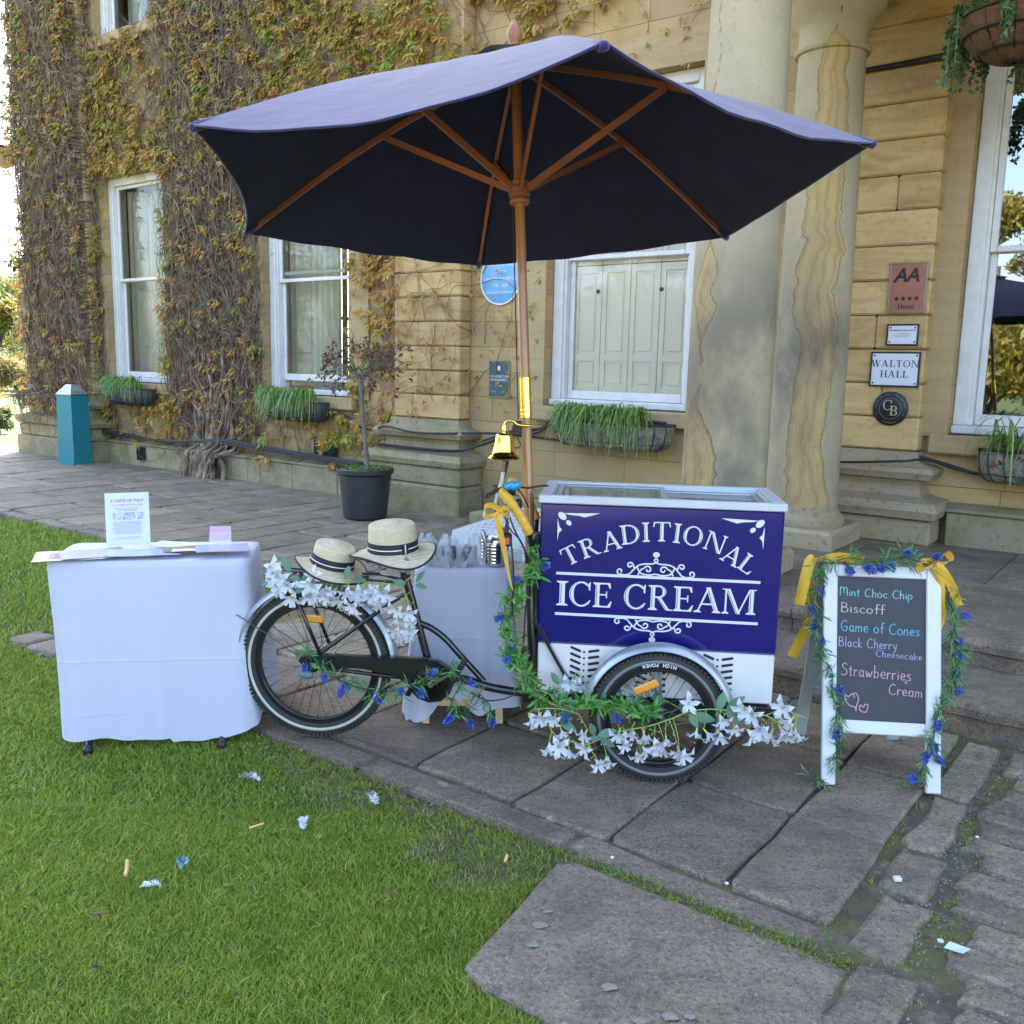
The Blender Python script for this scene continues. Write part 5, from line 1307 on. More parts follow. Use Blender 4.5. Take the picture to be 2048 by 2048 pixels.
# brass bell on its bracket beside the pole
bp = cp(-.668, .20, 1.228)
bell = tag(empty("brass_bell", bp, YC), "polished brass ship's bell hanging from a hook beside the parasol pole", "bell")
g = MB(); bpf = [(.060, .003), (.0655, 0), (.0665, .004), (.062, .009), (.0585, .012), (.057, .0145), (.0555, .015), (.0525, .019), (.051, .0195), (.0465, .028), (.042, .041), (.0385, .056), (.0358, .071), (.0345, .082), (.0325, .088), (.027, .0915), (.012, .093), (0, .093)]
bpf = [(r_, z_*1.12) for r_, z_ in bpf]; g.lathe(bpf, 56); g.lathe([(.060, .003), (.05, .016), (.036, .055), (.031, .082), (0, .088)], 40)
g.build("bell_body", M_brass, bell, smooth=True, auto=50)
g = MB(); g.lathe([(.008, .100), (.010, .102), (.0075, .101), (.0075, .110), (.0095, .112), (.0095, .126), (.0075, .129), (.0075, .135)], 16); g.tube(sm3([(0, 0, .128), (.003, 0, .143), (.018, 0, .155), (.036, 0, .150), (.056, .003, .137), (.102, .015, .134)]), .0052, 10); g.build("hook", M_brass, bell, smooth=True, auto=40)
g = MB(); g.tube([(0, 0, .085), (0, 0, .0)], .0025, 6); g.lathe([(0, -.012), (.008, -.008), (.01, 0), (.007, .008), (0, .01)], 12); 
for i in range(3): g.tube([(.006*cos(a), (.006*sin(a) if i % 2 else 0), -.018-.013*i+(.007*sin(a))) for a in [2*pi*j/10 for j in range(10)]], .0013, 5, closed=True)
g.build("clapper", mat("aged_brass", [(.25, .17, .07)], .4, metal=1), bell, smooth=True)
g = MB(); P = sm3([(-.002, 0, -.055), (-.006, -.005, -.09), (-.018, -.01, -.13), (-.026, -.012, -.17), (-.032, -.014, -.205)], 9)
for ph in (0, 2.1, 4.2): g.tube([Vector(p_)+Vector((.004*cos(i*.7+ph), .004*sin(i*.7+ph), 0)) for i, p_ in enumerate(P)], [.0045]*(len(P)-3)+[.004, .0035, .003], 6)
g.build("bell_rope", mat("natural_cotton_rope", [(.46, .43, .36), (.56, .53, .46)], .9, 60), bell, smooth=True)
# ------------------------------------------------------------------ tables and what stands on them
t = NT("white_tablecloth"); v = t.obj(); t.base(t.mix(t.ramp(t.noise(2.2, 3), [(.35, 0), (.7, 1)]), (.55, .555, .655), (.525, .53, .63))).pr(Roughness=.8, Sheen_Weight=.3)
sx_ = t.N('SeparateXYZ'); t.set(sx_.inputs[0], v); wob = t.math('MULTIPLY', t.noise(2.5, 2), .03); cr_ = t.math('ADD', t.ramp(t.math('ABSOLUTE', t.math('SUBTRACT', t.math('ADD', sx_.outputs[2], wob), .395)), [(0, 1), (.006, 0)]), t.ramp(t.math('ABSOLUTE', t.math('SUBTRACT', t.math('ADD', sx_.outputs[2], wob), .17)), [(0, .6), (.005, 0)])); cr_ = t.math('ADD', cr_, t.ramp(t.math('ABSOLUTE', t.math('SUBTRACT', sx_.outputs[0], .04)), [(0, .5), (.006, 0)]))
h = t.math('ADD', t.math('MULTIPLY', cr_, .22), t.math('ADD', t.noise(5, 4, .5, v=t.mapped((1.4, 1.4, .35)), dist=.4), t.math('MULTIPLY', t.noise(14, 3, .5), .25))); t.bump(h, .35, .02); t.translucent((.75, .76, .8), .12); M_cloth = t.m
M_pine = mat("pine_wood", [(.50, .33, .16), (.58, .40, .21)], .55, 5, stretch=(8, 8, 1))
def wld(x, y, z): return Vector((x, y, z))
# table 1: small folding table on the grass, long cloth nearly to the ground
T1 = tag(empty("folding_table", (-1.545, 3.98, LZ), rad(9)), "small folding table with black feet hidden under a long white cloth on the grass", "table")
g = MB(); g.bbox(-.385, .385, -.18, .18, .775, .799, .004); g.build("table_top", M_fwhite, T1)
for sx in (-1, 1):
    for sy in (-1, 1):
        g = MB(); x = .27*sx; y = .16*sy; g.tube([(x, y, .775), (x, y, .10), (x, y-.0, .05)], .016, 10)
        g.tube(sm3([(x, y, .12), (x, y+.02*sy, .05), (x+.015, y+(.115 if sy < 0 else .07)*sy, .022), (x+.02, y+(.15 if sy < 0 else .10)*sy, .018)]), [.014]*12+[.018, .02, .021, .021, .02, .018, .012], 10)
        g.build("leg", M_black, T1, smooth=True)
def cloth(hw, hd, drops, name, parent, label, seed, folds, z0, cr=.02, flare=.06, foldamp=.02):
    """a cloth over a rectangular top: flat on top, falling with soft folds; drops(a) gives the drop along the rim"""
    rim = []; n = 160
    per = 4*(hw+hd)
    for i in range(n):
        s_ = per*i/n
        if s_ < 2*hw: p = (-hw+s_, -hd, 0, -1)
        elif s_ < 2*hw+2*hd: p = (hw, -hd+(s_-2*hw), 1, 0)
        elif s_ < 4*hw+2*hd: p = (hw-(s_-2*hw-2*hd), hd, 0, 1)
        else: p = (-hw, hd-(s_-4*hw-2*hd), -1, 0)
        rim.append(p)
    # round the corners of the fall
    R_N = 9
    rc_ = .045
    def rnd(x, y):
        ex = max(0, abs(x)-(hw-rc_)); ey = max(0, abs(y)-(hd-rc_))
        if ex > 0 and ey > 0:
            l = math.hypot(ex, ey); k_ = rc_/l if l > rc_ else 1
            return (math.copysign(hw-rc_+ex*k_, x), math.copysign(hd-rc_+ey*k_, y))
        return (x, y)
    rim = [rnd(p[0], p[1])+(p[2], p[3]) for p in rim]
    N = []
    for i in range(n):
        ax = sum(rim[(i+j) % n][2] for j in range(-R_N, R_N+1)); ay = sum(rim[(i+j) % n][3] for j in range(-R_N, R_N+1)); l = math.hypot(ax, ay); N.append((ax/l, ay/l))
    rr = random.Random(seed); m = 26
    V = []
    for i in range(n):
        x, y, _, _ = rim[i]; nx, ny = N[i]; D = drops(x/hw, y/hd, i/n)
        corner = max(0, abs(nx)+abs(ny)-1)/.414
        for j in range(m+1):
            t_ = j/m; d = D*t_
            f = foldamp*(sin(i/n*folds*2*pi+.8*sin(i/n*23+seed))*.6+.6*sin(i/n*folds*4.3*pi+seed))*t_**1.1
            fl = flare(nx, ny) if callable(flare) else flare
            out = .006+cr*(1-math.exp(-d*30))*.3+fl*t_**1.3*(.4+.9*corner)+f
            V.append((x+nx*out, y+ny*out, z0+.004-max(0, d-.004)))
    F = [(i*(m+1)+j, i*(m+1)+j+1, ((i+1) % n)*(m+1)+j+1, ((i+1) % n)*(m+1)+j) for i in range(n) for j in range(m)]
    # top: rings shrinking to the middle
    K = 8; b = len(V)
    for k in range(1, K+1):
        for i in range(n): V.append((rim[i][0]*(1-k/K), rim[i][1]*(1-k/K), z0+.0045+.0012*sin(rim[i][0]*9*(1-k/K)+2)*sin(rim[i][1]*11)))
    def top(k, i): return (i % n)*(m+1) if k == 0 else b+(k-1)*n+(i % n)
    F += [(top(k, i), top(k, i+1), top(k+1, i+1), top(k+1, i)) for k in range(K) for i in range(n)]
    g = MB(); g.add(V, F); o = g.build(name, M_cloth, None, smooth=True); o.location = parent.location; o.rotation_euler = parent.rotation_euler
    return tag(o, label, "tablecloth")
def d1(a, b, s_):
    base = .742
    if b < -.9: base = .772-.02*abs(a)+(.02 if a > .2 else 0)-.05*max(0, a-.72)/.28
    elif a > .9: base = .72-.02*(b+1)
    return base+.004*sin(s_*61)
cloth(.402, .205, d1, "tablecloth", T1, "long white cloth draped over the left table almost down to the grass", 3, 7, .80, flare=lambda nx, ny: .085*max(0, -ny)*(max(0, 1-1.6*nx) if nx > 0 else 1)-.10*max(0, -nx)+.03*max(0, nx)*(1+max(0, ny)*3)+.03*max(0, ny)-.05*max(0, -nx)*max(0, -ny), foldamp=.014)
# sign holder with leaflet
M_paper = mat("white_paper", [(.58, .58, .62)], .6); M_print = mat("black_print", [(.05, .05, .08)], .7); M_red = mat("red_print", [(.55, .08, .07)], .7)
def acrylic():
    t = NT("clear_acrylic"); t.pr(Roughness=.03, IOR=1.45, Base_Color=(.92, .95, 1, 1), Alpha=.16); return t.m
M_acr = acrylic()
lh = tag(empty("leaflet_stand", wld(-1.688, 4.005, .7715), rad(23)), "clear stand holding a white leaflet headed A TASTE OF ITALY on the left table", "sign")
tl = rad(9); 
def lp_(a, b, h): return (a, -h*cos(tl)+b*sin(tl), b*cos(tl)+h*sin(tl)+.002)
g = MB(); W_ = .089
g.add([lp_(-W_, .004, 0), lp_(W_, .004, 0), lp_(W_, .236, 0), lp_(-W_, .236, 0), lp_(-W_, .004, -.0012), lp_(W_, .004, -.0012), lp_(W_, .236, -.0012), lp_(-W_, .236, -.0012)], [(0, 1, 2, 3), (7, 6, 5, 4), (0, 4, 5, 1), (1, 5, 6, 2), (2, 6, 7, 3), (3, 7, 4, 0)]); g.build("leaflet", M_paper, lh)
k = Ink(); k.put(sans("A TASTE OF ITALY", .0165, bold=.0003), 0, .196); k.build("heading", M_print, lh, lp_)
k = Ink(); k.put(sans("ICE CREAM TRICYCLE HIRE", .0105, bold=.0001), 0, .179); k.build("red_line", M_red, lh, lp_)
k = Ink(); rr = random.Random(2)
for i, y in enumerate([.168, .162, .157]+[.108-.0053*j for j in range(11)]+[.040, .033]):
    w = (.05 if i < 3 else .064)*rr.uniform(.75, 1); x = -w
    while x < w: e = x+rr.uniform(.005, .014); k.poly([(x, y), (min(e, w), y), (min(e, w), y+.0016), (x, y+.0016)]); x = e+.0025
k.build("small_print", M_print, lh, lp_)
for x0, x1, cols in ((-.061, -.027, [(.25, .28, .22), (.55, .60, .66)]), (-.021, .032, [(.10, .13, .20), (.55, .58, .60)]), (.038, .066, [(.20, .25, .45), (.6, .5, .42)])):
    k = Ink(); k.poly([(x0, .118), (x1, .118), (x1, .150), (x0, .150)]); k.build("picture", mat("printed_picture", cols, .6, 60), lh, lp_)
g = MB()
def sheet(g, a0, a1, b0, b1, h): g.quad(lp_(a0, b0, h), lp_(a1, b0, h), lp_(a1, b1, h), lp_(a0, b1, h))
sheet(g, -.092, .092, 0, .238, .0045); g.quad((-.092, -.001, .001), (.092, -.001, .001), (.092, -.07, .001), (-.092, -.07, .001)); g.build("holder", M_acr, lh)
# pink cards in a small stand
ph_ = tag(empty("card_stand", wld(-1.325, 4.14, .7715), rad(12)), "small clear stand of pale pink cards near the far corner of the left table", "card stand")
M_pink = mat("pale_pink_card", [(.56, .33, .47), (.60, .37, .51)], .6, 20)
g = MB(); g.add([(p[0], p[1], p[2]) for p in [(-.046, -.012, .01), (.046, -.012, .01), (.046, .006, .075), (-.046, .006, .075), (-.046, .004, .01), (.046, .004, .01), (.046, .018, .072), (-.046, .018, .072)]], [(0, 1, 2, 3), (7, 6, 5, 4), (1, 5, 6, 2), (3, 2, 6, 7), (4, 0, 3, 7), (4, 5, 1, 0)]); g.build("cards", M_pink, ph_)
g = MB(); g.bbox(-.05, .05, -.05, -.048, .0, .022, .0005); g.bbox(-.05, .05, -.048, .026, 0, .003, .001); g.quad((-.05, -.020, .003), (.05, -.020, .003), (.05, -.008, .05), (-.05, -.008, .05)); g.build("holder", M_acr, ph_)
# papers and folders lying about
M_mag = mat("magenta_brochure_print", [(.45, .06, .22), (.20, .03, .12), (.65, .45, .55)], .4, 30); M_sage = mat("greige_paper", [(.33, .32, .27), (.37, .35, .30)], .5, 4); M_photo = mat("green_food_photo", [(.05, .07, .03), (.25, .28, .12), (.45, .30, .25)], .35, 40); M_bluew = mat("bluish_laminated_paper", [(.42, .46, .58), (.47, .50, .60)], .25, 8); M_pk2 = mat("pink_flyer", [(.75, .42, .52), (.78, .60, .66)], .5, 40)
pap = [((-1.835, 3.80), 22, .30, .21, "white paper with magenta picture overhanging the left table edge", M_paper, (-.09, -.02, .09, .06), M_mag),
 ((-1.77, 3.83), 30, .25, .19, "sage grey sheet lying on the left table beside the magenta brochure", M_sage, None, None),
 ((-1.56, 3.86), 14, .30, .15, "pale bluish laminated sheet in front of the leaflet stand", M_bluew, None, None),
 ((-1.46, 4.02), -8, .26, .13, "clear pocket with white papers lying behind the flyers", M_paper, None, None),
 ((-1.38, 3.945), 24, .25, .10, "glossy brochure with green food photographs on the left table", M_photo, None, None),
 ((-1.36, 3.885), 12, .18, .06, "pink flyer lying at the front of the left table", M_pk2, None, None),
 ((-1.25, 3.93), 20, .22, .17, "clear plastic pocket at the right end of the left table", M_bluew, None, None)]
for i, ((x, y), a, w, d, lab, m, pic, pm) in enumerate(pap):
    g = MB(); z_ = .7725+.0032*i
    g.grid(lambda s_, t_: ((s_-.5)*w, (t_-.5)*d, .0012*sin(s_*7+i)+.001*abs(t_-.5)*(i % 2)), 6, 4); k0 = MB(); k0.grid(lambda s_, t_: ((.5-s_)*w, (t_-.5)*d, -.0006+.0012*sin((1-s_)*7+i)+.001*abs(t_-.5)*(i % 2)), 6, 4); g.add(k0.v, k0.f)
    o = tag(g.build("paper_sheet", m, None, (x, y, z_), rad(a)), lab, "paper", "papers on the left table")
    if pic:
        g = MB(); g.quad((pic[0], pic[1]-.05, .0016), (pic[2], pic[1]-.05, .0016), (pic[2], pic[3], .0016), (pic[0], pic[3], .0016)); g.build("picture", pm, o)
# table 2 behind the tricycle
T2 = tag(empty("wooden_stand_table", (-.215, 4.205, 0), rad(3)), "small folding wooden table under a short white cloth behind the tricycle", "table")
g = MB(); g.bbox(-.20, .20, -.165, .165, .675, .695, .004); g.build("table_top", M_pine, T2)
for sx in (-1, 1):
    for sy in (-1, 1): g = MB(); g.bar((.155*sx, .13*sy, .675), (.165*sx, -.24*sy, .0), .032, .02); g.build("leg", M_pine, T2)
g = MB(); g.bar((-.17, -.195, .085), (.17, -.195, .085), .02, .03); g.build("stretcher", M_pine, T2)
def d2(a, b, s_): return .635+.04*max(0, min(1, (abs(a)*abs(b)-.55)/.45))**.8+.012*sin(s_*40)+(.03*sin(a*5.2) if b < -.9 else 0)
cloth(.212, .178, d2, "tablecloth", T2, "white cloth with pointed corners over the small table behind the tricycle", 5, 6, .697, flare=.05, foldamp=.018)
# tins of sticks and scoops
M_tin = mat("shiny_tin", [(.62, .62, .62), (.55, .55, .56)], .14, 5, metal=1)
def tin(x, y, lab, h=.105, r=.043):
    o = tag(empty("ribbed_tin", wld(x, y, .7045)), lab, "tin"); g = MB(); pr = [(0, .001), (r-.002, .001), (r, .004)]; 
    for i in range(6): z = .012+i*.0155; pr += [(r, z), (r+.0014, z+.003), (r+.0014, z+.005), (r, z+.008)]
    pr += [(r, h-.005), (r+.0025, h-.003), (r+.002, h), (r-.001, h-.001), (r-.003, h-.006), (r-.003, .006), (0, .005)]
    g.lathe(pr, 40); g.build("tin_body", M_tin, o, smooth=True, auto=35); return o
tin(-.075, 4.09, "ribbed steel tin in front, holding a scoop with a pale handle"); tin(-.10, 4.20, "plain steel tin behind the ribbed one on the small table", .11, .042)
for (x, y, ax, ay, lab) in ((-.085, 4.085, -.30, .0, "steel ice cream scoop leaning left out of the front tin"), (-.085, 4.19, .28, .05, "steel ice cream scoop leaning right out of the rear tin")):
    o = tag(empty("ice_cream_scoop", wld(x, y, .712)), lab, "scoop"); M_ = Matrix.Rotation(ax*1.0, 3, 'Y'); g = MB()
    g.lathe([(0, .16), (.008, .159), (.0115, .154), (.0115, .09), (.009, .082), (.005, .078), (.005, .045)], 16, (0, 0, 0), M_); g.build("handle", mat("brushed_alloy", [(.42, .45, .50)], .3, metal=.8), o, smooth=True, auto=40)
    g = MB(); g.lathe([(0, .004), (.012, .007), (.019, .016), (.021, .028), (.019, .034), (.006, .046)], 16, (0, 0, 0), M_); g.build("bowl", M_tin, o, smooth=True)
# bags of cones
t = NT("clear_cellophane"); t.pr(Roughness=.22, Base_Color=(.86, .88, .92, 1), Alpha=.42, IOR=1.4); t.bump(t.noise(34, 4, .6, dist=1.5), 1, .03); M_bag = t.m
M_conebox = mat("dark_print_packet", [(.02, .02, .022), (.10, .10, .10), (.30, .29, .28)], .4, 45)
for i, (x, y, a, lab) in enumerate(((-.365, 4.09, 25, "clear wrapped bag with dark packet, nearest the hat"), (-.285, 4.085, 5, "clear wrapped bag between two other wrapped bags"), (-.195, 4.10, -35, "clear wrapped bag standing against the steel tins"))):
    o = tag(empty("wrapped_bag", wld(x, y, .703), rad(a)), lab, "bag", "clear wrapped bags on the small table"); rr = random.Random(i)
    g = MB(); g.grid(lambda s_, t_: ((.034+.012*sin(t_*pi))*cos(2*pi*s_)*(1+.1*sin(7*s_*6.28+i)), -.02+.045*sin(2*pi*s_)*(1-.4*t_)+.03*t_, .001+.085*t_), 18, 8, closeu=True); g.build("packet", M_conebox, o, smooth=True)
    g = MB(); f = lambda s_, t_: ((.042+.02*sin(t_*3.0))*cos(2*pi*s_)*(1.05-.55*t_**2)+.006*sin(s_*50+t_*9+i), -.012+.06*sin(2*pi*s_)*(1.05-.65*t_)+.055*t_+.006*sin(s_*37+i*2), .0005+.125*t_+.012*sin(s_*19+i)*t_); g.grid(f, 44, 14, closeu=True); g.build("wrapper", M_bag, o, smooth=True)
o = tag(empty("plastic_tub", wld(-.01, 4.19, .704)), "low clear plastic tub at the right end of the small table", "tub"); g = MB(); g.bbox(-.05, .06, -.05, .05, 0, .05, .008); g.build("tub", M_bag, o); g = MB(); g.bbox(-.054, .064, -.054, .054, .0505, .058, .004); g.build("lid", M_acr, o)
# hats
t = NT("straw_braid"); s_ = t.N("SeparateXYZ"); t.set(s_.inputs[0], t.obj()); w_ = t.math('SINE', t.math('MULTIPLY', s_.outputs[2], 900)); c = t.mix(t.ramp(t.noise(60, 3), [(.4, 0), (.7, 1)]), (.66, .53, .33), (.74, .63, .43)); t.base(c).pr(Roughness=.75); t.bump(t.math('ADD', w_, t.math('MULTIPLY', t.noise(160, 2), .8)), .45, .002); t.translucent((.7, .55, .33), .15); M_straw = t.m
M_band = mat("black_ribbon", [(.010, .011, .018)], .6); M_wstripe = mat("white_ribbon_stripe", [(.72, .74, .76)], .6)
def hat(loc, tx, ty, rz, lab, r=.103, brim=.175, h=.118):
    o = tag(empty("straw_hat", loc), lab, "hat", "straw boater hats on the tricycle"); o.rotation_euler = (tx, ty, rz)
    wav = lambda a: .016*sin(2*a+.6)+.009*sin(3*a+1.7)
    g = MB()
    def P(s_, t_):
        a = 2*pi*s_
        if t_ < .45: q = t_/.45; rr = brim+(r-brim)*q; return (rr*cos(a)*1.0, rr*sin(a)*.94, .004+wav(a)*(1-q)**1.3*1.0-.012*(1-q))
        q = (t_-.45)/.55
        if q < .62: k = q/.62; rr = r-.008*k; return (rr*cos(a), rr*sin(a)*.95, .004+(h-.008)*k)
        k = (q-.62)/.38; rr = (r-.008)*cos(k*pi/2)**.8 if k < 1 else 0; return (rr*cos(a), rr*sin(a)*.95, .004+h-.008+.012*min(1, k*3)+.006*k-.010*sin(k*pi))
    g.grid(P, 72, 40, closeu=True); crown = g.build("hat_body", M_straw, o, smooth=True)
    k0 = MB(); k0.grid(lambda s_, t_: tuple(Vector(P(1-s_, t_*.45))-Vector((0, 0, .003))), 72, 10, closeu=True); k0.build("brim_underside", M_straw, o, smooth=True)
    g = MB(); g.tube([Vector(P(i/72, 0))-Vector((0, 0, .0015)) for i in range(72)], .0042, 8, closed=True); g.build("brim_edge", M_band, o, smooth=True)
    g = MB(); g.grid(lambda s_, t_: ((r+.0022-.003*t_)*cos(2*pi*s_), (r+.0022-.003*t_)*sin(2*pi*s_)*.95, .010+.042*t_), 64, 3, closeu=True); bd = g.build("band", M_band, o, smooth=True)
    g = MB(); g.grid(lambda s_, t_: ((r+.003)*cos(2*pi*s_), (r+.003)*sin(2*pi*s_)*.95, .027+.004*t_), 64, 1, closeu=True)
    for a in (-1.05,): g.tube([((r+.0055)*cos(a+.02*q), (r+.0055)*sin(a+.02*q)*.95, .011+.040*t_) for t_ in (0, .5, 1) for q in (0,)], .0024, 5)
    g.build("band_stripe", M_wstripe, bd, smooth=True)
    g = MB(); g.grid(lambda s_, t_: ((r+.0042)*cos(-1.05+.28*(s_-.5)), (r+.0042)*sin(-1.05+.28*(s_-.5))*.95, .009+.044*t_), 6, 2); g.build("band_bow", M_band, bd, smooth=True)
    return o
hat(cp(-1.118, .19, .832), rad(5), rad(-3), rad(5), "cream straw hat with black and white band perched on the tricycle saddle")
hat(cp(-1.385, .20, .755), rad(-9), rad(-13), rad(195), "cream straw hat with black edge tipped over on the rear rack", r=.092, brim=.155, h=.095)

# ------------------------------------------------------------------ A-board menu
bl = cp(.625, .067, 0); brp = cp(1.077, .076, 0); bdv = (brp-bl); BA = math.atan2(bdv.y, bdv.x); BW = bdv.length
board = tag(empty("chalk_menu_board", bl, BA), "white framed chalkboard listing ice cream flavours, standing on the flagstones", "menu board")
TB = .25
M_bwhite = mat("white_board_paint", [(.62, .60, .60), (.57, .55, .55)], .45, 6, bump=.08); M_bgrey = mat("pale_grey_board_back", [(.42, .44, .44)], .6)
t = NT("chalkboard"); t.base(t.mix(t.ramp(t.noise(3.5, 5, .6), [(.35, 0), (.75, .5)]), (.020, .022, .027), (.038, .040, .045))).pr(Roughness=.55); M_slate = t.m
def bb_(a, b, h): return (a, b*sin(TB)-h*cos(TB), b*cos(TB)+h*sin(TB))
def bbox_(g, a0, a1, b0, b1, h0, h1, bv=.004):
    k0 = MB(); k0.bbox(a0, a1, b0, b1, h0, h1, bv); g.add([bb_(*p) for p in k0.v], k0.f)
g = MB()
bbox_(g, 0, .054, .004, .866, -.009, .012); bbox_(g, BW-.057, BW, -.006, .866, -.009, .012); bbox_(g, .0545, BW-.0575, .821, .866, -.009, .0115); bbox_(g, .0545, BW-.0575, .207, .258, -.009, .0115)
fr = g.build("frame", M_bwhite, board)
g = MB(); bbox_(g, .052, BW-.055, .255, .824, -.006, .001, .0005); pn = g.build("chalk_panel", M_slate, board)
g = MB()
def bk(a, b, h): # rear frame, leaning the other way from the shared top hinge
    top = bb_(a, .862, -.012); D = .862*.98; an = .33; s0 = .862-b
    return (a, top[1]+s0*sin(an)+h*cos(an), top[2]-s0*cos(an)*1.005+h*sin(an))
for a0, a1 in ((0, .05), (BW-.05, BW)):
    k0 = MB(); k0.bbox(a0, a1, -.018, .86, 0, .02, .004); g.add([bk(*p) for p in k0.v], k0.f)
k0 = MB(); k0.bbox(.05, BW-.05, .815, .86, 0, .02, .004); k0.bbox(.05, BW-.05, .21, .255, 0, .02, .004); k0.bbox(.05, BW-.05, .255, .815, .006, .012, .002); g.add([bk(*p) for p in k0.v], k0.f)
g.build("rear_frame", M_bgrey, board)
CH = {'teal': (.25, .56, .54), 'white': (.52, .47, .41), 'blue': (.17, .44, .60), 'lilac': (.41, .38, .54), 'pink': (.58, .33, .38)}
CM = {k_: mat("chalk_"+k_, [v_, tuple(x*.75 for x in v_)], .95, 220) for k_, v_ in CH.items()}
rh = random.Random(5)
def zb(x, y): return ((x-410)/655*.341+.055, .258+(1337+(x-410)*.045-y)/1065*.562)
def chalk(txt, X0, X1, Y, hpx, col, slope=.02):
    o, w = hand_line(txt, .068, rh); a0, b0 = zb(X0, Y); a1, b1 = zb(X1, Y+(X1-X0)*(.045+slope)*0); h = hpx/1065*.562
    k = Ink(); k.put(o, a0, b0, h, -slope, (a1-a0)/(w*h)); k.build("chalk_writing", CM[col], pn, lambda a, b, d: bb_(a, b, .001+d))
chalk("Mint Choc Chip", 430, 975, 415, 62, 'teal'); chalk("BIscoff", 440, 770, 540, 72, 'white'); chalk("Game of Cones", 440, 1028, 680, 80, 'blue', .03); chalk("Black Cherry", 425, 862, 795, 70, 'lilac', .02); chalk("Cheesecake", 700, 1045, 872, 50, 'lilac', .04)
chalk("Strawberries", 445, 968, 1010, 90, 'pink', .04); chalk("+", 905, 945, 1078, 50, 'pink'); chalk("Cream", 795, 1050, 1150, 78, 'pink', .06)
k = Ink()
def hpx(pts): return [zb(x, y) for x, y in pts]
for p in ([(545, 1180), (530, 1150), (500, 1170), (478, 1160), (480, 1200), (510, 1235), (550, 1250), (556, 1275), (560, 1240), (575, 1190), (560, 1150), (535, 1145)], [(610, 1250), (590, 1232), (582, 1250), (592, 1275), (628, 1285), (640, 1262), (646, 1232), (625, 1228), (610, 1250)]): k.ribbon(hpx(sm(p)), .0042)
k.build("chalk_hearts", CM['pink'], pn, lambda a, b, d: bb_(a, b, .001+d))

# ------------------------------------------------------------------ signs on the house
def plate(name, label, u, n, z, w, h, m, edge=None, cat="plaque", rim=.004, thick=.012, round_=False, screws=True, scol=None):
    o = tag(empty(name, fp(u, n, z), YF), label, cat); g = MB()
    if round_: g.lathe([(0, thick), (w/2-rim, thick), (w/2, thick-.003), (w/2, 0)], 64, (0, 0, 0), Matrix.Rotation(pi/2, 3, 'X'))
    else: g.bbox(-w/2, w/2, -thick, 0, -h/2, h/2, .003)
    g.build("plate", m, o, smooth=round_, auto=40 if round_ else None)
    if edge:
        g = MB()
        if round_: g.lathe([(w/2-.014, thick+.0005), (w/2-.012, thick+.004), (w/2+.002, thick+.004), (w/2+.004, thick), (w/2+.004, 0)], 64, (0, 0, 0), Matrix.Rotation(pi/2, 3, 'X'))
        else:
            e = .011
            for a in ((-w/2-.002, w/2+.002, -h/2-.002, -h/2+e), (-w/2-.002, w/2+.002, h/2-e, h/2+.002), (-w/2-.002, -w/2+e, -h/2+e, h/2-e), (w/2-e, w/2+.002, -h/2+e, h/2-e)): g.bbox(a[0], a[1], -thick-.004, -.001, a[2], a[3], .002)
        g.build("edge", edge, o)
    if screws and not round_:
        g = MB()
        for sx in (-1, 1):
            for sz in (-1, 1): g.lathe([(.007, 0), (.006, .0035), (0, .0045)], 12, (sx*(w/2-.026), -thick, sz*(h/2-.026)), Matrix.Rotation(pi/2, 3, 'X'))
        g.build("screws", scol or M_black, o)
    return o, (lambda a, b, d: (a, -thick-d, b))
M_copper = mat("weathered_copper_sign", [(.36, .135, .075), (.30, .11, .065)], .5, 6); M_edge = mat("tarnished_metal_edge", [(.30, .24, .20)], .4, 20, metal=.7); M_darkwood = mat("dark_wood_backing", [(.03, .016, .012)], .5); M_splate = mat("white_enamel_plate", [(.64, .65, .72)], .3); M_ink = mat("black_letter_paint", [(.012, .012, .014)], .5)
S_N = .208
o, f = plate("hotel_rating_sign", "copper coloured sign with AA, four stars and Hotel, uppermost on the pilaster", -1.955, S_N, 2.247, .275, .375, M_copper, M_edge, "sign", scol=M_edge)
k = Ink(); k.put(sans("AA", .142, bold=.0045, shear=.22, space=.92), -.012, .045); k.put(sans("Hotel", .052, bold=.0008), 0, -.158)
for i in range(4): fstar(k, -.072+.048*i, -.082, .0225)
k.build("sign_lettering", M_ink, o, f)
o, f = plate("hotel_name_plate", "small white plate with dark edge between the copper sign and the large name plate", -1.962, S_N, 1.893, .232, .160, M_splate, M_darkwood, "plaque")
k = Ink(); sl = sans("WATERTON PARK HOTEL", .0165, bold=.0004); k.put(sl, 0, .028); k.put(sans("is a building listed by the", .009), .01, .008); k.put(sans("Department of the Environment as of", .009), 0, -.004); k.put(sans("special architectural interest", .009), 0, -.016); k.build("sign_lettering", M_ink, o, f)
o, f = plate("house_name_plate", "large white plate reading WALTON HALL on the right hand pilaster", -1.998, S_N, 1.63, .365, .265, M_splate, M_darkwood, "plaque")
for txt, b, h in (("WALTON", .018, .052), ("HALL", -.062, .052)):
    sl, w = serif_line(txt, False, .12); k = Ink(); k.put(sl, -w*h/2, b, h); k.build("sign_lettering", M_ink, o, f)
o, f = plate("round_member_sign", "round black sign with gold CB monogram, lowest of the signs on the pilaster", -2.005, S_N, 1.327, .265, .265, M_ink, None, "sign", round_=True)
M_gold = mat("pale_gold_print", [(.50, .44, .26)], .4); M_ggrey = mat("grey_print", [(.30, .31, .30)], .5)
k = Ink()
for ch, x, y, h in (('C', -.058, -.012, .078), ('B', -.002, -.052, .074)): gl, w = serif_glyph(ch, False, .8); k.put(gl, x, y, h)
k.build("monogram", M_gold, o, f)
k = Ink()
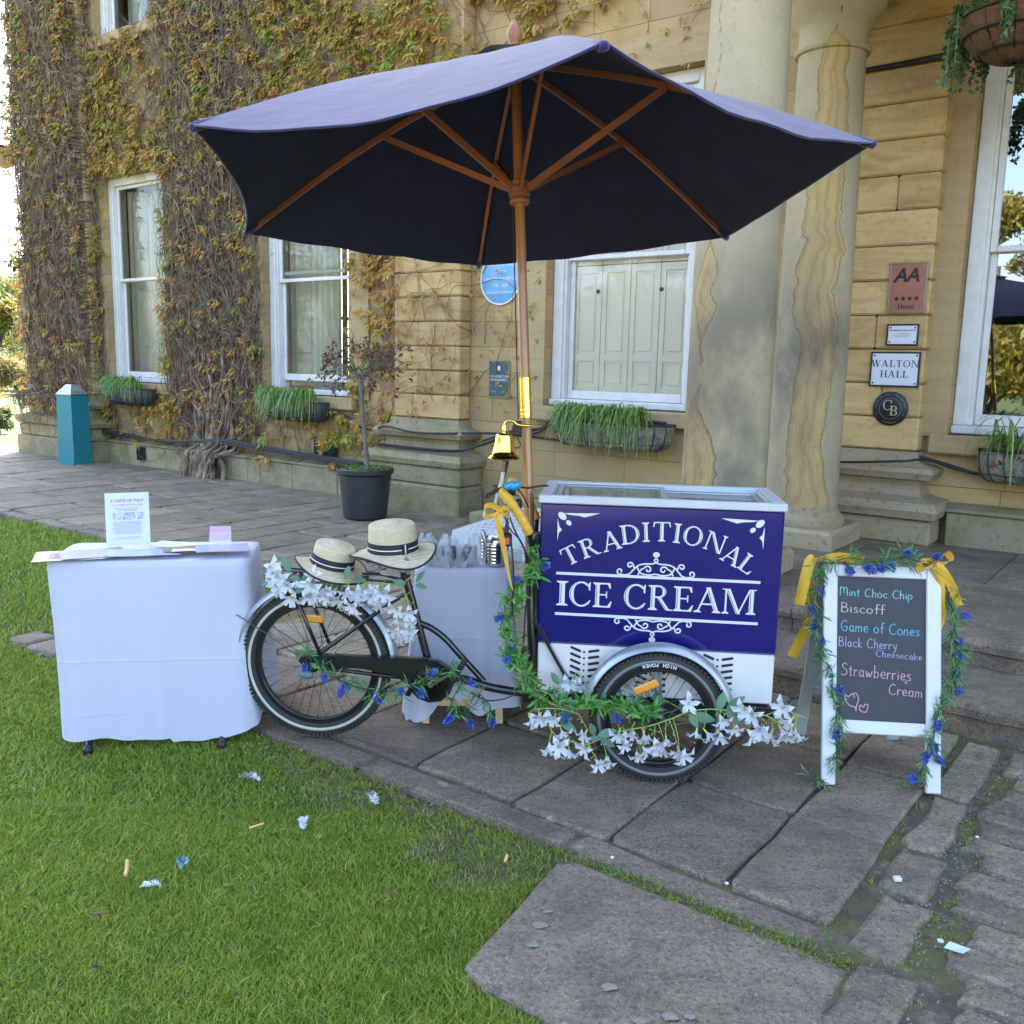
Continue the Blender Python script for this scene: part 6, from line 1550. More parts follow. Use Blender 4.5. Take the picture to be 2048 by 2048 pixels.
def ring_text(k, txt, r, a0, step, h, inv=False):
    for i, c_ in enumerate(txt):
        a = rad(a0-step*i*(-1 if inv else 1))
        if c_ != ' ': k.put(sans(c_, h), r*cos(a), r*sin(a), 1, a-pi/2 if not inv else a+pi/2)
ring_text(k, "CLASSIC BRITISH HOTELS", .105, 172, 7.8, .017); ring_text(k, "MEMBER", .116, 248, 9, .017, True); 
for a in (205, 335): k.disc(.11*cos(rad(a)), .11*sin(rad(a)), .003, n=8)
k.ribbon([(.082*cos(2*pi*i/64), .082*sin(2*pi*i/64)) for i in range(65)], .0018); k.build("ring_lettering", M_ggrey, o, f)
M_bplaque = mat("sky_blue_enamel", [(.13, .32, .58), (.18, .38, .63)], .35, 14)
o, f = plate("blue_plaque", "round blue plaque with white rim and raised lettering beside the parasol pole", -6.035, .004, 2.475, .52, .52, M_bplaque, M_white, "plaque", round_=True, thick=.02)
k = Ink(); 
for s_, y, h in (("WALTON HALL", .13, .052), ("HOME OF", .062, .034), ("CHARLES WATERTON", -.012, .045), ("1782 - 1865", -.078, .042), ("NATURALIST & EXPLORER", -.145, .030)): k.put(sans(s_, h, bold=.0006), 0, y)
k.build("sign_lettering", M_white, o, f)
M_teal = mat("dark_teal_plaque", [(.035, .085, .095), (.05, .11, .12)], .35, 10)
o, f = plate("club_plaque", "small dark teal plaque with an emblem and silver lettering under the blue plaque", -6.035, .004, 1.448, .275, .385, M_teal, M_edge, "plaque")
k = Ink()
for s_, y, h in (("THE LIONS CLUB", .02, .032), ("OF WAKEFIELD", -.018, .032), ("MAY 2005", -.075, .022)): k.put(sans(s_, h, bold=.0005), 0, y)
k.put(sans("President", .015), -.07, -.135); k.put(sans("Secretary", .015), .07, -.135); k.build("sign_lettering", M_splate, o, f)
k = Ink(); k.disc(0, .115, .038, .050, 28); k.build("emblem", mat("brown_emblem", [(.10, .05, .035)], .5), o, f); k = Ink(.0004); k.k = 3; k.disc(0, .115, .020, .028, 24); k.build("emblem_centre", M_splate, o, lambda a, b, d: (a, -.0138-d, b))
# ------------------------------------------------------------------ garlands and ribbons
M_lavleaf = mat("artificial_lavender_leaf", [(.085, .22, .065), (.15, .31, .11)], .5, 20, island=.4, trans=.2)
M_lavblue = mat("blue_lavender_bud", [(.045, .085, .36), (.08, .14, .48)], .6, 40, island=.3)
M_garstem = mat("green_garland_stem", [(.10, .17, .045), (.22, .30, .06)], .5, 9)
M_darkstem = mat("dark_green_stem", [(.02, .05, .025)], .5)
M_gloss = mat("glossy_garland_leaf", [(.055, .20, .03), (.13, .33, .06)], .4, 16, island=.4, trans=.2)
M_lilyleaf = mat("grey_green_silk_leaf", [(.10, .22, .135), (.15, .29, .18)], .6, 10, island=.3, trans=.25)
M_petal = mat("white_silk_petal", [(.68, .69, .75), (.74, .74, .77)], .6, 8, trans=.3)
M_throat = mat("lime_flower_throat", [(.45, .58, .12)], .6)
M_lstem = mat("lime_flower_stem", [(.28, .40, .06), (.36, .46, .10)], .5, 8)
def V3(*a): return Vector(a)
def rdir(rr, up=0.0):
    v = Vector((rr.gauss(0, 1), rr.gauss(0, 1), rr.gauss(0, 1)+up)); return v.normalized()
def blade(g, b, d, L, w, bend, rr, fold=.25, up=None):
    """pointed leaf, bent along its length, keeled in the middle"""
    d = d.normalized(); s_ = d.cross(up or rdir(rr)); s_ = s_.normalized() if s_.length > 1e-4 else d.orthogonal().normalized(); n = s_.cross(d)
    P = [b, b+d*L*.35+n*bend*L*.12, b+d*L*.7+n*bend*L*.5, b+d*L+n*bend*L]
    g.add([P[0], P[1]+s_*w*.9-n*w*fold, P[1]-s_*w*.9-n*w*fold, P[2]+s_*w*.75-n*w*fold, P[2]-s_*w*.75-n*w*fold, P[3], P[1], P[2]],
          [(0, 1, 6), (0, 6, 2), (1, 3, 7, 6), (6, 7, 4, 2), (3, 5, 7), (7, 5, 4)])
def path_pts(path, step):
    P = sm3(path, 12); out = []; acc = 0
    for a, b in zip(P[:-1], P[1:]):
        L = (b-a).length; 
        while acc < L: out.append((a.lerp(b, acc/L), (b-a).normalized())); acc += step
        acc -= L
    return out
def lav_bud(g, b, d, rr, L=.045, r=.0085):
    d = d.normalized(); n = 34
    for i in range(n):
        t_ = i/n; a = i*2.4; o = d.orthogonal().normalized(); q = o*cos(a)+d.cross(o)*sin(a); p = b+d*L*t_+q*r*(1-.55*t_)
        blade(g, p, q*.9+d*.5, .0105, .0046, .2, rr)
def garland(name, label, path, kind, seed, dens=1.0, spread=1.0, buds=None, parent_group=None, loops=1, thick=.035):
    rr = random.Random(seed); origin = sum((Vector(p) for p in path), Vector())/len(path); loc = Vector((origin.x, origin.y, min(p[2] for p in path)))
    root = tag(empty(name, loc), label, "garland", parent_group); path = [Vector(p)-loc for p in path]
    st = MB(); lf = MB(); fl = MB()
    P = sm3(path, 10)
    for l in range(loops):
        ph = rr.uniform(0, 6); st.tube([p+Vector((thick*.35*sin(i*.35+ph), thick*.3*cos(i*.31+ph), thick*.3*sin(i*.27+2*ph))) for i, p in enumerate(P)], .0022 if kind == 'lav' else .0026, 6)
    pts = path_pts(path, .012/dens)
    for i, (p, t_) in enumerate(pts):
        if kind == 'lav':
            b = p+rdir(rr)*thick*rr.random()*.5; d = (t_*rr.choice([1, 1, -.6])+rdir(rr)*.75).normalized()
            twig = b+d*.03*spread; st.tube([b, twig], .0011, 4, cap=False)
            for k in range(rr.randint(5, 8)): q = b.lerp(twig, rr.random()); blade(lf, q, d*.8+rdir(rr)*.75+Vector((0, 0, -.12)), rr.uniform(.030, .062)*spread, .0030, rr.uniform(-.3, .3), rr, .3)
        else:
            b = p+rdir(rr)*thick*rr.random()*.8; d = (t_*.5+rdir(rr, .1)).normalized()
            for k in range(rr.randint(6, 9)): blade(lf, b+rdir(rr)*.004, d*.7+rdir(rr)*.9, rr.uniform(.034, .066)*spread, rr.uniform(.0048, .0075)*spread, rr.uniform(-.3, .35), rr, .25)
    if buds:
        for (f_, dx, dy, dz) in buds[::1 if len(buds) < 5 else 2]+buds[1:4:2]:
            p, t_ = pts[min(len(pts)-1, int(f_*len(pts)))]; d = Vector((dx, dy, dz)).normalized()
            q = p+d*.03; st.tube([p, q], .0012, 4); 
            fl = MB()
            for m_ in range(2): lav_bud(fl, q+rdir(rr)*.006*m_, d+rdir(rr)*.25, rr, rr.uniform(.028, .044), rr.uniform(.006, .0082))
            fl.build('flower', M_lavblue, root)
    st.build("stem", M_darkstem if kind == 'lav' else M_garstem, root); lf.build("leaves", M_lavleaf if kind == 'lav' else M_gloss, root)
    return root
def lily(gp, gt, c, d, s_, rr):
    """silk flower: five pointed petals round a lime throat"""
    d = d.normalized(); o = d.orthogonal().normalized(); q = d.cross(o); a0 = rr.uniform(0, 6)
    for k in range(5):
        a = a0+2*pi*k/5+rr.uniform(-.15, .15); r_ = (o*cos(a)+q*sin(a)); op = rr.uniform(1.0, 1.7); s2 = r_.cross(d)
        L = s_*rr.uniform(.9, 1.12); P0 = c; P1 = c+d*L*.45+r_*L*.22; P2 = c+d*L*.85+r_*L*(.35+.3*op); P3 = c+d*L*(1.0-.32*op)+r_*L*(.5+.55*op); w = L*.30
        gp.add([P0, P1+s2*w*.75+d*w*.1, P1-s2*w*.75+d*w*.1, P2+s2*w+d*w*.15, P2-s2*w+d*w*.15, P3, P1-d*w*.15, P2-d*w*.15], [(0, 1, 6), (0, 6, 2), (1, 3, 7, 6), (6, 7, 4, 2), (3, 5, 7), (7, 5, 4)])
    gt.tube([c-d*s_*.45, c+d*s_*.08], [s_*.05, s_*.13], 6)
    for k in range(4): gt.tube([c+d*s_*.1, c+d*s_*.5+rdir(rr)*s_*.12], s_*.02, 4)
def lily_garland(name, label, stems, flowers, leaves, seed, s_=.036):
    rr = random.Random(seed); pts = [Vector(p) for f_ in flowers for p in [f_[0]]]; c = sum(pts, Vector())/len(pts); loc = Vector((c.x, c.y, min(p.z for p in pts)))
    root = tag(empty(name, loc), label, "flower garland"); gp = MB(); gt = MB(); gs = MB(); gl = MB()
    for S in stems: gs.tube([p-loc for p in sm3(S, 7)], [.0030-.0014*i/(7*(len(S)-1)) for i in range(7*(len(S)-1)+1)], 6)
    for c_, att in flowers:
        c_ = Vector(c_)-loc; a = Vector(att)-loc; d = ((c_-a).normalized()*.4+Vector((rr.gauss(0, .45), -.85+rr.gauss(0, .35), -.35+rr.gauss(0, .35)))); m_ = a.lerp(c_, .5)+Vector((0, 0, .012))
        gs.tube(sm3([a, m_, c_-d.normalized()*s_*.4], 4), .0015, 5); gp = MB(); gt = MB(); lily(gp, gt, c_, d, s_*rr.uniform(1.0, 1.4), rr); fo = gp.build('flower', M_petal, root); gt.build('flower_centre', M_throat, fo)
        if rr.random() < .6: 
            for k in range(3): q = m_+rdir(rr)*.02; gs.tube([m_, q], .0010, 4); gs.lathe([(0, -.004), (.003, 0), (0, .005)], 6, q)
    for (b, d, L) in leaves:
        b = Vector(b)-loc; d = Vector(d).normalized(); up = Vector((rr.gauss(0, .3), -1, .5+rr.gauss(0, .3))); sd_ = d.cross(up).normalized(); n_ = sd_.cross(d)
        k = 6; V = []; F = []
        for i in range(k+1):
            t_ = i/k; w = L*.27*sin(pi*min(1, t_*.94+.03))**.8*(1-.25*t_); p = b+d*L*t_-n_*L*.18*t_**2
            V += [p-sd_*w-n_*w*.25, p, p+sd_*w-n_*w*.25]
        for i in range(k): F += [(3*i, 3*i+1, 3*i+4, 3*i+3), (3*i+1, 3*i+2, 3*i+5, 3*i+4)]
        gl.add(V, F)
    gs.build("stem", M_lstem, root, smooth=True); gl.build("leaves", M_lilyleaf, root, smooth=True)
    return root
Yf = .05
def c2(x, z, y=-.085): return cq(x, y, z)
# leafy garland down the steering column and along the front wheel
garland("leafy_garland", "long green leafy garland with blue thistles winding down the steering column to the front wheel",
        [cp(-.535, .10, .885), cp(-.52, .07, .80), cp(-.60, .08, .73), cp(-.60, .09, .665), cp(-.635, .10, .59), cp(-.625, .10, .51), cp(-.60, .08, .43), c2(-.581, .465, -.03), c2(-.534, .398, -.05), c2(-.488, .332, -.06), c2(-.397, .291, -.07), c2(-.264, .299, -.075), c2(-.132, .297, -.075), c2(-.02, .278, -.07)], 'bush', 1, 1.0, 1.0,
        [(.06, .6, -.5, .2), (.12, -.6, -.5, .1), (.26, -.7, -.6, -.2), (.36, .2, -.8, -.3), (.5, -.5, -.7, 0), (.62, .3, -.8, -.5), (.72, 0, -.7, -.9), (.8, .3, -.5, .8), (.86, .3, -.6, -.8), (.92, .5, -.7, -.5)], loops=3, thick=.05)
# lavender along the chain case and the rear hub
lg = "lavender garlands"
garland("lavender_garland", "sparse lavender garland strung from the rear hub along the chain case", [cq(-1.545, .13, .375, .19), cq(-1.46, .10, .345, .19), cq(-1.40, .09, .29, .19), cq(-1.34, .08, .26, .19), cq(-1.24, .07, .225, .19), cq(-1.14, .07, .225, .19), cq(-1.05, .06, .25, .19), cq(-.98, .05, .285, .19), cq(-.92, .05, .32, .19), cq(-.87, .05, .355, .19)], 'lav', 2, .75, 1.05,
        [(.1, -.2, -.4, -.9), (.2, .3, -.4, -.9), (.3, .8, -.3, -.5), (.36, -.2, -.4, -.9), (.5, .8, -.3, -.5), (.55, .5, -.4, -.9), (.62, .9, -.4, .1), (.7, .2, -.4, .7), (.76, .6, -.5, -.3), (.8, -.3, -.4, .8), (.85, .6, -.5, .8), (.9, .3, -.5, -.8)], thick=.03)
garland("lavender_garland", "lavender spray drooping under the crank towards the small table's cloth", [cq(-.87, .06, .35, .19), cq(-.82, .06, .31, .19), cq(-.845, .05, .25, .19), cq(-.86, .05, .19, .19), cq(-.82, .05, .15, .19), cq(-.78, .05, .19, .19), cq(-.745, .06, .235, .19), cq(-.715, .06, .20, .19), cq(-.70, .06, .165, .19)], 'lav', 3, .6, 1.0, [(.15, .7, -.4, -.3), (.5, -.8, -.3, -.5), (.6, .3, -.3, -.9), (.97, .2, -.3, -.9)], thick=.02)
# lavender round the board
def bw(a, b, h):
    p = bb_(a, b, h); return bl+(Vector((cos(BA), sin(BA), 0))*p[0]+Vector((-sin(BA), cos(BA), 0))*p[1]+Vector((0, 0, p[2])))
garland("lavender_garland", "lavender garland draped along the top rail of the chalkboard", [bw(-.03, .865, .02), bw(.06, .885, .02), bw(.14, .885, .025), bw(.22, .893, .02), bw(.30, .897, .02), bw(.40, .885, .02)], 'lav', 4, 1.0, 1.15, [(.25, .3, -.5, -.9), (.40, .1, -.6, -.2), (.42, .3, -.7, -.6), (.5, .5, -.6, -.6), (.55, .8, -.6, -.5), (.6, .9, -.5, -.2), (.75, .2, -.3, .3), (.85, -.6, -.5, -.3), (.97, .4, -.3, .4)], thick=.03)
garland("lavender_garland", "lavender garland trailing down the left side of the chalkboard frame", [bw(.0, .875, .01), bw(-.02, .80, .0), bw(-.035, .72, .0), bw(-.025, .62, .01), bw(.0, .50, .02), bw(.03, .42, .025), bw(.045, .34, .025), bw(.065, .25, .025), bw(.07, .18, .02), bw(.055, .12, .02), bw(.06, .085, .02)], 'lav', 5, .85, 1.0, [(.09, .2, -.4, -.9), (.2, -.2, -.5, -.9), (.27, 0, -.4, -.9), (.33, .1, -.5, -.8), (.6, .6, -.6, -.8), (.68, .7, -.5, -.6), (.8, -.4, -.5, -.8), (.95, .5, -.4, -.9)], thick=.028)
garland("lavender_garland", "bushy lavender garland hanging down the right side of the chalkboard", [bw(.455, .86, .01), bw(.485, .80, -.01), bw(.50, .73, -.02), bw(.515, .66, -.02), bw(.505, .58, -.01), bw(.51, .50, 0), bw(.50, .43, .0), bw(.505, .38, 0)], 'lav', 6, 1.0, 1.2, [(.35, .9, -.4, -.3), (.5, .3, -.4, -.7), (.6, .2, -.4, -.9), (.75, .0, -.4, -1), (.9, .4, -.4, -.9), (.97, .1, -.4, -1)], thick=.045)
garland("lavender_garland", "lower lavender strand across the right leg of the chalkboard", [bw(.47, .41, .015), bw(.455, .36, .02), bw(.435, .31, .025), bw(.42, .24, .025), bw(.405, .18, .02), bw(.395, .12, .015), bw(.375, .06, .01), bw(.345, .03, .02)], 'lav', 7, .85, 1.0, [(.3, -.2, -.5, -.9), (.5, .0, -.5, -.9), (.62, -.3, -.5, -.9), (.66, .9, -.5, -.5), (.95, -.6, -.5, .2)], thick=.03)
garland("lavender_sprig", "small green sprig on the flagstones by the board's left foot", [bw(-.055, .035, .03), bw(-.03, .022, .03), bw(0.0, .012, .04)], 'lav', 8, 1.0, .9, None, thick=.02)
# white flower garlands
rr = random.Random(21)
def J(p, s_): return Vector(p)+Vector((rr.uniform(-s_, s_), rr.uniform(-s_*.5, s_*.5), rr.uniform(-s_, s_)))
st1 = [[cq(-1.66, .10, .70, .215), cq(-1.55, .10, .685, .215), cq(-1.42, .11, .70, .215), cq(-1.30, .11, .69, .215), cq(-1.18, .12, .69, .215), cq(-1.09, .13, .675, .215)], [cq(-1.09, .13, .675, .215), cq(-1.06, .13, .62, .215), cq(-1.04, .13, .56, .215), cq(-1.03, .13, .50, .215)], [cq(-1.10, .13, .68, .215), cq(-1.05, .13, .72, .215), cq(-1.02, .13, .735, .215)]]
fl1 = []
for x, z in ((-1.655, .735), (-1.635, .70), (-1.625, .665), (-1.60, .69), (-1.58, .655), (-1.555, .62), (-1.60, .64), (-1.47, .70), (-1.46, .665), (-1.49, .63), (-1.44, .62), (-1.415, .665), (-1.40, .63), (-1.37, .66), (-1.36, .615), (-1.33, .64), (-1.30, .60), (-1.285, .655), (-1.265, .625), (-1.245, .665), (-1.225, .63), (-1.20, .66), (-1.185, .62), (-1.17, .655)): fl1.append((J(cq(x, .085, z, .215), .01), J(cq(x+.02, .11, .69, .215), .01)))
for x, z in ((-1.09, .60), (-1.065, .575), (-1.10, .55), (-1.06, .53), (-1.09, .505), (-1.045, .50), (-1.07, .475), (-1.10, .47)): fl1.append((J(cq(x, .10, z, .215), .012), J(cq(-1.05, .13, z+.05, .215), .01)))
lv1 = [(cq(-1.57, .09, .72, .215), (-.2, -.4, .9), .07), (cq(-1.64, .09, .68, .215), (-1, -.3, -.3), .055), (cq(-1.58, .09, .69, .215), (.9, -.5, .2), .06), (cq(-1.52, .09, .69, .215), (.6, -.4, .6), .06), (cq(-1.33, .09, .70, .215), (.3, -.4, .9), .06), (cq(-1.30, .09, .70, .215), (.9, -.4, .1), .06), (cq(-1.25, .09, .69, .215), (-.5, -.6, .6), .05), (cq(-1.06, .10, .73, .215), (-.1, -.3, 1), .075), (cq(-1.03, .10, .70, .215), (.5, -.3, .9), .065), (cq(-1.07, .10, .69, .215), (-.9, -.3, .3), .055), (cq(-1.03, .10, .69, .215), (.9, -.4, -.1), .05), (cq(-1.39, .09, .64, .215), (-.2, -.5, -.8), .05), (cq(-1.5, .09, .66, .215), (-.7, -.5, -.4), .055)]
lily_garland("white_flower_garland", "white silk flower garland across the rear rack under the tipped hat", st1, fl1, lv1, 1, .033)
st2 = [[c2(*q) for q in ((-.453, .275), (-.427, .171), (-.337, .136), (-.281, .135), (-.183, .188), (-.063, .22), (.023, .255), (.108, .295), (.215, .308), (.312, .286), (.386, .297), (.448, .323), (.534, .295))], [c2(-.43, .18), c2(-.437, .145), c2(-.443, .12)], [c2(-.285, .135), c2(-.265, .095), c2(-.245, .07)], [c2(-.50, .262), c2(-.46, .268), c2(-.40, .27), c2(-.33, .255)], [c2(-.12, .21), c2(-.09, .17), c2(-.08, .12)], [c2(.386, .297), c2(.44, .27), c2(.49, .262)]]
fl2 = []
allp = [p for S in st2 for p in sm3(S, 6)]
for x, z in [(-.513, .23), (-.48, .238), (-.418, .243), (-.396, .185), (-.443, .111), (-.403, .12), (-.358, .105), (-.296, .181), (-.291, .116), (-.245, .06), (-.214, .083), (-.166, .19), (-.153, .146), (-.119, .193), (-.073, .194), (-.07, .132), (-.085, .101), (-.022, .159), (.015, .181), (.012, .141), (.061, .141), (.073, .122), (.093, .323), (.133, .222), (.168, .218), (.214, .214), (.222, .274), (.272, .243), (.31, .32), (.338, .299), (.337, .222), (.37, .244), (.417, .228), (.447, .249), (.458, .335), (.482, .292), (.48, .232), (.506, .242)]:
    p = J(c2(x, z, -.10), .004); fl2.append((p, min(allp, key=lambda q: (q-p-Vector((0, 0, .04))).length)))
lv2 = [(c2(*q), d, L_) for q, d, L_ in (((-.41, .25), (.7, -.4, -.1), .06), ((-.40, .225), (.9, -.4, -.4), .075), ((-.26, .17), (-.3, -.4, .9), .06), ((-.24, .16), (-.8, -.4, .1), .05), ((-.25, .17), (.9, -.4, .5), .075), ((-.24, .165), (.7, -.5, -.3), .065), ((.08, .285), (-.4, -.4, .8), .05), ((.11, .28), (.9, -.4, -.1), .085), ((.21, .305), (.1, -.3, 1), .075), ((.235, .305), (.7, -.3, .9), .09), ((.235, .30), (.9, -.5, -.2), .085), ((.10, .285), (.5, -.5, -.8), .06))]
lily_garland("white_flower_garland", "long white silk flower garland trailing in front of the front wheel", st2, fl2, lv2, 2, .030)
st3 = [[cp(-.42, .03, .28), cp(-.36, .04, .33), cp(-.33, .05, .37)], [cp(-.20, .06, .33), cp(-.10, .07, .35), cp(.02, .07, .30), cp(.1, .07, .26)]]
fl3 = [(J(cp(x, .045, z), .008), cp(x+.02, .06, z+.02)) for x, z in ((-.40, .33), (-.37, .36), (-.35, .385), (-.335, .355), (-.38, .31), (-.14, .36), (-.11, .375), (-.085, .355), (-.06, .37), (-.12, .33), (.20, .33), (.22, .31), (.205, .29), (-.18, .345))]
lily_garland("white_flower_garland", "white silk flowers tucked behind the front wheel against the freezer", st3, fl3, [(cp(-.41, .03, .36), (-.5, -.3, .8), .06), (cp(-.15, .05, .33), (-.7, -.4, .3), .06), (cp(-.06, .05, .34), (.8, -.4, -.2), .07), (cp(-.2, .05, .31), (-.5, -.4, -.5), .06)], 3, .026)

# ribbons
def ribbon(g, pts, w, side, tw=0.0, curl=.15):
    P = sm3(pts, 8); n = len(P); V = []; K = 4
    for i, p in enumerate(P):
        t_ = (P[min(i+1, n-1)]-P[max(i-1, 0)]).normalized(); s_ = (Vector(side)-t_*Vector(side).dot(t_)).normalized(); a = tw*i/n
        q = Matrix.Rotation(a, 3, t_) @ s_; nn = t_.cross(q)
        for k in range(K+1): u_ = k/K-.5; V.append(p+q*w*u_+nn*w*curl*(1-4*u_*u_)*sin(i*.21+1))
    g.add(V, [(i*(K+1)+k, (i+1)*(K+1)+k, (i+1)*(K+1)+k+1, i*(K+1)+k+1) for i in range(n-1) for k in range(K)])
def bow(name, label, c, tails, loops, w, parent=None):
    o = tag(empty(name, c), label, "ribbon"); L = MB(); T = MB()
    for pts, side in loops: ribbon(L, pts, w, side)
    for pts, side, tw in tails: ribbon(T, pts, w, side, tw)
    if loops:
        L.build("loops", M_yellow, o, smooth=True); k = MB(); k.lathe([(0, -.013), (.010, -.010), (.012, 0), (.010, .010), (0, .013)], 10, (0, 0, 0)); k.build("knot", M_yellow, o, smooth=True)
    T.build("tails", M_yellow, o, smooth=True); return o
bow("yellow_ribbon_bow", "yellow satin bow tied at the top right corner of the chalkboard", bw(.415, .885, .03), [([(0, 0, 0), (.035, -.01, -.03), (.075, -.012, -.09), (.105, -.006, -.155), (.115, -.01, -.17)], (.75, -.2, .65), .3), ([(.005, 0, -.01), (.03, -.005, -.08), (.035, -.012, -.16), (.045, -.01, -.21), (.03, -.015, -.265)], (1, -.3, 0), .5)],
    [([(0, 0, 0), (-.03, -.01, .012), (-.062, -.012, .008), (-.055, -.02, -.022), (-.02, -.012, -.012), (0, 0, 0)], (.2, -.6, .7)), ([(0, 0, 0), (.02, -.01, .03), (.045, -.01, .042), (.055, -.02, .02), (.03, -.012, .002), (0, 0, 0)], (.3, -.7, .6))], .034)
bow("yellow_ribbon", "yellow satin ribbon looped over the top left corner of the chalkboard", bw(.005, .885, .025), [([(.01, 0, .0), (-.03, -.005, .006), (-.062, -.004, -.004), (-.075, -.004, -.05), (-.085, 0, -.12), (-.095, .0, -.19)], (1, -.25, .15), .2), ([(.0, 0, .0), (.05, -.01, .012), (.12, -.012, .004), (.145, -.012, .002)], (0, -.35, 1), .2), ([(-.055, .03, -.02), (-.045, .05, -.14), (-.03, .06, -.26), (-.06, .07, -.36), (-.085, .08, -.43)], (1, .2, .1), .4)], [], .042)
bow("yellow_ribbon_bow", "yellow satin bow tied on the near handlebar grip with a long tail", cp(-.652, .02, 1.045), [([(0, 0, 0), (-.01, -.012, -.04), (.003, -.012, -.10), (.018, -.01, -.17), (.035, -.008, -.25), (.05, -.006, -.31)], (1, -.2, 0), 1.2)], [([(0, 0, 0), (-.03, -.01, .02), (-.06, -.012, .016), (-.062, -.016, -.018), (-.03, -.012, -.018), (0, 0, 0)], (.1, -.6, .8)), ([(0, 0, 0), (.02, -.012, .01), (.03, -.018, -.01), (.012, -.012, -.016), (0, 0, 0)], (.1, -.6, .8))], .03)
# plug on its flex
o = tag(empty("plug", cp(-.635, .05, .93)), "black three pin plug hanging by its flex under the handlebar", "plug"); g = MB(); g.bbox(-.024, .024, -.02, .012, -.028, .026, .008); g.tube([(0, 0, .026), (.004, 0, .07)], [.011, .006], 10); g.tube(sm3([(.004, 0, .07), (.008, .0, .12), (.004, .02, .19)]), .0035, 6)
for x, z in ((-.006, -.034), (.008, -.034)): g.bbox(x-.003, x+.003, -.005, .0, z-.012, z+.008, .001)
g.build("plug_body", M_black, o); g = MB(); g.bbox(-.014, .014, -.0225, -.0202, -.018, .008, .0005); g.build("plug_label", mat("red_orange_label", [(.62, .12, .05)], .5), o)
g = MB(); g.tube(sm3([cp(-.615, .03, .95)-cp(-.635, .05, .93), cp(-.60, .03, .80)-cp(-.635, .05, .93), cp(-.605, .06, .62)-cp(-.635, .05, .93)]), .0035, 6); g.build("flex", M_cable, o)

# ------------------------------------------------------------------ planters, pot tree, ash bin, cables
M_coir = mat("coir_liner", [(.17, .085, .035), (.11, .055, .025)], .95, 30, bump=.9, bscale=70, bdist=.02)
M_liner = mat("dark_plastic_liner", [(.015, .015, .016), (.05, .048, .045)], .4, 9)
M_greyliner = mat("pale_moss_liner", [(.30, .27, .20), (.10, .09, .07)], .95, 12, bump=1, bscale=25, bdist=.03)
M_bladeg = mat("daffodil_leaf", [(.12, .23, .035), (.22, .34, .075)], .45, 12, island=.35, trans=.25)
M_mixed = mat('mixed_leaf', [(.06, .15, .03), (.15, .24, .06), (.26, .27, .08)], .5, 25, island=.45, trans=.2)
M_wire = mat("black_wire", [(.012, .012, .013)], .4)
M_orange = mat("orange_pansy", [(.75, .28, .02)], .6, island=.3, trans=.3); M_yel = mat("withered_yellow_bloom", [(.45, .30, .06)], .7, island=.4); M_purp = mat("blue_violet_flower", [(.12, .09, .45)], .6, island=.3); M_maroon = mat("dark_red_pansy", [(.16, .012, .03)], .6, island=.3)
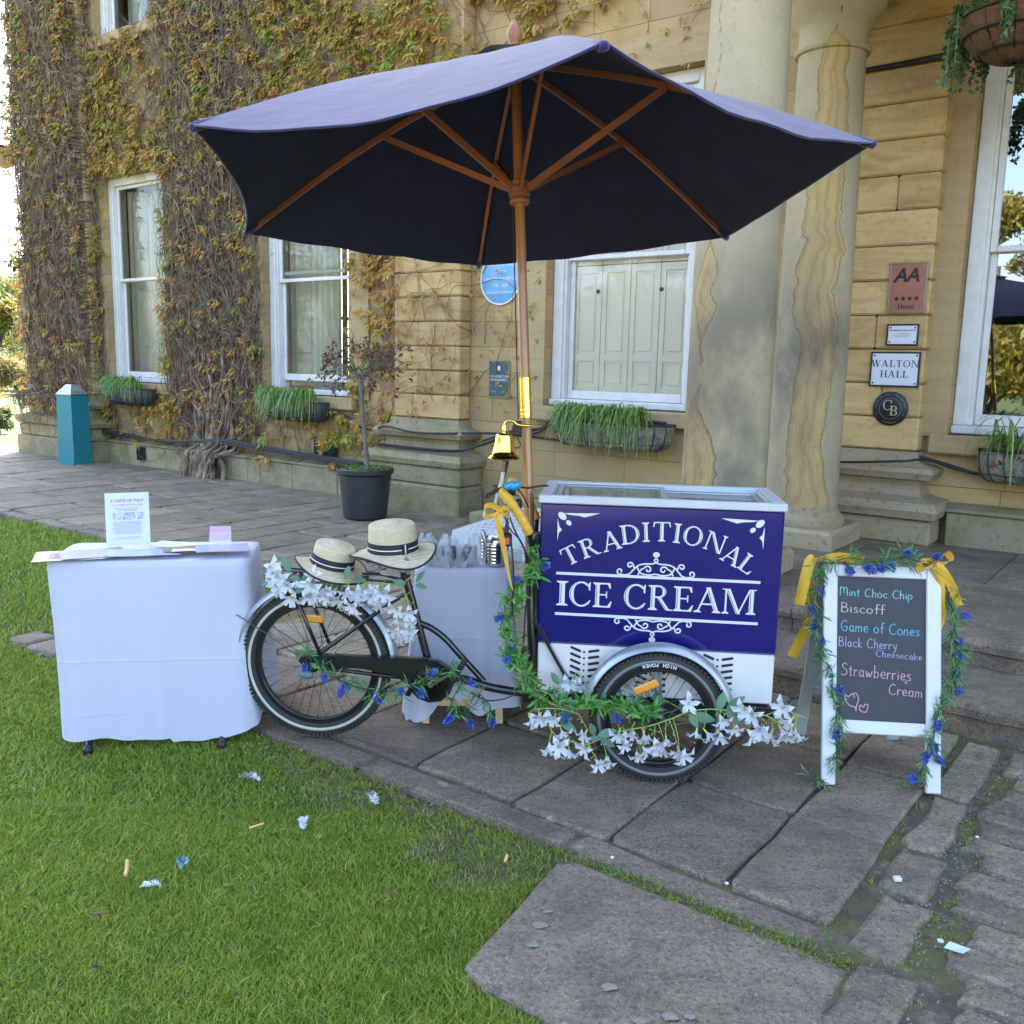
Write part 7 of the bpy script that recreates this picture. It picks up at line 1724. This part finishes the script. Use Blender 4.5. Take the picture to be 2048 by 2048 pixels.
def planter(u, n, z, W, lab, liner, seed, ntuft, flop=1.0, blooms=(), part=(0, 1), tall=0):
    o = tag(empty("window_basket", fp(u, n, z), YF), lab, "planter"); rr = random.Random(seed); D = .22; H = .24
    P = lambda a, q: ((-W/2+.0)*cos(a)*-1*(1-.12*q**2), -D*abs(sin(a))**.8*(1-.25*q**2), -H*q)
    g = MB()
    prof = lambda a, t_: ((W/2)*cos(a)*(1-.22*t_**2.2), -.012-D*sin(a)**.7*(1-.55*t_**2.4) if sin(a) > 1e-6 else -.012, -H*sin(t_*pi/2)**.9)
    g.grid(lambda s_, t_: tuple(Vector(prof(pi*s_, t_))*1.0+Vector((0, .006, 0))), 28, 8); g.build("liner", liner, o, smooth=True)
    g = MB(); g.tube([prof(pi*i/30, 0) for i in range(31)], .0065, 6); g.tube([prof(pi*i/30, .5) for i in range(31)], .004, 5); g.tube([(-W/2, -.01, 0), (W/2, -.01, 0)], .006, 6)
    for i in range(1, 10): g.tube([prof(pi*i/10, t_/6) for t_ in range(7)], .0045, 5)
    g.build("wire_frame", M_wire, o)
    g = MB(); g.grid(lambda s_, t_: tuple((Vector(prof(pi*s_, 0))*(1-t_)+Vector((prof(pi*s_, 0)[0], -.02, 0))*t_)+Vector((0, 0, -.02+.012*sin(s_*30)))), 20, 4); g.build("soil", M_soil, o)
    g = MB()
    for i in range(ntuft):
        x = W*(part[0]+(part[1]-part[0])*rr.random()-.5)*.92; y = -.03-(D-.05)*rr.random()*math.sqrt(max(.05, 1-(2*x/W)**2)); b = Vector((x, y, -.02))
        for k in range(rr.randint(4, 7)):
            a = rr.uniform(0, 6.28); L = rr.choice([rr.uniform(.10, .20), rr.uniform(.18, .36)])*(1+tall); out = Vector((cos(a)*.8, -.25-.6*abs(sin(a)), 0)); p1 = b+Vector((0, 0, L*.55))+out*L*.18; p2 = b+out*L*.55+Vector((0, 0, L*(.55-.35*flop*rr.random()))); p3 = b+out*L*(.7+.15*flop)+Vector((0, 0, L*(.62-1.35*flop*rr.uniform(0, 1)**1.3))); w = rr.uniform(.005, .009); Q = sm3([b, p1, p2, p3], 3)
            sd_ = out.cross(Vector((0, 0, 1))).normalized(); V = []
            for i_, q in enumerate(Q): ww = w*(1-.75*(i_/(len(Q)-1))**2); V += [q-sd_*ww, q+sd_*ww+Vector((0, 0, .002))]
            g.add(V, [(2*i_, 2*i_+1, 2*i_+3, 2*i_+2) for i_ in range(len(Q)-1)])
    g.build("foliage", M_bladeg, o)
    g = MB()
    for i in range(int(ntuft*1.2)):
        x = W*(part[0]+(part[1]-part[0])*rr.random()-.5)*.95; y = -.04-(D-.04)*rr.random()*math.sqrt(max(.05, 1-(2*x/W)**2)); b = Vector((x, y, .0)); h_ = rr.uniform(.06, .24)
        if rr.random() < .5: blade(g, b, Vector((rr.gauss(0, .3), rr.gauss(-.1, .3), 1)), h_, .004, rr.uniform(-.3, .3), rr)
        else:
            for k in range(5): blade(g, b+Vector((rr.gauss(0, .03), rr.gauss(0, .03), h_*.4)), rdir(rr, .3), rr.uniform(.03, .06), rr.uniform(.008, .014), .3, rr)
    g.build("underplanting", M_mixed, o)
    for m_, cnt, s_ in blooms:
        g = MB()
        for i in range(cnt):
            x = W*(part[0]+(part[1]-part[0])*rr.random()-.5); y = -.04-D*rr.uniform(.2, 1.15); z_ = rr.uniform(-.22, .08) if m_ in (M_yel,) else rr.uniform(-.12, .10)
            for k in range(6): blade(g, Vector((x, y, z_)), rdir(rr)+Vector((0, -.5, 0)), s_, s_*.35, .3, rr)
        g.build("blooms", m_, o)
    return o
planter(-12.72, .17, 1.14, 1.15, "basket of green blades and blue flowers under the window nearest the house corner", M_liner, 1, 110, .9, [(M_purp, 14, .03)], (-.05, .8))
planter(-9.05, .17, 1.10, 1.15, "basket with orange pansies under the half hidden window behind the potted tree", M_liner, 2, 150, 1.15, [(M_orange, 12, .035), (M_yel, 22, .022)], (-.04, .86))
planter(-4.52, .17, 1.08, 1.28, "long basket of drooping daffodil leaves under the shuttered window", M_greyliner, 3, 170, 1.2, [(M_yel, 46, .018)], (.04, .80))
planter(-.86, .17, 1.06, 1.0, "nearly bare basket with dark red pansies under the mirroring window", M_greyliner, 4, 26, .9, [(M_maroon, 16, .03), (M_yel, 3, .02)], (.05, .9), .4)
# hanging basket
hbp = fp(-1.22, 1.05, 3.76)
o = tag(empty("hanging_basket", hbp), "coir lined hanging basket with trailing ivy at the top right, above the pilaster", "hanging basket"); g = MB(); g.lathe([(.02, -.20), (.12, -.185), (.21, -.13), (.27, -.05), (.29, .02), (.26, .05), (0, .06)], 32); g.build("liner", M_coir, o, smooth=True)
g = MB(); 
for r_, z in ((.292, .02), (.262, -.07), (.18, -.155)): g.tube([(r_*cos(2*pi*i/32), r_*sin(2*pi*i/32), z) for i in range(32)], .005, 5, closed=True)
for i in range(12): a = 2*pi*i/12; g.tube([(.292*cos(a), .292*sin(a), .02), (.262*cos(a), .262*sin(a), -.07), (.18*cos(a), .18*sin(a), -.155), (.03*cos(a), .03*sin(a), -.205)], .004, 5)
for i in range(3): a = 2*pi*i/3; g.tube([(.292*cos(a), .292*sin(a), .02), (0, 0, .62)], .004, 5)
g.build("wire_frame", M_wire, o); rr = random.Random(3); g = MB(); gs = MB()
for i in range(34):
    a = rr.uniform(0, 6.28); P = [Vector((.18*cos(a), .18*sin(a), .06)), Vector((.30*cos(a), .30*sin(a), .07)), Vector((.325*cos(a+.1), .325*sin(a+.1), -.05*rr.random())), Vector((.33*cos(a+.15), .33*sin(a+.15), -.08-rr.random()*.2))]
    Q = sm3(P, 5); gs.tube(Q, .0022, 4)
    for q in Q:
        for k in range(3):
            c_ = q+rdir(rr)*.02; d = rdir(rr)+Vector((0, 0, -.6)); s_ = rr.uniform(.022, .04)
            for m_ in (-.8, 0, .8): blade(g, c_, Matrix.Rotation(m_, 3, 'Y') @ d, s_*(1 if m_ == 0 else .75), s_*.28, .15, rr)
for i in range(120):
    c_ = Vector((rr.uniform(-.22, .22), rr.uniform(-.22, .22), rr.uniform(.05, .17))); 
    for k in range(3): blade(g, c_, rdir(rr, .2), .04, .012, .2, rr)
gs.build("stems", M_garstem, o); g.build("foliage", mat("ivy_leaf", [(.035, .095, .03), (.075, .15, .05), (.20, .24, .10)], .4, 14, island=.3, trans=.2), o)
o.scale = (1.18, 1.18, 1.18)
# standard tree in a pot
pt = tag(empty("potted_tree", fp(-6.90, 1.12, 0)), "small bare-branched standard tree with dark red leaves in a black pot", "potted tree"); g = MB()
pr = [(0, .0), (.20, 0), (.225, .02), (.262, .46), (.285, .465), (.295, .475), (.297, .515), (.285, .525), (.275, .52), (.268, .47), (0, .46)]; pr2 = []
g.lathe([(0, 0), (.205, 0), (.222, .02)]+[(.224+.043*(i/14)+(.0025 if i % 2 else 0), .035+.415*i/14) for i in range(15)]+pr[4:], 48); g.build("pot", mat("black_ribbed_pot", [(.022, .023, .027), (.035, .036, .04)], .42, 4), pt, smooth=True, auto=30)
rr = random.Random(12); g = MB()
for i in range(420):
    r_ = .26*math.sqrt(rr.random()); a = rr.uniform(0, 6.28); c_ = Vector((r_*cos(a), r_*sin(a), .47+.05*rr.random()))
    for k in range(5): blade(g, c_, rdir(rr, .6), .022, .008, .2, rr)
g.build("ground_cover", mat("clover_leaf", [(.09, .19, .025), (.15, .27, .04)], .5, 9, island=.4, trans=.2), pt)
g = MB(); g.tube(sm3([(.03, 0, .44), (.02, 0, .62), (-.01, .01, .9), (-.03, .0, 1.2), (-.035, .0, 1.45)]), [.027, .026, .025, .024, .023]+[.022]*20, 10)
tips = []
def branch(p, d, L, r, lv):
    q = p+d*L; m_ = p.lerp(q, .5)+rdir(rr)*L*.12; g.tube(sm3([p, m_, q], 4), [r*(1-.4*i/8) for i in range(9)], 5); tips.append((q, d))
    if lv: 
        for k in range(rr.randint(2, 4)): branch(q if k else p.lerp(q, .65), (d+rdir(rr, .12)*.85).normalized(), L*rr.uniform(.55, .85), r*.6, lv-1)
for k in range(11): a = k*2.4; branch(Vector((-.035, 0, 1.40+.05*rr.random())), Vector((cos(a), sin(a), rr.uniform(.05, .9))).normalized(), rr.uniform(.18, .28), .009, 3)
g.build("trunk", mat("greyish_bark", [(.11, .09, .07), (.20, .17, .13)], .85, 10), pt, smooth=True); g = MB()
for q, d in tips:
    if rr.random() < .45:
        for k in range(rr.randint(1, 3)): blade(g, q+rdir(rr)*.02, d+rdir(rr)*.9+Vector((0, 0, -.3)), rr.uniform(.035, .065), rr.uniform(.009, .015), .25, rr)
g.build("crown", mat("dark_red_leaf", [(.10, .032, .024), (.17, .06, .038)], .5, 8, island=.4, trans=.25), pt)
# ash bin
ab = tag(empty("ash_bin", fp(-13.52, .68, 0), YF+rad(12)), "tall square turquoise bin with a pierced silver cap by the corner pilaster", "bin"); g = MB(); g.add([(sx*w, sy*w, z) for z, w in ((0, .165), (1.02, .15)) for sx, sy in ((-1, -1), (1, -1), (1, 1), (-1, 1))], [(3, 2, 1, 0), (4, 5, 6, 7)]+[(i, (i+1) % 4, 4+(i+1) % 4, 4+i) for i in range(4)]); g.build("bin_body", mat("turquoise_paint", [(.012, .165, .20), (.018, .20, .235)], .45, 4), ab)
g = MB(); g.bbox(-.158, .158, -.158, .158, 1.022, 1.045, .005); g.add([(sx*w, sy*w, z) for z, w in ((1.046, .15), (1.16, .068), (1.175, .05)) for sx, sy in ((-1, -1), (1, -1), (1, 1), (-1, 1))], [(4*k+i, 4*k+(i+1) % 4, 4*k+4+(i+1) % 4, 4*k+4+i) for k in (0, 1) for i in range(4)]+[(8, 9, 10, 11)]); cap_ = g.build("cap", mat("brushed_steel_cap", [(.50, .50, .52)], .35, metal=.9), ab)
g = MB()
for s_ in range(4):
    M_ = Matrix.Rotation(s_*pi/2, 3, 'Z')
    for x in (-.07, 0, .07): g.add([tuple(M_ @ Vector(p)) for p in ((x-.02, -.1395, 1.062), (x+.02, -.1395, 1.062), (x+.017, -.1215, 1.084), (x-.017, -.1215, 1.084))], [(0, 1, 2, 3)])
g.build("slots", M_black, cap_)
# cables on the wall
def cable(label, paths, r=.014, name="cable"):
    loc = fp(*paths[0][0]); o = MB(); rr = random.Random(len(paths)*7)
    for p in paths:
        o.tube([q-loc for q in sm3([fp(*a) for a in p], 8)], r*rr.uniform(.7, 1.1), 6)
    ob = o.build(name, M_cable, None, loc, smooth=True); return tag(ob, label, "cable")
cable("bundle of black cables running along the plinth from the corner to the pot", [[(-13.7, .19, .43+.02*k_), (-12.8, .19, .41+.015*k_), (-11.8, .19, .44-.01*k_), (-10.6, .21, .47+.02*k_), (-9.8, .20, .44+.02*k_), (-8.8, .19, .40+.02*k_), (-7.9, .19, .40+.01*k_)] for k_ in range(4)], .014)
cable("black cable sagging from the second window basket over to the pilaster base", [[(-8.5, .2, 1.03), (-8.25, .1, .95), (-8.05, .1, .84), (-7.75, .06, .80), (-7.55, .30, .84), (-7.3, .42, .90), (-6.9, .42, .86), (-6.45, .42, .87), (-6.2, .25, .88), (-5.9, .04, .88), (-5.2, .04, .86)], [(-7.5, .38, .70), (-6.9, .40, .69), (-6.3, .40, .70), (-6.15, .25, .74), (-5.95, .06, .83), (-5.6, .05, .93), (-5.35, .05, 1.0), (-5.2, .08, 1.06)], [(-7.5, .36, .68), (-6.9, .39, .675), (-6.3, .39, .69), (-6.1, .25, .76), (-5.85, .07, .87), (-5.5, .07, .92), (-5.3, .12, 1.02), (-5.2, .14, 1.09), (-4.9, .13, 1.13), (-4.4, .12, 1.12), (-4.0, .12, 1.10)], [(-6.1, .2, .80), (-5.8, .06, .92), (-5.45, .06, .97), (-5.25, .13, 1.08), (-5.0, .14, 1.12), (-4.5, .13, 1.13), (-3.9, .12, 1.08)]], .016)
cable("black cable crossing the right hand pilaster base to the last basket", [[(-2.8, .42, .895), (-2.3, .42, .90), (-1.85, .40, .94), (-1.7, .25, .95), (-1.5, .08, .88), (-1.3, .10, .87), (-1.15, .15, .98)], [(-1.75, .22, .97), (-1.55, .06, .90), (-1.35, .06, .86), (-1.2, .12, .96)]], .014)
cable("thin black cable along the joint above the right hand pilaster", [[(-2.75, .225, 3.885), (-2.2, .225, 3.89), (-1.8, .225, 3.90), (-1.5, .05, 3.93)], [(-2.75, .225, 3.865), (-2.2, .228, 3.87), (-1.75, .225, 3.88)]], .010)
# wall lamp on the corner of the house
o = tag(empty("wall_lamp", fp(-15.98, .33, 4.74), YF), "small square tan lamp on a bracket high on the house corner at the left", "lamp"); g = MB(); g.bbox(-.13, .13, -.12, .12, -.17, .12, .015); g.build("lamp_body", mat("tan_lamp_housing", [(.50, .34, .20)], .6), o); g = MB(); g.bbox(-.15, .15, -.14, .14, .122, .15, .01); g.build("lamp_cap", M_dark, o); g = MB(); g.bar((.12, .0, -.02), (.40, .2, -.02), .05, .05); g.build("bracket", M_dark, o)
# standpipe by the wall
o = tag(empty("standpipe", fp(-5.72, .42, .115), YF), "short rusty standpipe on the ledge beside the mid pilaster base", "pipe"); g = MB(); g.tube([(0, 0, 0), (0, 0, .26)], .02, 10); g.lathe([(.02, .2), (.035, .21), (.035, .235), (.02, .245)], 12); g.tube([(-.05, 0, .27), (.05, 0, .27)], .016, 8); g.build("pipe", mat("rusty_iron", [(.06, .04, .03), (.12, .06, .035)], .8, 20), o, smooth=True, auto=40)
# pale plastic ramp unit lying behind the small table
rc = Vector((.10, 7.75, 0)); o = tag(empty("ramp_unit", rc, rad(-8)), "pale grey plastic unit with ribbed sloping top on the paving behind the small table", "ramp"); g = MB()
g.add([(-.62, -.10, .0), (.9, -.50, .0), (1.0, .55, 0), (-.1, .75, 0), (-.60, -.08, .20), (.88, -.47, .20), (.98, .52, .30), (-.1, .72, .30)], [(3, 2, 1, 0), (4, 5, 6, 7), (0, 1, 5, 4), (1, 2, 6, 5), (2, 3, 7, 6), (3, 0, 4, 7)]); g.build("ramp_body", M_grey, o); g = MB()
A, B, C_, D_ = Vector((-.52, -.06, .206)), Vector((.84, -.42, .206)), Vector((.93, .48, .301)), Vector((-.08, .66, .302))
for i in range(26):
    for j in range(8):
        s_, t_ = (i+.5)/26, (j+.5)/8; c_ = A.lerp(B, s_).lerp(D_.lerp(C_, s_), t_); e = (B-A).normalized()*.014; f_ = (D_-A).normalized()*.03; up = Vector((0, 0, .006))
        g.add([c_-e-f_, c_+e-f_, c_+e+f_, c_-e+f_, c_-e*.6-f_*.8+up, c_+e*.6-f_*.8+up, c_+e*.6+f_*.8+up, c_-e*.6+f_*.8+up], [(4, 5, 6, 7), (0, 1, 5, 4), (1, 2, 6, 5), (2, 3, 7, 6), (3, 0, 4, 7)])
g.build("ribs", M_fwhite, o); g = MB(); g.add([(p[0], p[1], p[2]) for p in ((.30, -.350, .05), (.62, -.434, .05), (.62, -.432, .13), (.30, -.348, .13))], [(0, 1, 2, 3)]); g.build("grip_slot", M_dark, o)

# ------------------------------------------------------------------ small things on the ground
M_feather = mat("grey_white_feather", [(.75, .76, .76), (.82, .82, .80)], .8, 12, trans=.3); M_fgrey = mat("grey_feather_vane", [(.22, .20, .17), (.38, .36, .32)], .8, 20)
def feather(x, y, a, L, lab, seed, tilt=.5):
    o = tag(empty("feather", (x, y, LZ+.028), a), lab, "feather"); rr = random.Random(seed); gv = MB(); gd = MB()
    Q = sm3([(-L*.5, 0, .0), (-L*.2, .004, .014), (L*.15, .0, .016), (L*.5, -.01, .006)], 6)
    for i in range(int(150)):
        t_ = rr.random(); q = Q[int(t_*(len(Q)-1))]; w = L*.30*sin(pi*min(1, .12+.9*t_))**.7; s_ = rr.choice([-1, 1]); dn = t_ < .45
        d = Vector((.55 if not dn else rr.uniform(-.4, .4), s_*(1.0 if s_ > 0 else .75), rr.uniform(.0, .5) if not dn else rr.uniform(.1, 1.0)))
        blade(gd if dn else gv, q, d, w*rr.uniform(.7, 1.1), .0012 if dn else .0030, rr.uniform(-.2, .3), rr)
    k = MB(); k.tube(Q, .0011, 5); k.build("quill", M_feather, o); gv.build("vane", M_fgrey if seed % 2 else M_feather, o); gd.build("down", M_feather, o); return o
feather(-1.0, 3.39, rad(170), .085, "curled grey and white feather on the grass nearest the left table", 1); feather(-.50, 3.25, rad(120), .085, "fluffy grey and white feather near the kerb edge", 3); feather(-.71, 3.05, rad(100), .07, "small pure white feather below the two grey ones", 2); feather(-1.09, 2.63, rad(205), .06, "thin pale feather beside the wood chip on the grass", 4)
def bit(name, lab, cat, x, y, z, fn, m, group=None): g = MB(); fn(g); return tag(g.build(name, m, None, (x, y, z)), lab, cat, group)
M_chip = mat("pale_wood_chip", [(.62, .33, .14), (.70, .42, .2)], .7, 30); ct = mat("brown_dead_leaf", [(.11, .06, .035), (.2, .11, .06)], .8, 20); lw = "leaf litter on the lawn"
def stick(L, w, a, tz=.1): return lambda g: g.tube([(-L/2*cos(a), -L/2*sin(a), 0), (0, 0, .003), (L/2*cos(a), L/2*sin(a), L*tz)], w, 6)
bit("wood_chip", "orange wood chip upright in the grass at the lower left", "litter", -1.2, 2.72, LZ+.03, stick(.045, .006, 1.8, .6), M_chip); bit("twig", "short orange twig in the grass left of the white feather", "litter", -.87, 3.02, LZ+.032, stick(.05, .0035, .5), M_chip); bit("twig", "dark reddish twig lying low in the left of the lawn", "litter", -1.18, 2.49, LZ+.03, stick(.045, .004, .1), ct); bit("wood_chip", "small orange chip by the corner of the big slab", "litter", .005, 2.84, LZ+.03, stick(.025, .005, 1.3, .4), M_chip)
def crumple(r_, seed, flat=1.0):
    def f(g):
        rr = random.Random(seed)
        for i in range(10): blade(g, Vector((rr.uniform(-r_, r_)*.3, rr.uniform(-r_, r_)*.3, .004)), rdir(rr, .5*flat), r_, r_*.42, rr.uniform(-.5, .8), rr)
    return f
bit("silk_bloom", "fallen teal silk bloom on the grass", "litter", -1.04, 2.77, LZ+.03, crumple(.022, 1), mat("faded_teal_silk", [(.08, .19, .19), (.13, .25, .25)], .7, 40, island=.3))
for i, (x, y, lab) in enumerate(((-1.09, 2.25, "brown dead leaf at the bottom left of the lawn"), (-.35, 2.62, "small dark leaf near the middle of the lawn"))): bit("dead_leaf", lab, "leaf", x, y, LZ+.028, crumple(.014, 10+i, .3), ct, None)
bit("paper_scrap", "pale blue paper scrap on the setts at lower right", "litter", 1.272, 2.375, .012, lambda g: (g.add([(-.035, .0, 0), (.005, -.028, .002), (.04, -.004, .0), (-.006, .026, .003)], [(0, 1, 2, 3)]), g.lathe([(0, .004), (.009, .003), (.009, 0)], 8, (-.03, .03, 0))), mat("pale_blue_paper", [(.55, .62, .85)], .7))
bit("white_chip", "white stone chip in the joint between flagstone and gutter", "litter", 1.252, 2.73, .004, lambda g: g.bbox(-.012, .013, -.010, .010, 0, .014, .003), M_fwhite)
for i, (x, y, lab) in enumerate(((.355, 2.83, "tiny white pebble on the flagstone above the big slab"), (.70, 2.69, "tiny white pebble in the flagstone joint"), (1.65, 3.02, "tiny white pebble beside the gutter stones"))): bit("pebble", lab, "pebble", x, y, .004, lambda g: g.lathe([(0, 0), (.006, .001), (.0065, .004), (0, .008)], 8), M_fwhite)
for i, (u, n, s_) in enumerate([(-1.4, 5.75, .022), (-1.36, 5.84, .018), (-1.42, 5.68, .014), (-.97, 5.92, .018), (-.92, 5.86, .022), (-.88, 5.83, .014), (-.86, 5.93, .014), (-1.10, 5.86, .024)]):
    p = fp(u, n, -.0125); rr = random.Random(i); g = MB(); k = 12; g.add([(s_*(1+.3*rr.uniform(-1, 1))*cos(2*pi*j/k), s_*.7*(1+.3*rr.uniform(-1, 1))*sin(2*pi*j/k), 0) for j in range(k)]+[(0, 0, .0003)], [(j, (j+1) % k, k) for j in range(k)])
    tag(g.build("lichen_patch", mat("lichen", [(.30, .27, .21), (.19, .165, .13), (.40, .37, .30)], .9, 160) if i == 0 else bpy.data.materials["lichen"], None, p), "pale lichen patch on the big slab in the grass", "lichen", "lichen patches on the big slab")
# weeds and moss tufts in the joints
g = MB(); rr = random.Random(77); gm = MB()
for i in range(900):
    r_ = rr.random()
    if r_ < .42: u, n = rr.uniform(-1.58, -.62), rr.gauss(5.365, .022)
    elif r_ < .75: u, n = rr.gauss(-.50, .055), rr.uniform(3.5, 6.4)
    elif r_ < .85: u, n = rr.gauss(-.735, .012), rr.uniform(3.5, 5.3)
    else: u, n = rr.uniform(-3.4, -1.6), rr.gauss(5.40, .03)
    p = fp(u, n, -.022)
    for k in range(rr.randint(3, 7)): blade(g if rr.random() < .45 else gm, p+Vector((rr.gauss(0, .006), rr.gauss(0, .006), 0)), rdir(rr, 1.2), rr.uniform(.008, .022), .002, .3, rr)
struct(g.build("joint_weeds", M_bladeg), "small green weeds growing in the paving joints", 'stuff'); struct(gm.build("joint_moss", mat("yellow_moss", [(.16, .17, .02), (.24, .22, .03)], .9, 30, island=.3)), "yellow green moss in the paving joints", 'stuff')
# grit in the gutter
g = MB()
for i in range(1400): 
    u, n = (rr.gauss(-.52, .07), rr.uniform(3.42, 6.3)) if rr.random() < .7 else (rr.uniform(-3.0, 1.5), rr.uniform(3.40, 3.46)); p = fp(u, n, -.019); s_ = rr.uniform(.002, .0065); g.add([p+Vector(q)*s_ for q in ((1, 0, 0), (-.6, .8, 0), (-.6, -.8, 0), (0, 0, 1.1))], [(0, 1, 3), (1, 2, 3), (2, 0, 3)])
struct(g.build("gravel", mat("gutter_grit", [(.12, .11, .10), (.25, .23, .20)], .9, 200, island=.4)), "loose grit along the gutter and the foot of the steps", 'stuff')
